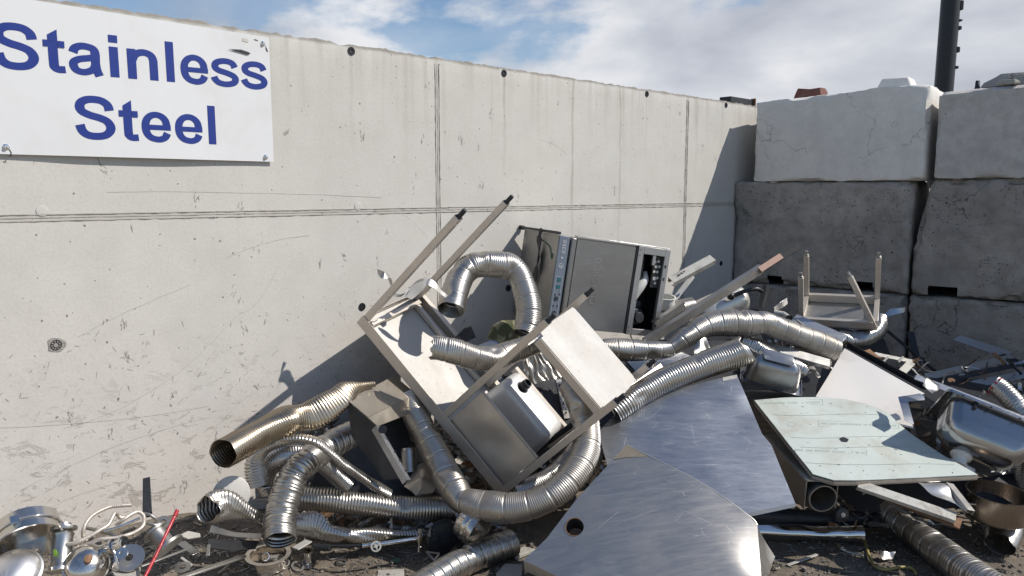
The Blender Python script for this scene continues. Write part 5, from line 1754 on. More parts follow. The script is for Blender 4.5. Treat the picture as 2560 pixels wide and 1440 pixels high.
def build_board():
    P = [D(1886, 1001, 3.72), D(1960, 996, 3.75), D(2040, 994, 3.78), D(2110, 998, 3.76), D(2165, 1010, 3.72), D(2215, 1030, 3.66), D(2245, 1058, 3.58), D(2275, 1082, 3.52), D(2360, 1140, 3.34), D(2444, 1188, 3.19), D(2300, 1195, 3.16), D(2140, 1202, 3.13), D(2085, 1202, 3.13), D(2032, 1187, 3.17), D(1960, 1095, 3.42)]
    root = thing("board_panel", "pale green printed board lying level on the scrap, partly in shadow of the sink bowl", "board", sum(P, Vector()) / len(P))
    sheet("board_face", P, M['board'], root, thick=0.004, step=0.03, dent=0.006, dscale=3.5, seed=2, extra=[D(2100, 1090, 3.44), D(2230, 1130, 3.345)])
    low = [p + Vector((0, 0, -0.011)) for p in P]
    mb = MB()
    k = len(P)
    for i in range(7, 14):
        a, b = P[i] + Vector((0, 0, -0.004)), P[(i + 1) % k] + Vector((0, 0, -0.004))
        mb.add([a, b, b + Vector((0, 0, -0.012)), a + Vector((0, 0, -0.012))], [(0, 1, 2, 3)])
    mb.add([P[14] + Vector((0, 0, -0.004)), P[0] + Vector((0, 0, -0.004)), P[0] + Vector((0, 0, -0.016)), P[14] + Vector((0, 0, -0.016))], [(0, 1, 2, 3)])
    put("core_edge", mb, M['board_edge'], root, solid=0.003)
    sheet("backing", [p + Vector((0, 0, -0.019)) for p in P], M['white_metal'], root, thick=0.002, step=0.08)
    # printed rules and rows of small print on the protective film
    c, nrm = sum(P, Vector()) / len(P), (P[9] - P[0]).cross(P[12] - P[0]).normalized()
    if nrm.z < 0:
        nrm = -nrm
    verts, faces = sheet_mesh(P, step=0.03, dent=0.006, dscale=3.5, seed=2, extra=[D(2100, 1090, 3.44), D(2230, 1130, 3.345)])
    from mathutils.bvhtree import BVHTree
    bvh = BVHTree.FromPolygons([tuple(v) for v in verts], faces)

    def on(x, y):
        o_ = ORI
        hit, n_, i_, d_ = bvh.ray_cast(o_, ray(x, y).normalized())
        return (hit + Vector((0, 0, 0.0032))) if hit else None

    mb = MB()

    def rule(pts, w=0.0025):
        q = [on(*p) for p in pts]
        q = [p for p in q if p is not None]
        for a, b in zip(q[:-1], q[1:]):
            t = (b - a).normalized()
            s = Vector((-t.y, t.x, 0)) * w / 2
            mb.add([a - s, b - s, b + s, a + s], [(0, 1, 2, 3)])
    for y0, y1, xa, xb in ((1036, 1040, 1905, 2205), (1093, 1096, 1952, 2262), (1117, 1122, 1974, 2300), (1158, 1166, 2012, 2420)):
        n = 12
        rule([(xa + (xb - xa) * i / n, y0 + (y1 - y0) * i / n + 3 * math.sin(i * 0.5)) for i in range(n + 1)], 0.0022)
    rnd = random.Random(4)
    for (xa, xb, y, dy) in ((1902, 2050, 1010, -3), (2052, 2240, 1060, 6), (1980, 2160, 1126, 8), (2310, 2400, 1133, 4)):
        rule([(xa - 6, y - 7), (xb + 6, y - 7 + dy), (xb + 7, y + 7 + dy), (xa - 5, y + 7), (xa - 6, y - 7)], 0.0016)
        x = xa
        while x < xb:
            w = rnd.choice((2.5, 3.5, 4.5))
            f = (x - xa) / (xb - xa) * dy
            if rnd.random() < 0.84:
                rule([(x, y + f - 2.5), (x + w * 0.5, y + f + 2.5), (x + w, y + f - 2.5)], 0.0013)
            x += w + 1.6
    ring = [(1979 + 10 * math.cos(a), 1062 + 5 * math.sin(a)) for a in [2 * math.pi * i / 14 for i in range(15)]]
    rule(ring, 0.0016)
    put("printed_marks", mb, M['board_print'], root, smooth=None)
    # torn hole in the film and bits of grit
    mb = MB()
    q = [on(*p) for p in ((2098, 1098), (2108, 1094), (2122, 1100), (2118, 1107), (2104, 1106))]
    mb.add([p + Vector((0, 0, 0.0006)) for p in q], [tuple(range(5))])
    for _ in range(70):
        x, y = rnd.uniform(1930, 2420), rnd.uniform(1005, 1195)
        p = on(x, y)
        if p is None:
            continue
        a = rnd.uniform(0, 3.14)
        d = Vector((math.cos(a), math.sin(a), 0)) * rnd.uniform(0.001, 0.007)
        s = Vector((-d.y, d.x, 0)).normalized() * rnd.uniform(0.0005, 0.0016)
        mb.add([p - d - s, p + d - s, p + d + s, p - d + s], [(0, 1, 2, 3)])
    put("film_tears", mb, M['dark'], root, smooth=None)


build_board()


def build_white_panel():
    A, B_ = D(2111, 872, 4.22), D(2312, 984, 3.86)
    C1, C2, C3, C4 = D(2262, 1000, 3.84), D(2284, 1072, 3.66), D(2150, 1040, 3.78), D(2036, 998, 3.90)
    root = thing("coated_panel", "bright pinkish white panel with a dark folded edge, leaning behind the pale green board", "metal sheet", C4)
    sheet("panel_face", [A, B_, C1, C2, C3, C4], M['coated'], root, thick=0.002, step=0.035, dent=0.006, dscale=4, seed=9)
    n = (B_ - A).cross(C4 - A).normalized()
    if n.dot(ORI - A) < 0:
        n = -n
    up = (A - C4).normalized()
    mb = MB()
    e = up * 0.004
    mb.add([A + e, B_ + e, B_ + up * 0.05 - n * 0.012, A + up * 0.045 - n * 0.012], [(0, 1, 2, 3)])
    mb.add([A + up * 0.0475 - n * 0.012, B_ + up * 0.0525 - n * 0.012, B_ + up * 0.054 + n * 0.016, A + up * 0.049 + n * 0.016], [(0, 1, 2, 3)])
    put("folded_edge", mb, M['dark'], root, solid=0.003)


build_white_panel()


# ------------------------------------------------------------------ sink bowls at the right
def box_bowl(name, label, P1, P2, P3, depth, mat, rimw=0.03, inset=0.05, flip=1, cat="sink", drain=None, rimmat=None):
    """P1-P2 and P2-P3 are two edges of the rim; the bowl hangs on the side of the normal facing the viewer"""
    u, v = (P3 - P2), (P1 - P2)
    lu, lv = u.length, v.length
    u.normalize()
    v = (v - u * v.dot(u))
    lv = v.length
    v.normalize()
    n = u.cross(v)
    if n.dot(ORI - P2) < 0:
        n = -n
    n *= flip
    c = P2 + u * lu / 2 + v * lv / 2
    root = thing(name, label, cat, c)
    mb = MB()
    outer = [c + u * a + v * b for a, b in rounded_rect(lu, lv, 0.02, 4)]
    inner = [c + u * a + v * b for a, b in rounded_rect(lu - 2 * rimw, lv - 2 * rimw, 0.05, 4)]
    turned = [p - n * 0 + n * 0.012 for p in outer]
    loft(mb, [turned, outer, inner])
    rim = put("rim", mb, rimmat or mat, root, solid=0.0025, smooth=40)
    mb = MB()
    loops = []
    for t, sh, r in ((0.001, 0, 0.05), (0.15, 0.004, 0.05), (0.55, 0.012, 0.055), (0.72, 0.02, 0.06), (0.85, 0.034, 0.065), (0.94, 0.055, 0.065), (0.985, 0.082, 0.06), (1.0, 0.11, 0.04)):
        loops.append([c + u * a + v * b + n * depth * t for a, b in rounded_rect(lu - 2 * rimw - 2 * sh, lv - 2 * rimw - 2 * sh, min(r, (lv - 2 * rimw - 2 * sh) * 0.45), 6)])
    loft(mb, loops, False, True)
    put("bowl", mb, mat, root, smooth=50, solid=0.0015)
    if drain:
        mb = MB()
        d = c + u * lu * drain[0] + v * lv * drain[1] + n * depth
        mb.lathe([(0.0, 0.0), (0.042, 0.0), (0.044, 0.006), (0.040, 0.016), (0.030, 0.020), (0.026, 0.036), (0.03, 0.038), (0.03, 0.055), (0, 0.056)], d, n, 24)
        s = d + n * 0.045
        mb.tube([s, s + u * 0.03 + v * 0.01, s + u * 0.065 + v * 0.016], 0.014, 14)
        put("drain_fitting", mb, M['white_plastic'], root, smooth=50)
    return root, u, v, n, c


r_, u_, v_, n_, c_ = box_bowl("sink_bowl", "shiny steel sink bowl tipped up at the right edge with a white plastic drain", D(2273, 1018, 3.60), D(2372, 970, 3.34), D(2640, 1078, 3.20), 0.18, M['bowl_mirror'], rimw=0.03, drain=(-0.12, 0.12))
mb = MB()
for t in (0.06, 0.2, 0.34, 0.5, 0.66):
    mb.lathe([(0.005, 0), (0.005, 0.002), (0, 0.003)], c_ - u_ * 0.2 + u_ * t * 0.8 - v_ * 0.15 + n_ * 0.014, n_, 8)
mb.box(c_ - u_ * 0.17 + v_ * 0.02 + n_ * 0.02, u_ * 0.006, v_ * 0.012, n_ * 0.012)
mb.box(c_ - u_ * 0.09 - v_ * 0.12 + n_ * 0.02, u_ * 0.006, v_ * 0.012, n_ * 0.012)
put("rim_clips", mb, M['dark'], r_)
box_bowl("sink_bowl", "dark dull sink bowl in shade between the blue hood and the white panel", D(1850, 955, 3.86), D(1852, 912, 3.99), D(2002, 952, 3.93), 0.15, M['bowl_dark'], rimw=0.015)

# ------------------------------------------------------------------ pots, pipes
def pot(name, label, c, axis, r, h, mat, wall=0.002, lip=0.006, lugs=True, cat="pot", seg=44, bands=()):
    root = thing(name, label, cat, Vector(c))
    ax = Vector(axis).normalized()
    mb = MB()
    prof = [(0.0, 0.0), (r * 0.88, 0.0), (r * 0.97, h * 0.06), (r, h * 0.16)]
    for b in bands:
        prof += [(r, h * (b - 0.03)), (r * 1.018, h * b), (r, h * (b + 0.03))]
    prof += [(r, h - 0.003), (r + lip, h), (r + lip, h + 0.003), (r - wall, h + 0.003), (r - wall, h * 0.2), (r * 0.9, h * 0.05), (0.0, h * 0.04)]
    mb.lathe(prof, c, ax, seg)
    put("body", mb, mat, root, smooth=40)
    if lugs:
        a = ax.cross(Vector((0, 0, 1)) if abs(ax.z) < 0.9 else Vector((0, 1, 0))).normalized()
        for sgn in (-1, 1):
            t = ax.cross(a)
            k = Vector(c) + a * sgn * r + ax * h * 0.72
            pth = [Vector(p) for p in catmull([tuple(k - t * 0.045), tuple(k - t * 0.035 + a * sgn * 0.03), tuple(k + t * 0.035 + a * sgn * 0.03), tuple(k + t * 0.045)], 5)]
            mb = MB()
            mb.tube(pth, 0.005, 8)
            put("handle", mb, mat, root)
    return root


pot("cooking_pot", "large burnt cooking pot standing open at the right edge", D(2486, 1294, 3.26), Vector((0.02, -0.08, 1)), 0.116, 0.112, M['copper'], lip=0.004)
pot("pot_drum", "tipped round steel drum lying under the bend of the kinked duct", D(1160, 1296, 3.16), Vector((0.75, -0.5, -0.34)), 0.075, 0.085, M['polished'], lugs=False, lip=0.004, cat="drum", bands=(0.4, 0.7))
pot("small_cup", "small steel cup lying in the shade below the folded cabinet", D(1020, 1120, 3.42), Vector((0.1, -0.35, -1)), 0.034, 0.10, M['steel'], lugs=False, lip=0.002, cat="cup", seg=24)

# the round pipe with its square shroud below the board
root = thing("pipe_section", "open round pipe end in a grey shroud, below the pale green board's left corner", "pipe", D(2045, 1250, 3.25))
p0, p1 = D(2058, 1247, 3.16), D(1945, 1120, 3.62)
mb = MB()
ax = (p1 - p0)
mb.lathe([(0.054, 0.0), (0.058, 0.0), (0.058, ax.length), (0.054, ax.length), (0.054, 0.0)], p0, ax, 36)
put("pipe", mb, M['galv'], root, smooth=40)
mb = MB()
sd = ax.cross(Vector((0, 0, 1))).normalized()
upv = sd.cross(ax).normalized()
q0, q1 = p0 + ax.normalized() * 0.02, p1
for s in (-1, 1):
    mb.box((q0 + q1) / 2 - sd * 0.066 * s + upv * 0.005, (q1 - q0) / 2, sd * 0.002, upv * 0.062)
mb.box((q0 + q1) / 2 + upv * 0.069, (q1 - q0) / 2, sd * 0.064, upv * 0.002)
put("shroud", mb, M['galv'], root)

# crushed pipe on the dirt and a dark pipe above it
def dented_pipe(name, label, a, b, r, mat, dents=(), seg=24, cat="pipe", sag=0.0):
    n = 40
    ax = (b - a)
    t = ax.normalized()
    s1 = t.cross(Vector((0, 0, 1))).normalized()
    s2 = s1.cross(t)
    loops = []
    for i in range(n + 1):
        f = i / n
        c = a + ax * f - Vector((0, 0, sag * math.sin(f * math.pi)))
        k = 1.0
        for f0, w, amt in dents:
            k -= amt * math.exp(-((f - f0) / w) ** 2)
        loops.append([c + s1 * math.cos(q) * r * (2 - k) ** 0.5 + s2 * math.sin(q) * r * k for q in [2 * math.pi * j / seg for j in range(seg)]])
    mb = MB()
    loft(mb, loops)
    return tag(put(name, mb, mat, smooth=50, solid=0.0012), label, cat)


dented_pipe("steel_pipe", "dented shiny pipe lying on the dirt right of the front hood sheet", G(1885, 1326, 0.05), G(2155, 1334, 0.05), 0.036, M['chrome'], ((0.3, 0.12, 0.12), (0.6, 0.14, 0.25), (0.85, 0.06, 0.12)))
dented_pipe("steel_pipe", "dark pipe behind the dented shiny pipe, in shade below the blue hood", D(1868, 1288, 3.36), D(2190, 1300, 3.42), 0.034, M['dark'], ((0.6, 0.1, 0.15),))

# ------------------------------------------------------------------ channels, bars and angles
def bar(name, label, a, b, w, h, mat, kind='beam', up=(0, 0, 1), cat="metal bar", th=0.003, twist=0.0, lip=0.0, bevel=0.001, group=None):
    mb = MB()
    if kind == 'beam':
        mb.beam(a, b, w, h, up)
    elif kind == 'channel':
        mb.channel(a, b, w, h, th, up, twist, lip)
    else:
        mb.angle(a, b, w, h, th, up, twist)
    return tag(put(name, mb, mat, bevel=bevel), label, cat, group)



def BK(x, y, m):
    """the point seen at (x, y) on the upright plane standing m metres in front of the block face"""
    r = ray(x, y)
    return ORI + r * ((CORNER + MV * m - ORI).dot(MV) / r.dot(MV))


# long tapering channel with a timber offcut stuck in its end
pa, pb = D(1618, 858, 4.02), D(1908, 672, 4.42)
root = thing("steel_channel", "long pale leaning channel with pink timber and a dark strip in its end", "channel", pa)
mb = MB()
mb.channel(pa, pb, 0.045, 0.03, 0.003, (0.45, -0.85, -0.12), 0.0, 0.01)
put("channel", mb, M['galv'], root)
mb = MB()
mb.channel(D(1640, 812, 4.16), D(1712, 762, 4.26), 0.035, 0.03, 0.002, (0.4, -0.85, 0.0))
put("bracket_plate", mb, M['steel'], root)
mb = MB()
mb.beam(D(1898, 676, 4.40), D(1952, 641, 4.47), 0.034, 0.022, (0.1, -0.75, 0.5))
put("timber_insert", mb, M['wood'], root)
mb = MB()
mb.beam(D(1945, 648, 4.48), D(1998, 616, 4.55), 0.03, 0.008, (0.1, -0.75, 0.5))
put("end_strip", mb, M['rubber'], root)
# short perforated channel above it
root = thing("steel_channel", "short white perforated channel propped against the cast wall, right of the dishwasher", "channel", D(1727, 700, 4.5))
mb = MB()
mb.channel(D(1678, 700, 4.36), D(1782, 644, 4.46), 0.052, 0.03, 0.003, (-0.2, -0.75, 0.75), 0, 0.01)
put("channel", mb, M['pale_ch'], root)
mb = MB()
for t, s in ((0.12, -0.2), (0.18, 0.1), (0.24, 0.25), (0.3, 0.3)):
    c = D(1678, 700, 4.36).lerp(D(1782, 644, 4.46), t) + Vector((-0.2, -0.75, 0.75)).normalized() * 0.003
    mb.lathe([(0.006, 0), (0.006, 0.0012), (0, 0.0012)], c + Vector((0, 0, s * 0.02)), (-0.2, -0.75, 0.75), 8)
put("slots", mb, M['print_dark'], root)
bar("steel_channel", "narrow grey channel standing behind the white perforated channel", D(1684, 752, 4.5), D(1732, 690, 4.56), 0.03, 0.025, M['galv'], 'channel', (0.2, -0.8, 0.4), "channel")
bar("steel_channel", "long grey channel under the wavy duct, running down to the right", D(1856, 846, 4.06), D(2075, 908, 3.98), 0.05, 0.02, M['galv'], 'channel', (0, -0.6, 0.7), "channel")
bar("flat_bar", "flat bluish bar sliding down in front of the small upturned table", D(1985, 794, 4.52), D(2112, 848, 4.36), 0.075, 0.006, M['hood2'], 'beam', (0, -0.5, 0.8))
bar("flat_bar", "thin pale rod lying on the flat bluish bar", D(1992, 800, 4.46), D(2038, 838, 4.36), 0.012, 0.008, M['galv'])
bar("flat_bar", "short pale flat leaning on the left front leg of the small upturned table", D(1935, 775, 4.55), D(1968, 752, 4.62), 0.04, 0.004, M['bowl_dark'], 'beam', (0.5, -0.85, -0.1))
bar("angle_iron", "short dark angle standing behind the pale tank's lever", D(1903, 768, 4.62), D(1918, 712, 4.66), 0.03, 0.03, M['dark'], 'angle', (0.5, -0.8, 0))
# shaded bars against the dark blocks
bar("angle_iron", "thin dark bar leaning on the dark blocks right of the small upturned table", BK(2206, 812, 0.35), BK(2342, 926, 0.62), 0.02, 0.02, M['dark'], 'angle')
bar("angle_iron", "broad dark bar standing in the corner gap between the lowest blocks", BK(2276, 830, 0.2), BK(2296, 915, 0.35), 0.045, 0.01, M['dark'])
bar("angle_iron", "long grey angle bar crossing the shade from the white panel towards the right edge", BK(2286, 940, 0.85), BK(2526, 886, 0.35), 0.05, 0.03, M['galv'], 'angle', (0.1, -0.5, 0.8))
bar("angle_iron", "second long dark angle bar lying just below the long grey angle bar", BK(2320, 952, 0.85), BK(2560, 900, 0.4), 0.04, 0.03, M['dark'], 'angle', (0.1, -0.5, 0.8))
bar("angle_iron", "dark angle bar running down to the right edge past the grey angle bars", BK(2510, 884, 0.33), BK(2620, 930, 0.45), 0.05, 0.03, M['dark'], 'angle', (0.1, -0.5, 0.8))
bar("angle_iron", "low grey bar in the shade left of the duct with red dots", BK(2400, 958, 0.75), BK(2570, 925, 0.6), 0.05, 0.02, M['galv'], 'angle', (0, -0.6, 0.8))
bar("edge_strip", "long pale folded strip running above the shiny sink bowl to the right edge", D(2292, 936, 3.72), D(2620, 1062, 3.42), 0.045, 0.012, M['hood2'], 'angle', (0.1, -0.5, 0.85), "metal strip")
o = sheet("glass_sheet", [BK(2382, 850, 0.22), BK(2400, 838, 0.2), BK(2530, 880, 0.25), BK(2514, 896, 0.3)], M['galv'], thick=0.004, step=0.05)
tag(o, "dull grey sheet edge leaning on the lowest right block above the angle bars", "metal sheet")
o = sheet("metal_sheet", [BK(2204, 790, .5), BK(2226, 772, .45), BK(2264, 768, .4), BK(2262, 780, .4), BK(2225, 790, .48), BK(2206, 797, .5)], M['hood2'], thick=0.002, dent=0.012, step=0.02, seed=3)
tag(o, "crumpled strip of sheet poking out right of the small upturned table", "metal sheet")
# picture-frame like pale angle frame
root = thing("frame_corner", "pale corner of a metal frame lying behind the white panel's dark edge", "metal frame", D(2235, 905, 4.3))
mb = MB()
mb.beam(D(2186, 886, 4.36), D(2280, 905, 4.32), 0.025, 0.012, (0, -0.6, 0.8))
mb.beam(D(2278, 907, 4.31), D(2252, 934, 4.18), 0.04, 0.012, (0, -0.6, 0.8))
put("frame_bars", mb, M['pale_ch'], root)
mb = MB()
for x in (2208, 2246):
    mb.beam(D(x, 905, 4.29), D(x + 12, 892, 4.33), 0.008, 0.008)
put("pegs", mb, M['pale_ch'], root)
o = sheet("bent_offcut", [D(2140, 880, 4.3), D(2175, 870, 4.36), D(2196, 888, 4.3), D(2204, 902, 4.22), D(2180, 898, 4.2), D(2165, 888, 4.25)], M['rust'], thick=0.004, dent=0.03, step=0.02, seed=5)
tag(o, "brownish bent offcut tucked behind the top corner of the white panel", "metal offcut")
o = sheet("bent_offcut", [D(2020, 905, 4.08), D(2032, 912, 4.06), D(2052, 940, 3.98), D(2046, 944, 3.96), D(2030, 930, 4.0), D(2020, 932, 4.0)], M['white_metal'], thick=0.003, dent=0.02, step=0.015, seed=15)
tag(o, "small bright twisted offcut beside the dark dull sink bowl", "metal offcut")
o = sheet("grey_plate", [D(2245, 992, 3.72), D(2300, 984, 3.74), D(2310, 990, 3.72), D(2312, 1000, 3.7), D(2270, 1004, 3.68), D(2285, 1062, 3.58), D(2262, 1050, 3.6)], M['hood2'], thick=0.002, dent=0.004, step=0.02, seed=2)
tag(o, "torn grey corner plate standing on the pale green board left of the shiny sink bowl", "metal offcut")
o = sheet("torn_foil", [D(2300, 940, 3.62), D(2328, 950, 3.58), D(2352, 972, 3.5), D(2330, 988, 3.46), D(2305, 970, 3.5), D(2318, 956, 3.56)], M['duct_dark'], thick=0.002, dent=0.05, dscale=12, step=0.015, seed=22)
tag(o, "crumpled torn foil at the far corner of the shiny sink bowl", "metal offcut")
root = thing("grille_panel", "dark ribbed grille panel behind the shiny sink bowl at the right edge", "grille", D(2545, 1105, 3.3))
mb = MB()
for i in range(11):
    y = 1050 + i * 9
    mb.beam(D(2505 + i * 1.5, y, 3.55), D(2620, y + 22, 3.46), 0.008, 0.010)
put("slats", mb, M['dark'], root)
o = sheet("grille_sheet", [D(2490, 1040, 3.62), D(2630, 1080, 3.52), D(2630, 1200, 3.5), D(2515, 1160, 3.58)], M['dark'], root, thick=0.002, step=0.06)

# strips and crumpled pieces below the board
bar("steel_channel", "white folded channel sloping down under the pale green board", D(2146, 1209, 3.14), D(2390, 1292, 2.98), 0.045, 0.014, M['pale_ch'], 'channel', (0, -0.45, 0.9), "channel")
bar("flat_bar", "rusty brown strip sloping down below the white folded channel", D(2196, 1232, 3.2), D(2402, 1312, 3.04), 0.05, 0.008, M['rust'], 'beam', (0, -0.5, 0.9))
o = sheet("torn_sheet", [D(2296, 1206, 3.14), D(2352, 1206, 3.18), D(2362, 1216, 3.14), D(2378, 1250, 3.08), D(2420, 1285, 3.0), D(2400, 1284, 2.99), D(2366, 1262, 3.02), D(2330, 1232, 3.06)], M['white_metal'], thick=0.002, dent=0.035, dscale=9, step=0.02, seed=9)
tag(o, "bright crumpled sheet wedged between the pale green board and the burnt pot", "metal sheet")
bar("steel_channel", "short grey channel beside the bright crumpled sheet, pointing at the burnt pot", D(2374, 1208, 3.14), D(2428, 1276, 3.0), 0.035, 0.02, M['galv'], 'channel', (0.3, -0.5, 0.8), "channel")
root = thing("caster_wheel", "small dark caster wheel under the open round pipe end", "wheel", D(2103, 1286, 3.2))
mb = MB()
mb.lathe([(0.006, -0.012), (0.024, -0.012), (0.03, -0.009), (0.03, 0.009), (0.024, 0.012), (0.006, 0.012)], D(2103, 1286, 3.2), (0.25, -1, 0.2), 28)
put("tyre", mb, M['black'], root)
mb = MB()
mb.lathe([(0.0, -0.014), (0.01, -0.014), (0.012, 0.0), (0.01, 0.014), (0.0, 0.015)], D(2103, 1286, 3.2), (0.25, -1, 0.2), 16)
put("hub", mb, M['galv'], root)
pts = [G(2155, 1330, .02), G(2162, 1352, .012), G(2172, 1386, .008), G(2186, 1414, .008), G(2215, 1424, .008), G(2250, 1418, .008), G(2278, 1420, .008), G(2290, 1434, .008)]
mb = MB()
mb.tube([Vector(p) for p in catmull([tuple(p) for p in pts], 8)], 0.006, 10)
tag(put("cable", mb, M['cable']), "yellowish cable trailing over the dirt beside the long snaking duct", "cable")
root = thing("hose_fitting", "small hose end with a ribbed fitting on the dirt below the dented pipe", "fitting", G(2110, 1375, 0))
mb = MB()
mb.tube([G(2102, 1372, .02), G(2120, 1380, .014), G(2155, 1388, .01)], 0.006, 10)
put("hose", mb, M['galv'], root)
mb = MB()
mb.tube([G(2092, 1362, .024), G(2104, 1373, .02)], 0.011, 8)
put("nut", mb, M['chrome'], root)
bar("flat_bar", "thin white strip on the sunlit dirt right of the front hood sheet", G(1969, 1413, .006), G(2043, 1386, .02), 0.014, 0.004, M['pale_ch'])
o = sheet("foil_scrap", [G(2192, 1385, .012), G(2212, 1378, .03), G(2238, 1384, .02), G(2232, 1396, .01), G(2206, 1396, .02)], M['white_metal'], thick=0.001, dent=0.02, dscale=25, step=0.01, seed=3)
tag(o, "crumpled foil scrap on the dirt between the cable and the long snaking duct", "foil scrap")
o = sheet("cardboard_scrap", [G(2385, 1383, .008), G(2405, 1374, .02), G(2425, 1376, .02), G(2418, 1386, .01), G(2398, 1390, .006)], M['rust'], thick=0.002, dent=0.006, step=0.015, seed=4)
tag(o, "brown curled scrap on the dirt right of the long snaking duct", "scrap")

# pale tank with its black lever, behind the channels
root = thing("tank", "pale rounded tank end half buried behind the long channel", "tank", D(1815, 750, 4.75))
mb = MB()
a = D(1740, 795, 4.62)
axd = (D(1880, 732, 4.74) - a)
ln = axd.length
R0 = 0.095
prof = [(0.0, -0.03), (R0 * 0.6, -0.015), (R0, 0.03)] + [(R0, ln * 0.7)] + [(R0 * math.cos(q), ln * 0.7 + R0 * 0.8 * math.sin(q)) for q in [math.pi / 2 * k / 8 for k in range(1, 9)]]
mb.lathe(prof, a, axd, 36)
put("shell", mb, M['tank'], root, smooth=50)
root = thing("lever", "black lever with a ball end lying across the pale tank", "lever", D(1860, 730, 4.6))
mb = MB()
mb.tube([Vector(p) for p in catmull([tuple(D(1832, 740, 4.56)), tuple(D(1862, 728, 4.57)), tuple(D(1890, 722, 4.58)), tuple(D(1905, 728, 4.6))], 6)], 0.013, 12)
put("arm", mb, M['black'], root)
mb = MB()
mb.lathe([(0.0, -0.022)] + [(0.022 * math.cos(q), 0.022 * math.sin(q)) for q in [math.pi * (k / 10 - 0.5) for k in range(1, 10)]] + [(0.0, 0.022)], D(1827, 741, 4.56), (1, 0, 0.3), 16)
put("ball", mb, M['black'], root)
o = pot("cone_cap", "small pale cone between the dishwasher and the narrow channel", D(1662, 772, 4.42), Vector((0.05, -0.2, 1)), 0.05, 0.07, M['white_plastic'], lugs=False, cat="cap", seg=24)
root = thing("valve", "small pale tap body lying at the left end of the flat bluish bar", "valve", D(1965, 790, 4.45))
mb = MB()
mb.tube([D(1935, 782, 4.46), D(1958, 786, 4.44), D(1972, 796, 4.4)], 0.018, 14)
put("body", mb, M['pale_ch'], root)
mb = MB()
mb.lathe([(0.0, 0.0), (0.012, 0.0), (0.02, 0.002), (0.02, -0.01)], D(1973, 797, 4.385), (0.3, -0.9, -0.3), 16)
put("outlet", mb, M['dark'], root)
mb = MB()
mb.prism([D(1955, 776, 4.44), D(1982, 766, 4.44), D(1978, 774, 4.43), D(1970, 782, 4.43)], (0, 0.004, 0))
put("lever", mb, M['dark'], root)

# ------------------------------------------------------------------ middle of the heap
def lump3(name, label, cat, outline, back, mat, seed=0, jit=0.006):
    """a chunky piece: outline of world points extruded backwards with a smaller far side"""
    rnd = random.Random(seed)
    c = sum(outline, Vector()) / len(outline)
    mid = [p + Vector(back) * 0.35 + (p - c) * 0.12 + Vector((rnd.uniform(-jit, jit), 0, rnd.uniform(-jit, jit))) for p in outline]
    far = [c + (p - c) * 0.7 + Vector(back) for p in outline]
    front = [c + (p - c) * 0.9 + Vector((rnd.uniform(-jit, jit), rnd.uniform(-jit, jit), rnd.uniform(-jit, jit))) for p in outline]
    mb = MB()
    loft(mb, [front, mid, far], True, True)
    return tag(put(name, mb, mat, smooth=25, bevel=0.006), label, cat)


lump3("insulation_block", "mottled green and tan chunk of insulation behind the arched duct's foot", "insulation", [D(1216, 846, 3.8), D(1228, 818, 3.82), D(1248, 803, 3.84), D(1292, 808, 3.84), D(1312, 835, 3.82), D(1300, 862, 3.78), D(1258, 862, 3.76)], (0.04, 0.10, 0.0), M['insulation'], 3)
lump3("steel_wedge", "small dark folded wedge of steel beside the mottled insulation chunk", "metal offcut", [D(1136, 846, 3.78), D(1160, 820, 3.82), D(1176, 818, 3.82), D(1186, 846, 3.78), D(1160, 858, 3.75)], (0.01, 0.05, 0), M['dark'], 6)
# accordion-folded foil below the leg joint
vs, fs = [], []
A, B_, C_, E_ = D(1300, 876, 3.90), D(1362, 872, 3.92), D(1404, 942, 3.90), D(1318, 962, 3.88)
NX, NY = 44, 10
for j in range(NY + 1):
    for i in range(NX + 1):
        u, v = i / NX, j / NY
        p = A.lerp(B_, u).lerp(E_.lerp(C_, u), v)
        p = p + Vector((0, -1, 0.2)) * (0.006 * math.sin(u * 34 + 1.6 * noise.noise(Vector((u * 3, v * 3, 0))) * 3) + 0.012 * noise.noise(Vector((u * 4, v * 2, 4))))
        if j == NY:
            p = p + Vector((0, 0, -0.012 * noise.noise(Vector((u * 14, 0, 2)))))
        vs.append(p)
fs = [(j * (NX + 1) + i, j * (NX + 1) + i + 1, (j + 1) * (NX + 1) + i + 1, (j + 1) * (NX + 1) + i) for j in range(NY) for i in range(NX)]
tag(link_mesh("crumpled_foil", vs, fs, M['duct'], None, smooth=60, solid=0.001), "pleated crumpled foil hanging behind the middle leg of the sink table", "foil sheet")

# folded cabinet with its slotted flange, left of the sink table
root = thing("open_cabinet", "brownish folded cabinet with a slotted flange, between the golden duct and the sink table", "cabinet", D(960, 1120, 3.3))
a, b, c, d = D(868, 1000, 3.18), D(985, 940, 3.52), D(1040, 985, 3.50), D(920, 1044, 3.14)
sheet("top_sheet", [a, b, c, d], M['cabinet'], root, thick=0.003, dent=0.005, step=0.03, seed=3)
e1, e2 = D(944, 1066, 3.13), D(1034, 1030, 3.46)
sheet("front_fold", [d + (d - a) * 0.005, c + (d - a) * 0.005, e2, e1], M['cabinet'], root, thick=0.003, dent=0.003, step=0.03, seed=4)
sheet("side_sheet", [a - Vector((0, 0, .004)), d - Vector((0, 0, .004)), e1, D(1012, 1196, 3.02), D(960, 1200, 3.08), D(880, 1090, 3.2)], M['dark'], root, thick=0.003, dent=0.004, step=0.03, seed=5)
mb = MB()
mb.angle(D(940, 1064, 3.11), D(1018, 1200, 2.99), 0.028, 0.02, 0.0025, (-0.4, -0.8, 0.1))
fl = put("slotted_flange", mb, M['bowl_dark'], root)
mb = MB()
g0, g1 = D(940, 1064, 3.105), D(1018, 1200, 2.985)
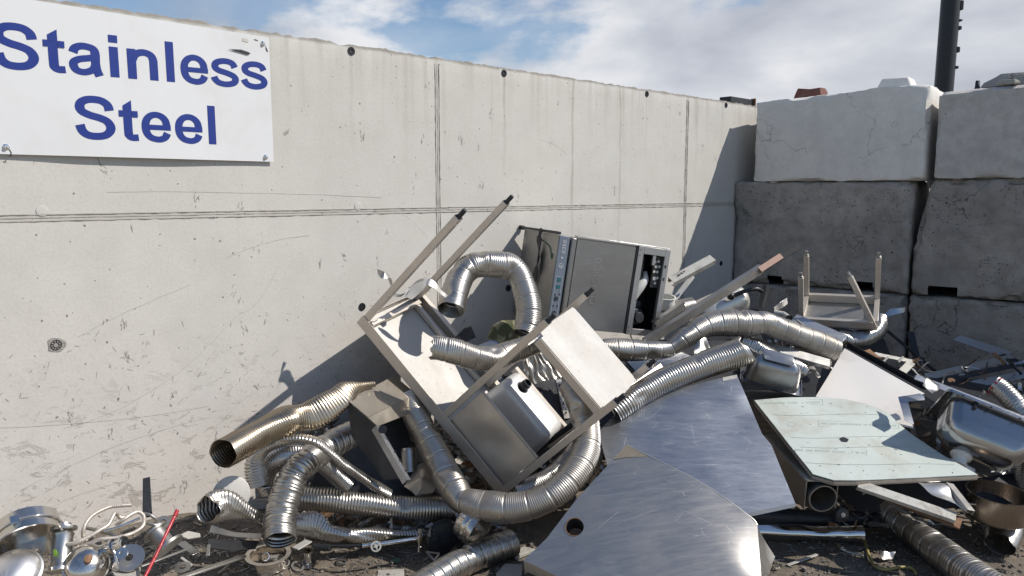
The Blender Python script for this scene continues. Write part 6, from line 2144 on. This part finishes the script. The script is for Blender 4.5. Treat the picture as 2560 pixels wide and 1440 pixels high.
for t in (0.25, 0.5, 0.66, 0.84):
    mb.lathe([(0.0045, 0), (0.0045, 0.0012), (0, 0.0012)], g0.lerp(g1, t) + Vector((0.016, -0.006, 0.004)), (-0.4, -0.8, 0.1), 10)
put("bolt_holes", mb, M['print_dark'], fl)
mb = MB()
mb.lathe([(0.0, 0.0), (0.004, 0.0), (0.004, 0.006), (0.011, 0.006), (0.013, 0.003), (0.013, 0.0), (0.016, 0.0), (0.016, 0.008), (0, 0.009)], D(957, 1074, 3.08), (-0.1, -0.9, 0.3), 18)
put("rubber_knob", mb, M['black'], root)
o = sheet("curved_sheet", [D(1010, 1215, 3.35), D(1048, 1160, 3.42), D(1080, 1150, 3.46), D(1100, 1200, 3.42), D(1082, 1232, 3.36), D(1040, 1238, 3.32)], M['panel_brown'], thick=0.002, extra=[D(1050, 1200, 3.28)], step=0.02, dent=0.004, seed=2)
tag(o, "curved dull sheet in the shade between the cabinet flange and the kinked duct", "metal sheet")
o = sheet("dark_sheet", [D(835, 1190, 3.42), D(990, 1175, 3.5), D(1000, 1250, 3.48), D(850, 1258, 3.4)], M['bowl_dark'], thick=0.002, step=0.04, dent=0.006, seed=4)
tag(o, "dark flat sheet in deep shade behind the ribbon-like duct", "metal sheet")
# slotted upright and brackets seen inside the frame of the table
root = thing("slotted_upright", "dark slotted upright with a bracket, seen through the frame beside the sink bowl", "metal bar", D(1408, 1000, 3.9))
mb = MB()
mb.channel(D(1396, 948, 3.90), D(1418, 1046, 3.82), 0.028, 0.02, 0.002, (0.2, -0.9, 0.1))
put("upright", mb, M['galv'], root)
mb = MB()
for t in (0.15, 0.38, 0.6, 0.85):
    c = D(1396, 948, 3.895).lerp(D(1418, 1046, 3.815), t)
    mb.lathe([(0.006, 0), (0.006, 0.0015), (0, 0.0015)], c + Vector((0, -0.004, 0)), (0.2, -0.9, 0.1), 10)
put("slots", mb, M['print_dark'], root)
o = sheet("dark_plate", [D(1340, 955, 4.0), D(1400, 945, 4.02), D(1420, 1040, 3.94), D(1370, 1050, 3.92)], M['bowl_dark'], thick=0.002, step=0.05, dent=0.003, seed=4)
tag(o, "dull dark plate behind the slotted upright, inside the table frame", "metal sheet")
# scraps between the wavy duct and the undershelf
bar("flat_bar", "bent flat strip standing between the undershelf and the wavy duct", D(1592, 960, 3.62), D(1622, 905, 3.74), 0.026, 0.004, M['galv'], 'beam', (0.5, -0.8, 0))
bar("flat_bar", "second narrow strip right of the bent flat strip, below the wavy duct", D(1632, 925, 3.72), D(1640, 900, 3.78), 0.022, 0.004, M['galv'], 'beam', (0.5, -0.8, 0))
bar("flat_bar", "flat bar with bolts running behind the ribbed flared duct", D(1560, 985, 3.5), D(1655, 915, 3.66), 0.03, 0.006, M['frame'], 'beam', (0.2, -0.9, 0.4))
o = sheet("torn_foil", [D(1735, 868, 3.86), D(1762, 848, 3.9), D(1785, 872, 3.86), D(1768, 884, 3.82), D(1735, 892, 3.78)], M['duct_dark'], thick=0.0015, dent=0.04, dscale=14, step=0.012, seed=7)
tag(o, "crumpled foil flap between the wavy duct and the ribbed flared duct", "foil sheet")
for i, (q, lab, mt) in enumerate((  # dark and dull sheets added behind the gaps, standing in for the heap's shade
        ([D(1560, 900, 3.95), D(1700, 880, 4.05), D(1760, 900, 3.95), D(1640, 985, 3.75)], "dull sheet added as shade under the wavy duct", 'bowl_dark'),
        ([D(1500, 880, 3.95), D(1640, 850, 4.2), D(1850, 850, 4.2), D(1850, 960, 3.9), D(1600, 1000, 3.7)], "large dark sheet added as shade under the wavy duct", 'dark'),
        ([D(1840, 960, 4.15), D(2060, 880, 4.4), D(2100, 1000, 3.9), D(1880, 1000, 3.8)], "dark sheet added as shade behind the dull sink bowl", 'dark'),
        ([BK(2090, 880, .5), BK(2300, 930, .5), BK(2620, 980, .6), D(2600, 1100, 3.5), D(2340, 1010, 3.8), D(2300, 980, 3.95)], "dark sheet added as shade under the angle bars at the right", 'dark'),
        ([BK(1880, 770, .5), BK(2210, 850, .5), BK(2230, 900, .8), D(1900, 900, 4.4), D(1760, 850, 4.5)], "dark sheet added as shade beneath the small upturned table", 'dark'),
        ([D(1250, 900, 4.0), D(1500, 860, 4.15), D(1560, 1040, 3.85), D(1470, 1160, 3.7), D(1330, 1200, 3.66)], "dark sheet added as shade behind the sink table frame", 'dark'),
        ([D(840, 1090, 3.42), D(1010, 1040, 3.62), D(1060, 1230, 3.48), D(980, 1260, 3.42), D(760, 1240, 3.42)], "dark sheet added as shade beneath the folded cabinet", 'dark'),
        ([D(1100, 900, 4.0), D(1240, 850, 4.1), D(1300, 960, 3.95), D(1230, 1000, 3.85)], "grey sheet added as shade between the sink table and the cast wall", 'bowl_dark'),
        ([D(2060, 1205, 3.5), D(2420, 1200, 3.4), D(2560, 1180, 3.5), D(2560, 1260, 3.3), D(2150, 1280, 3.4)], "dark sheet added as shade under the pale green board", 'dark'))):
    o = sheet("shade_sheet", q, M[mt], thick=0.003, step=0.06, dent=0.02, dscale=3, seed=i)
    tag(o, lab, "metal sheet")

# ------------------------------------------------------------------ small scrap at the left, on the dirt bank against the wall
# tipped round tin at the far left
root = thing("steel_tin", "wide shallow steel tin tipped on its side against the wall at the far left", "tin", D(88, 1340, 2.46))
mb = MB()
ax = Vector((0.46, -0.60, -0.52)).normalized()
c0 = D(66, 1308, 2.52)
R0 = 0.094
mb.lathe([(0.0, 0.0), (R0 * 0.9, 0.0), (R0, 0.006), (R0, 0.07), (R0 + 0.004, 0.073), (R0 + 0.004, 0.079), (R0 - 0.002, 0.079), (R0 - 0.003, 0.01), (0.0, 0.006)], c0, ax, 44)
put("body", mb, M['polished'], root, smooth=40)
mb = MB()
a_ = ax.cross(Vector((0, 0, 1))).normalized()
b_ = ax.cross(a_)
pts = [c0 + ax * 0.045 + (a_ * math.cos(q) + b_ * math.sin(q)) * (R0 + 0.003) for q in [2 * math.pi * k / 44 for k in range(45)]]
mb.tube(pts, 0.0032, 8, cap=False)
k = c0 + ax * 0.045 + (a_ * math.cos(-1.2) + b_ * math.sin(-1.2)) * (R0 + 0.008)
mb.box(k, ax * 0.012, a_ * 0.012, b_ * 0.006)
put("clamp_band", mb, M['chrome'], root, smooth=50)
k = c0 + ax * 0.085 + (a_ * math.cos(1.0) + b_ * math.sin(1.0)) * R0 * 0.5
mb = MB()
mb.tube([Vector(p) for p in catmull([tuple(k - a_ * 0.05), tuple(k - a_ * 0.02 + ax * 0.02), tuple(k + a_ * 0.03 + ax * 0.02), tuple(k + a_ * 0.055)], 6)], 0.007, 10)
put("handle", mb, M['chrome'], root)


def dome_lid(name, label, c, axis, r, h, mat, knob=True, cat="lid"):
    root = thing(name, label, cat, c)
    mb = MB()
    prof = [(r * 1.0, -0.006), (r * 1.05, -0.003), (r * 1.05, 0.0), (r * 0.98, 0.003)] + [(r * 0.98 * math.cos(q), 0.003 + h * math.sin(q)) for q in [math.pi / 2 * k / 10 for k in range(1, 11)]]
    mb.lathe(prof, c, axis, 44)
    put("shell", mb, mat, root, smooth=50)
    if knob:
        ax = Vector(axis).normalized()
        mb = MB()
        t = Vector(c) + ax * (h + 0.002)
        mb.lathe([(0.012, 0), (0.009, 0.006), (0.009, 0.012), (0.013, 0.016), (0.013, 0.022), (0.0, 0.024)], t, ax, 18)
        put("knob", mb, M['rust'], root)
    return root


dome_lid("dome_cover", "bright white sunlit domed lid at the lower left corner", D(34, 1432, 2.40), Vector((0.15, -0.55, 0.85)), 0.078, 0.042, M['white_metal'], knob=False)
dome_lid("dome_cover", "brownish polished domed lid with a rusty knob, leaning in front of the hose coil", D(216, 1412, 2.50), Vector((0.42, -0.55, 0.55)), 0.066, 0.045, M['polished'])
# flanged spool piece with a lime sticker
root = thing("flanged_pipe", "upright flanged pipe piece with a lime green sticker beside the tipped tin", "pipe fitting", D(150, 1432, 2.50))
p_top, p_bot = D(160, 1318, 2.54), D(150, 1430, 2.48)
ax = (p_top - p_bot)
ln = ax.length
mb = MB()
mb.lathe([(0.0, 0.0), (0.040, 0.0), (0.043, 0.003), (0.043, 0.012), (0.034, 0.014), (0.032, 0.022), (0.030, 0.026), (0.030, ln - 0.03), (0.033, ln - 0.022), (0.022, ln - 0.012), (0.038, ln - 0.010), (0.040, ln - 0.006), (0.040, ln), (0.022, ln + 0.001), (0.021, ln + 0.012), (0.017, ln + 0.012), (0.016, ln - 0.03), (0.0, ln - 0.03)], p_bot, ax, 32)
put("body", mb, M['steel'], root, smooth=35)
mb = MB()
c = D(138, 1382, 2.465)
mb.add([c + Vector((-0.005, 0, 0.010)), c + Vector((0.004, -.002, 0.011)), c + Vector((0.009, -0.003, 0.001)), c + Vector((0.003, -.002, -0.010)), c + Vector((-0.005, 0, -0.008))], [(0, 1, 2, 3, 4)])
put("sticker", mb, M['lime'], root, solid=0.001)


def hose(name, label, pts, r, pitch, mat, group=None, cat="hose", amp=0.07):
    P = [Vector(p) for p in catmull([tuple(D(*p)) for p in pts], 10)]
    L = sum((b - a).length for a, b in zip(P[:-1], P[1:]))
    n = max(8, int(L / (pitch / 2.5)))
    seq, acc, i, want = [], 0.0, 0, 0.0
    for a, b in zip(P[:-1], P[1:]):
        l_ = (b - a).length
        while want <= acc + l_ + 1e-9:
            seq.append(a.lerp(b, (want - acc) / l_ if l_ else 0))
            want += L / n
        acc += l_
    rs = [r * (1 + amp * math.cos(2 * math.pi * k * (L / n) / pitch)) for k in range(len(seq))]
    mb = MB()
    mb.tube(seq, rs, 12)
    return tag(put(name, mb, mat, smooth=60), label, cat, group)


HG = "hoses of the coil by the wall"
Z = lambda x, y, d: (x / 4, 1140 + y / 4, d)
hose("flexible_hose", "ribbed metal hose arching highest over the coil, its free end to the right", [Z(1318, 490, 2.66), Z(1230, 495, 2.65), Z(1100, 510, 2.64), Z(1000, 550, 2.62), Z(920, 600, 2.6), Z(860, 670, 2.58), Z(835, 740, 2.57), Z(835, 810, 2.57), Z(870, 850, 2.57)], 0.0062, 0.0031, M['frame'], HG)
hose("flexible_hose", "ribbed metal hose with a peaked loop, ending left in a smooth nut", [Z(670, 885, 2.5), Z(760, 868, 2.5), Z(900, 800, 2.52), Z(1000, 740, 2.54), Z(1080, 690, 2.56), Z(1120, 620, 2.58), Z(1150, 570, 2.6), Z(1180, 590, 2.62), Z(1205, 618, 2.63), Z(1245, 610, 2.64)], 0.0062, 0.0031, M['frame'], HG)
hose("flexible_hose", "ribbed metal hose making the wide right-hand loop of the coil", [Z(1165, 690, 2.58), Z(1230, 640, 2.58), Z(1310, 585, 2.6), Z(1380, 560, 2.62), Z(1430, 590, 2.62), Z(1442, 650, 2.6), Z(1420, 710, 2.58), Z(1340, 765, 2.56), Z(1240, 800, 2.54), Z(1130, 822, 2.53), Z(1000, 835, 2.52), Z(880, 880, 2.52)], 0.0062, 0.0031, M['frame'], HG)
hose("flexible_hose", "dull ribbed hose lying furthest right behind the coil by the flange", [Z(1440, 580, 2.68), Z(1500, 590, 2.68), Z(1560, 630, 2.68), Z(1585, 670, 2.66), Z(1550, 690, 2.64), Z(1470, 670, 2.64)], 0.0055, 0.0036, M['galv'], HG)
hose("smooth_tube", "smooth bent steel tube running through the middle of the hose coil", [Z(1050, 745, 2.54), Z(1200, 705, 2.55), Z(1320, 655, 2.57), Z(1400, 620, 2.58)], 0.0055, 0.01, M['chrome'], None, "tube", 0.0)
hose("smooth_tube", "second smooth tube lying low below the hose coil towards the clamp", [Z(870, 720, 2.6), Z(960, 740, 2.58), Z(1080, 770, 2.56), Z(1180, 800, 2.55)], 0.006, 0.01, M['galv'], None, "tube", 0.0)
mb = MB()
mb.box(D(322, 1328, 2.6), Vector((0.028, -0.004, 0.012)), Vector((0, 0.001, 0.001)), Vector((-0.003, 0, 0.008)))
o = tag(put("perforated_strap", mb, M['galv'], bevel=0.001), "short perforated strap lying under the loop of the hose coil", "strap")
mb = MB()
for t in (-0.6, -0.1, 0.4, 0.8):
    mb.lathe([(0.003, 0), (0.003, 0.001), (0, 0.001)], D(322, 1328, 2.595) + Vector((0.028, -0.004, 0.012)) * t, (0, -1, 0.1), 8)
put("holes", mb, M['print_dark'], o)
# tri-clamp, rings and small discs
root = thing("pipe_clamp", "shiny pipe clamp with a short tube, below the hose coil", "clamp", D(300, 1372, 2.5))
mb = MB()
mb.tube([D(252, 1376, 2.53), D(282, 1366, 2.51), D(312, 1358, 2.5)], 0.017, 18)
put("tube", mb, M['chrome'], root, smooth=50)
mb = MB()
for t in (282, 308):
    mb.lathe([(0.017, -0.004), (0.023, -0.004), (0.023, 0.004), (0.017, 0.004)], D(t, 1366 - (t - 282) * 0.3, 2.508), D(312, 1358, 2.5) - D(282, 1366, 2.51), 20)
mb.tube([D(284, 1374, 2.47), D(290, 1395, 2.46), D(293, 1408, 2.46)], 0.004, 8)
put("clamp_ring", mb, M['chrome'], root, smooth=50)


def washer(name, label, c, axis, ro, ri, h, mat, cat="ring", holes=0, group=None):
    mb = MB()
    mb.lathe([(ri, 0), (ro, 0), (ro, h), (ri, h), (ri, 0)], c, axis, 36)
    o = tag(put(name, mb, mat, smooth=35), label, cat, group)
    if holes:
        ax = Vector(axis).normalized()
        a = ax.cross(Vector((0, 0, 1))).normalized()
        b = ax.cross(a)
        mb = MB()
        for k in range(holes):
            q = 2 * math.pi * (k + 0.3) / holes
            mb.lathe([(0.005, 0), (0.005, 0.0008), (0, 0.0008)], Vector(c) + ax * h + (a * math.cos(q) + b * math.sin(q)) * (ro + ri) / 2, ax, 10)
        put("bolt_holes", mb, M['print_dark'], o)
    return o


washer("steel_ring", "small thick ring lying on the tilted oval disc below the clamp", D(306, 1383, 2.455), (0.1, -0.85, 0.5), 0.0175, 0.008, 0.006, M['chrome'])
washer("steel_disc", "tilted oval steel disc with a hole, between the clamp and the red rod", D(324, 1396, 2.48), (0.15, -0.62, 0.8), 0.046, 0.012, 0.007, M['steel'], "disc")
washer("pipe_nipple", "short shiny tube stub standing in front of the tilted oval disc", D(291, 1410, 2.43), (0.3, -0.8, -0.2), 0.0095, 0.006, 0.022, M['chrome'], "tube")
washer("pipe_flange", "upper plain flange ring leaning by the tip of the red rod", D(409, 1308, 2.68), (0.15, -0.55, 0.8), 0.024, 0.010, 0.009, M['galv'], "flange")
root = thing("flange_body", "grey flanged pipe body standing behind the red rod", "flange", D(418, 1375, 2.62))
mb = MB()
p0, p1 = D(424, 1368, 2.62), D(402, 1322, 2.66)
ax = p1 - p0
ln = ax.length
mb.lathe([(0.0, 0.0), (0.052, 0.0), (0.052, 0.009), (0.030, 0.010), (0.028, 0.014), (0.028, ln - 0.010), (0.040, ln - 0.009), (0.040, ln), (0.02, ln), (0.02, 0.0)], p0, ax + Vector((0, -0.03, 0)), 36)
put("body", mb, M['galv'], root, smooth=35)
mb = MB()
axn = (ax + Vector((0, -0.03, 0))).normalized()
a_ = axn.cross(Vector((0, 0, 1))).normalized()
b_ = axn.cross(a_)
for k in range(6):
    q = k * math.pi / 3 + 0.2
    mb.lathe([(0.006, 0), (0.006, 0.0008), (0, 0.0008)], p0 + axn * 0.0092 + (a_ * math.cos(q) + b_ * math.sin(q)) * 0.041, axn, 10)
put("bolt_holes", mb, M['print_dark'], root)
# red rod
root = thing("red_rod", "bright red painted rod leaning across the dirt in front of the flange", "rod", D(365, 1440, 2.4))
mb = MB()
mb.tube([D(441, 1282, 2.56), D(420, 1325, 2.51), D(390, 1388, 2.45), D(352, 1462, 2.38)], 0.0052, 12)
put("shaft", mb, M['red'], root)
mb = MB()
mb.tube([D(443, 1276, 2.566), D(437, 1290, 2.55)], 0.0068, 12)
put("grip", mb, M['red'], root)
# upright angle on the wall
o = bar("angle_iron", "dark upright angle offcut standing against the cast wall behind the hose coil", D(356, 1296, 2.86), D(352, 1196, 2.92), 0.034, 0.018, M['dark'], 'angle', (0.3, -0.9, 0))
for v in o.data.vertices[:]:
    if v.co.z > 0.1:
        v.co.x *= 0.7
# slab shards, plates and strips along the foot of the wall
def slab(name, label, pts, th, mat, cat="plate", seed=0, dent=0.0, bevel=0.001):
    c = sum(pts, Vector()) / len(pts)
    mb = MB()
    n = (pts[1] - pts[0]).cross(pts[2] - pts[0]).normalized()
    if n.z < 0:
        n = -n
    mb.prism([p for p in pts], -n * th)
    return tag(put(name, mb, mat, bevel=bevel, smooth=25), label, cat)


slab("rust_plate", "flat gritty plate on the dirt beside the brownish domed lid", [D(278, 1428, 2.45), D(330, 1408, 2.52), D(352, 1418, 2.5), D(348, 1445, 2.43), D(300, 1452, 2.4)], 0.006, M['rubble'])
tag(sheet("bent_strip", [D(522, 1334, 2.92), D(528, 1314, 2.96), D(590, 1328, 3.0), D(655, 1332, 3.04), D(652, 1346, 2.98), D(590, 1342, 2.95)], M['bowl_dark'], thick=0.003, dent=0.02, step=0.02, seed=3), "grey bent strip lying along the wall foot behind the small ring parts", "metal strip")
tag(sheet("bent_strip", [D(520, 1360, 2.86), D(522, 1342, 2.9), D(580, 1348, 2.94), D(648, 1350, 2.97), D(640, 1366, 2.92), D(580, 1370, 2.88)], M['dark'], thick=0.003, dent=0.02, step=0.02, seed=8), "darker bent strip lying in front of the grey bent strip", "metal strip")
slab("wood_chip", "pale brown curved chip of wood right of the flange body", [D(447, 1338, 2.72), D(470, 1327, 2.76), D(500, 1333, 2.78), D(502, 1341, 2.74), D(470, 1346, 2.7)], 0.006, M['pale_ch'], "wood")
bar("metal_strip", "long serrated strip lying on the dirt at the lower left, pointing at the steel ring", D(440, 1446, 2.66), D(612, 1388, 2.92), 0.022, 0.006, M['galv'], 'channel', cat="metal strip")
bar("metal_strip", "narrow strip crossing behind the red rod towards the wall", D(352, 1416, 2.56), D(470, 1372, 2.72), 0.012, 0.004, M['galv'], cat="metal strip")
bar("bent_bracket", "small torn bracket standing on edge near the wall foot, right of the flange", D(462, 1352, 2.78), D(500, 1380, 2.74), 0.03, 0.02, M['bowl_dark'], 'angle', cat="bracket")
bar("bent_bracket", "thin upright tab in the debris left of the curved duct's mouth", D(515, 1390, 2.8), D(518, 1362, 2.84), 0.012, 0.01, M['galv'], 'angle', cat="bracket")
bar("steel_bar", "short flat bar lying just left of the curved duct's open mouth", D(618, 1366, 2.96), D(668, 1354, 3.0), 0.03, 0.006, M['galv'], cat="metal bar")
bar("steel_bar", "short speckled plate just right of the curved duct's open mouth", D(738, 1372, 2.98), D(772, 1352, 3.04), 0.035, 0.005, M['panel_bright'], cat="metal bar")
washer("gasket", "flat ring with a yellowish centre lying in the debris left of the serrated strip", D(457, 1419, 2.62), (0.05, -0.25, 1), 0.026, 0.011, 0.003, M['galv'])
slab("steel_scrap", "thin pale offcut lying above the serrated strip", [D(450, 1395, 2.7), D(456, 1391, 2.71), D(482, 1410, 2.66), D(478, 1414, 2.65)], 0.002, M['panel_bright'], "offcut")
# the big ring with pieces inside
washer("steel_ring", "big heavy steel ring lying flat below the curved duct's open mouth", G(671, 1408, 0.006), (0.02, -0.06, 1), 0.088, 0.070, 0.040, M['polished'])
washer("tube_offcut", "short bright tube offcut lying inside the big steel ring", G(676, 1402, 0.02), (0.9, -0.3, 0.25), 0.021, 0.018, 0.05, M['steel'], "tube")
washer("tube_offcut", "second tube offcut leaning on the inner side of the big steel ring", G(656, 1396, 0.03), (0.5, -0.6, 0.5), 0.017, 0.014, 0.035, M['chrome'], "tube")
root = thing("flanged_spool", "small flanged spool standing on the dirt right of the big steel ring", "pipe fitting", G(769, 1410, 0))
mb = MB()
mb.lathe([(0.0, 0.0), (0.036, 0.0), (0.036, 0.004), (0.018, 0.006), (0.016, 0.012), (0.016, 0.045), (0.018, 0.052), (0.024, 0.054), (0.024, 0.058), (0.014, 0.058), (0.013, 0.01), (0.0, 0.01)], G(769, 1410, 0.006), (0.02, -0.05, 1), 28)
put("body", mb, M['chrome'], root, smooth=35)
washer("o_ring", "small grey sealing ring on the dirt right of the small flanged spool", G(855, 1405, 0.004), (0, 0, 1), 0.024, 0.018, 0.005, M['galv'])
pts = [G(*p, 0.006) for p in ((818, 1390), (838, 1377), (866, 1378), (870, 1386), (850, 1394), (826, 1398), (818, 1390))]
mb = MB()
mb.tube([Vector(p) for p in catmull([tuple(p) for p in pts], 6)], 0.003, 8)
tag(put("wire_loop", mb, M['galv']), "bent wire loop on the dirt behind the small grey sealing ring", "wire")
washer("pipe_clip", "flat twisted clip lying in front of the small flanged spool", G(744, 1418, 0.01), (0.3, -0.3, 0.9), 0.026, 0.018, 0.008, M['galv'], "clip")
# tap rod with its handwheel
root = thing("valve_rod", "long bright rod with a small handwheel and an upright tap, lying on the dirt", "valve", D(940, 1372, 3.0))
mb = MB()
mb.tube([D(905, 1364, 3.03), D(970, 1357, 3.06), D(1046, 1346, 3.12)], 0.0085, 14)
put("rod", mb, M['chrome'], root)
mb = MB()
mb.tube([D(780, 1366, 3.08), D(830, 1366, 3.06), D(905, 1364, 3.035)], 0.006, 10)
mb.tube([D(788, 1368, 3.07), D(826, 1370, 3.05)], 0.013, 12)
put("dark_stem", mb, M['dark'], root)
wc = D(940, 1366, 2.99)
mb = MB()
wa = Vector((0.1, -0.9, 0.35)).normalized()
mb.lathe([(0.0145, -0.003), (0.0205, -0.003), (0.0205, 0.003), (0.0145, 0.003), (0.0145, -0.003)], wc, wa, 24)
mb.lathe([(0.0, -0.004), (0.006, -0.004), (0.006, 0.006), (0, 0.006)], wc, wa, 12)
a_ = wa.cross(Vector((0, 0, 1))).normalized()
b_ = wa.cross(a_)
for k in range(4):
    u = a_ * math.cos(k * math.pi / 2 + .4) + b_ * math.sin(k * math.pi / 2 + .4)
    mb.beam(wc + u * 0.004, wc + u * 0.016, 0.004, 0.003, tuple(wa))
put("handwheel", mb, M['pale_ch'], root)
mb = MB()
tp = D(1050, 1348, 3.1)
mb.lathe([(0.0, -0.05), (0.008, -0.05), (0.008, -0.03), (0.006, -0.028), (0.006, -0.015), (0.010, -0.012), (0.010, 0.012), (0.005, 0.014), (0.005, 0.028), (0.011, 0.03), (0.011, 0.040), (0.0, 0.042)], tp, (0.05, 0, 1), 14)
put("tap", mb, M['chrome'], root)
slab("leaf_scrap", "thin greenish scrap on the dirt in front of the valve rod", [G(975, 1404, .008), G(990, 1392, .012), G(1002, 1398, .012), G(995, 1406, .008)], 0.001, plain("dull_green", (0.08, 0.14, 0.09), 0.7), "scrap")
slab("leaf_springs", "thin grey leaves of scrap on the dirt right of the handwheel", [G(955, 1384, .008), G(980, 1376, .014), G(995, 1380, .014), G(985, 1392, .008)], 0.002, M['steel'], "scrap")
slab("concrete_slab", "pale broken slab piece between the lower-edge duct and the front hood sheet", [G(1240, 1432, .03), G(1262, 1408, .03), G(1306, 1410, .035), G(1300, 1450, .03), G(1250, 1470, .02)], 0.02, M['rubble'], "slab", bevel=0.003)
slab("concrete_slab", "small pale slab piece under the left point of the front hood sheet", [G(1270, 1374, .02), G(1312, 1366, .02), G(1340, 1372, .02), G(1290, 1392, .02)], 0.016, M['rubble'], "slab", bevel=0.003)
slab("concrete_slab", "flat grey slab flush with the dirt below the valve rod's handwheel", [G(945, 1424, .008), G(1010, 1422, .01), G(1012, 1462, .008), G(940, 1466, .006)], 0.012, M['rubble'], "slab", bevel=0.002)
# triangle bracket and wheel left of the pot drum
root = thing("triangle_bracket", "small triangular bracket with a hole beside the tap on the dirt", "bracket", G(1086, 1392, 0))
mb = MB()
q = [G(1066, 1380, .03), G(1098, 1384, .035), G(1086, 1402, .01)]
for a, b in ((0, 1), (1, 2), (2, 0)):
    mb.beam(q[a], q[b], 0.008, 0.004, (0, -.4, 1))
put("frame", mb, M['galv'], root)
root = thing("cart_wheel", "black wheel lying in deep shade left of the pot drum", "wheel", D(1106, 1345, 3.2))
mb = MB()
mb.lathe([(0.03, -0.015), (0.07, -0.015), (0.08, -0.008), (0.08, 0.008), (0.07, 0.015), (0.03, 0.015)], D(1112, 1348, 3.25), (0.25, -0.9, 0.2), 36)
put("tyre", mb, M['black'], root)
mb = MB()
mb.lathe([(0.0, -0.016), (0.012, -0.016), (0.03, -0.008), (0.03, 0.008), (0, 0.01)], D(1112, 1348, 3.25), (0.25, -0.9, 0.2), 20)
put("hub", mb, M['dark'], root)
# pale disc and mirror box behind the crushed duct
root = thing("steel_disc", "pale round disc leaning on the cast wall behind the crushed duct's end", "disc", D(580, 1235, 2.98))
mb = MB()
mb.lathe([(0.0, 0.0), (0.066, 0.0), (0.070, 0.003), (0.070, 0.006), (0.064, 0.008), (0.0, 0.010)], D(578, 1236, 2.96), (0.45, -0.75, 0.2), 36)
put("plate", mb, M['panel_bright'], root, smooth=35)
root = thing("mirror_box", "small shiny square box beside the curved duct, reflecting the sky", "box", D(662, 1230, 3.08))
mb = MB()
mb.box(D(662, 1230, 3.12), Vector((0.032, 0.004, 0)), Vector((-0.004, 0.03, 0)), Vector((0, -0.006, 0.034)))
put("body", mb, M['chrome'], root, bevel=0.004)
mb = MB()
mb.box(D(662, 1248, 3.09), Vector((0.033, 0.004, 0)), Vector((0, 0.002, 0)), Vector((0, 0, 0.004)))
put("band", mb, M['pale_ch'], root)


def build_tangle():
    """the uncountable small offcuts, curls and crushed foil filling the gaps of the heap"""
    rnd = random.Random(77)
    mbs = [MB(), MB(), MB()]
    spots = []
    for _ in range(2000):
        u = rnd.random()
        if u < 0.34:
            x, y, d = rnd.uniform(760, 1260), rnd.uniform(1060, 1330), None
        elif u < 0.55:
            x, y, d = rnd.uniform(1240, 1520), rnd.uniform(930, 1260), None
        elif u < 0.80:
            x, y, d = rnd.uniform(1540, 2100), rnd.uniform(850, 1010), None
        else:
            x, y, d = rnd.uniform(2080, 2560), rnd.uniform(900, 1320), None
        spots.append((x, y))
    for x, y in spots:
        # stand each piece on the heap's inner slope: a plane rising from the front of the heap to the walls
        lo, hi = 3.2, 4.6
        best = None
        for k in range(40):
            d = lo + (hi - lo) * k / 39
            q = D(x, y, d)
            n_ = (q - CORNER).dot(NV)
            m_ = (q - CORNER).dot(MV)
            top = 0.10 + 0.50 * max(0.0, min(1.0, (q.y - 3.3) / 1.2))
            if n_ < 0.07 or m_ < 0.12:
                break
            best = q
            if q.z <= top:
                break
        if best is None:
            continue
        c = best
        L, w = rnd.uniform(0.015, 0.12), rnd.uniform(0.004, 0.034)
        d1 = Vector((rnd.gauss(0, 1), rnd.gauss(0, 0.7), rnd.gauss(0, 0.5))).normalized()
        d2 = d1.cross(Vector((rnd.gauss(0, 1), rnd.gauss(0, 1), rnd.gauss(0, 1)))).normalized()
        d3 = d1.cross(d2)
        mb = mbs[rnd.choice((0, 0, 1, 1, 1, 2))]
        bend = rnd.uniform(-1.6, 1.6)
        n = 5
        vs = []
        for i in range(n + 1):
            t = i / n - 0.5
            p_ = c + d1 * L * t + d3 * L * bend * (t * t) + d2 * 0.003 * rnd.uniform(-1, 1)
            ww = w * (0.6 + 0.6 * rnd.random())
            tw = d2 * math.cos(t * bend) + d3 * math.sin(t * bend)
            vs += [p_ - tw * ww / 2, p_ + tw * ww / 2]
        mb.add(vs, [(2 * i, 2 * i + 1, 2 * i + 3, 2 * i + 2) for i in range(n)])
    for mb, mt, nm, lab in zip(mbs, ('galv', 'bowl_dark', 'rust'), ("metal_shavings", "dark_shavings", "rusty_shavings"), ("bent grey offcuts and shavings filling gaps in the heap", "dark crumpled offcuts filling the shaded gaps in the heap", "brown rusty offcuts scattered through the gaps in the heap")):
        o = put(nm, mb, M[mt], smooth=None, solid=0.001)
        tag(o, lab, "metal scrap", kind='stuff')


build_tangle()
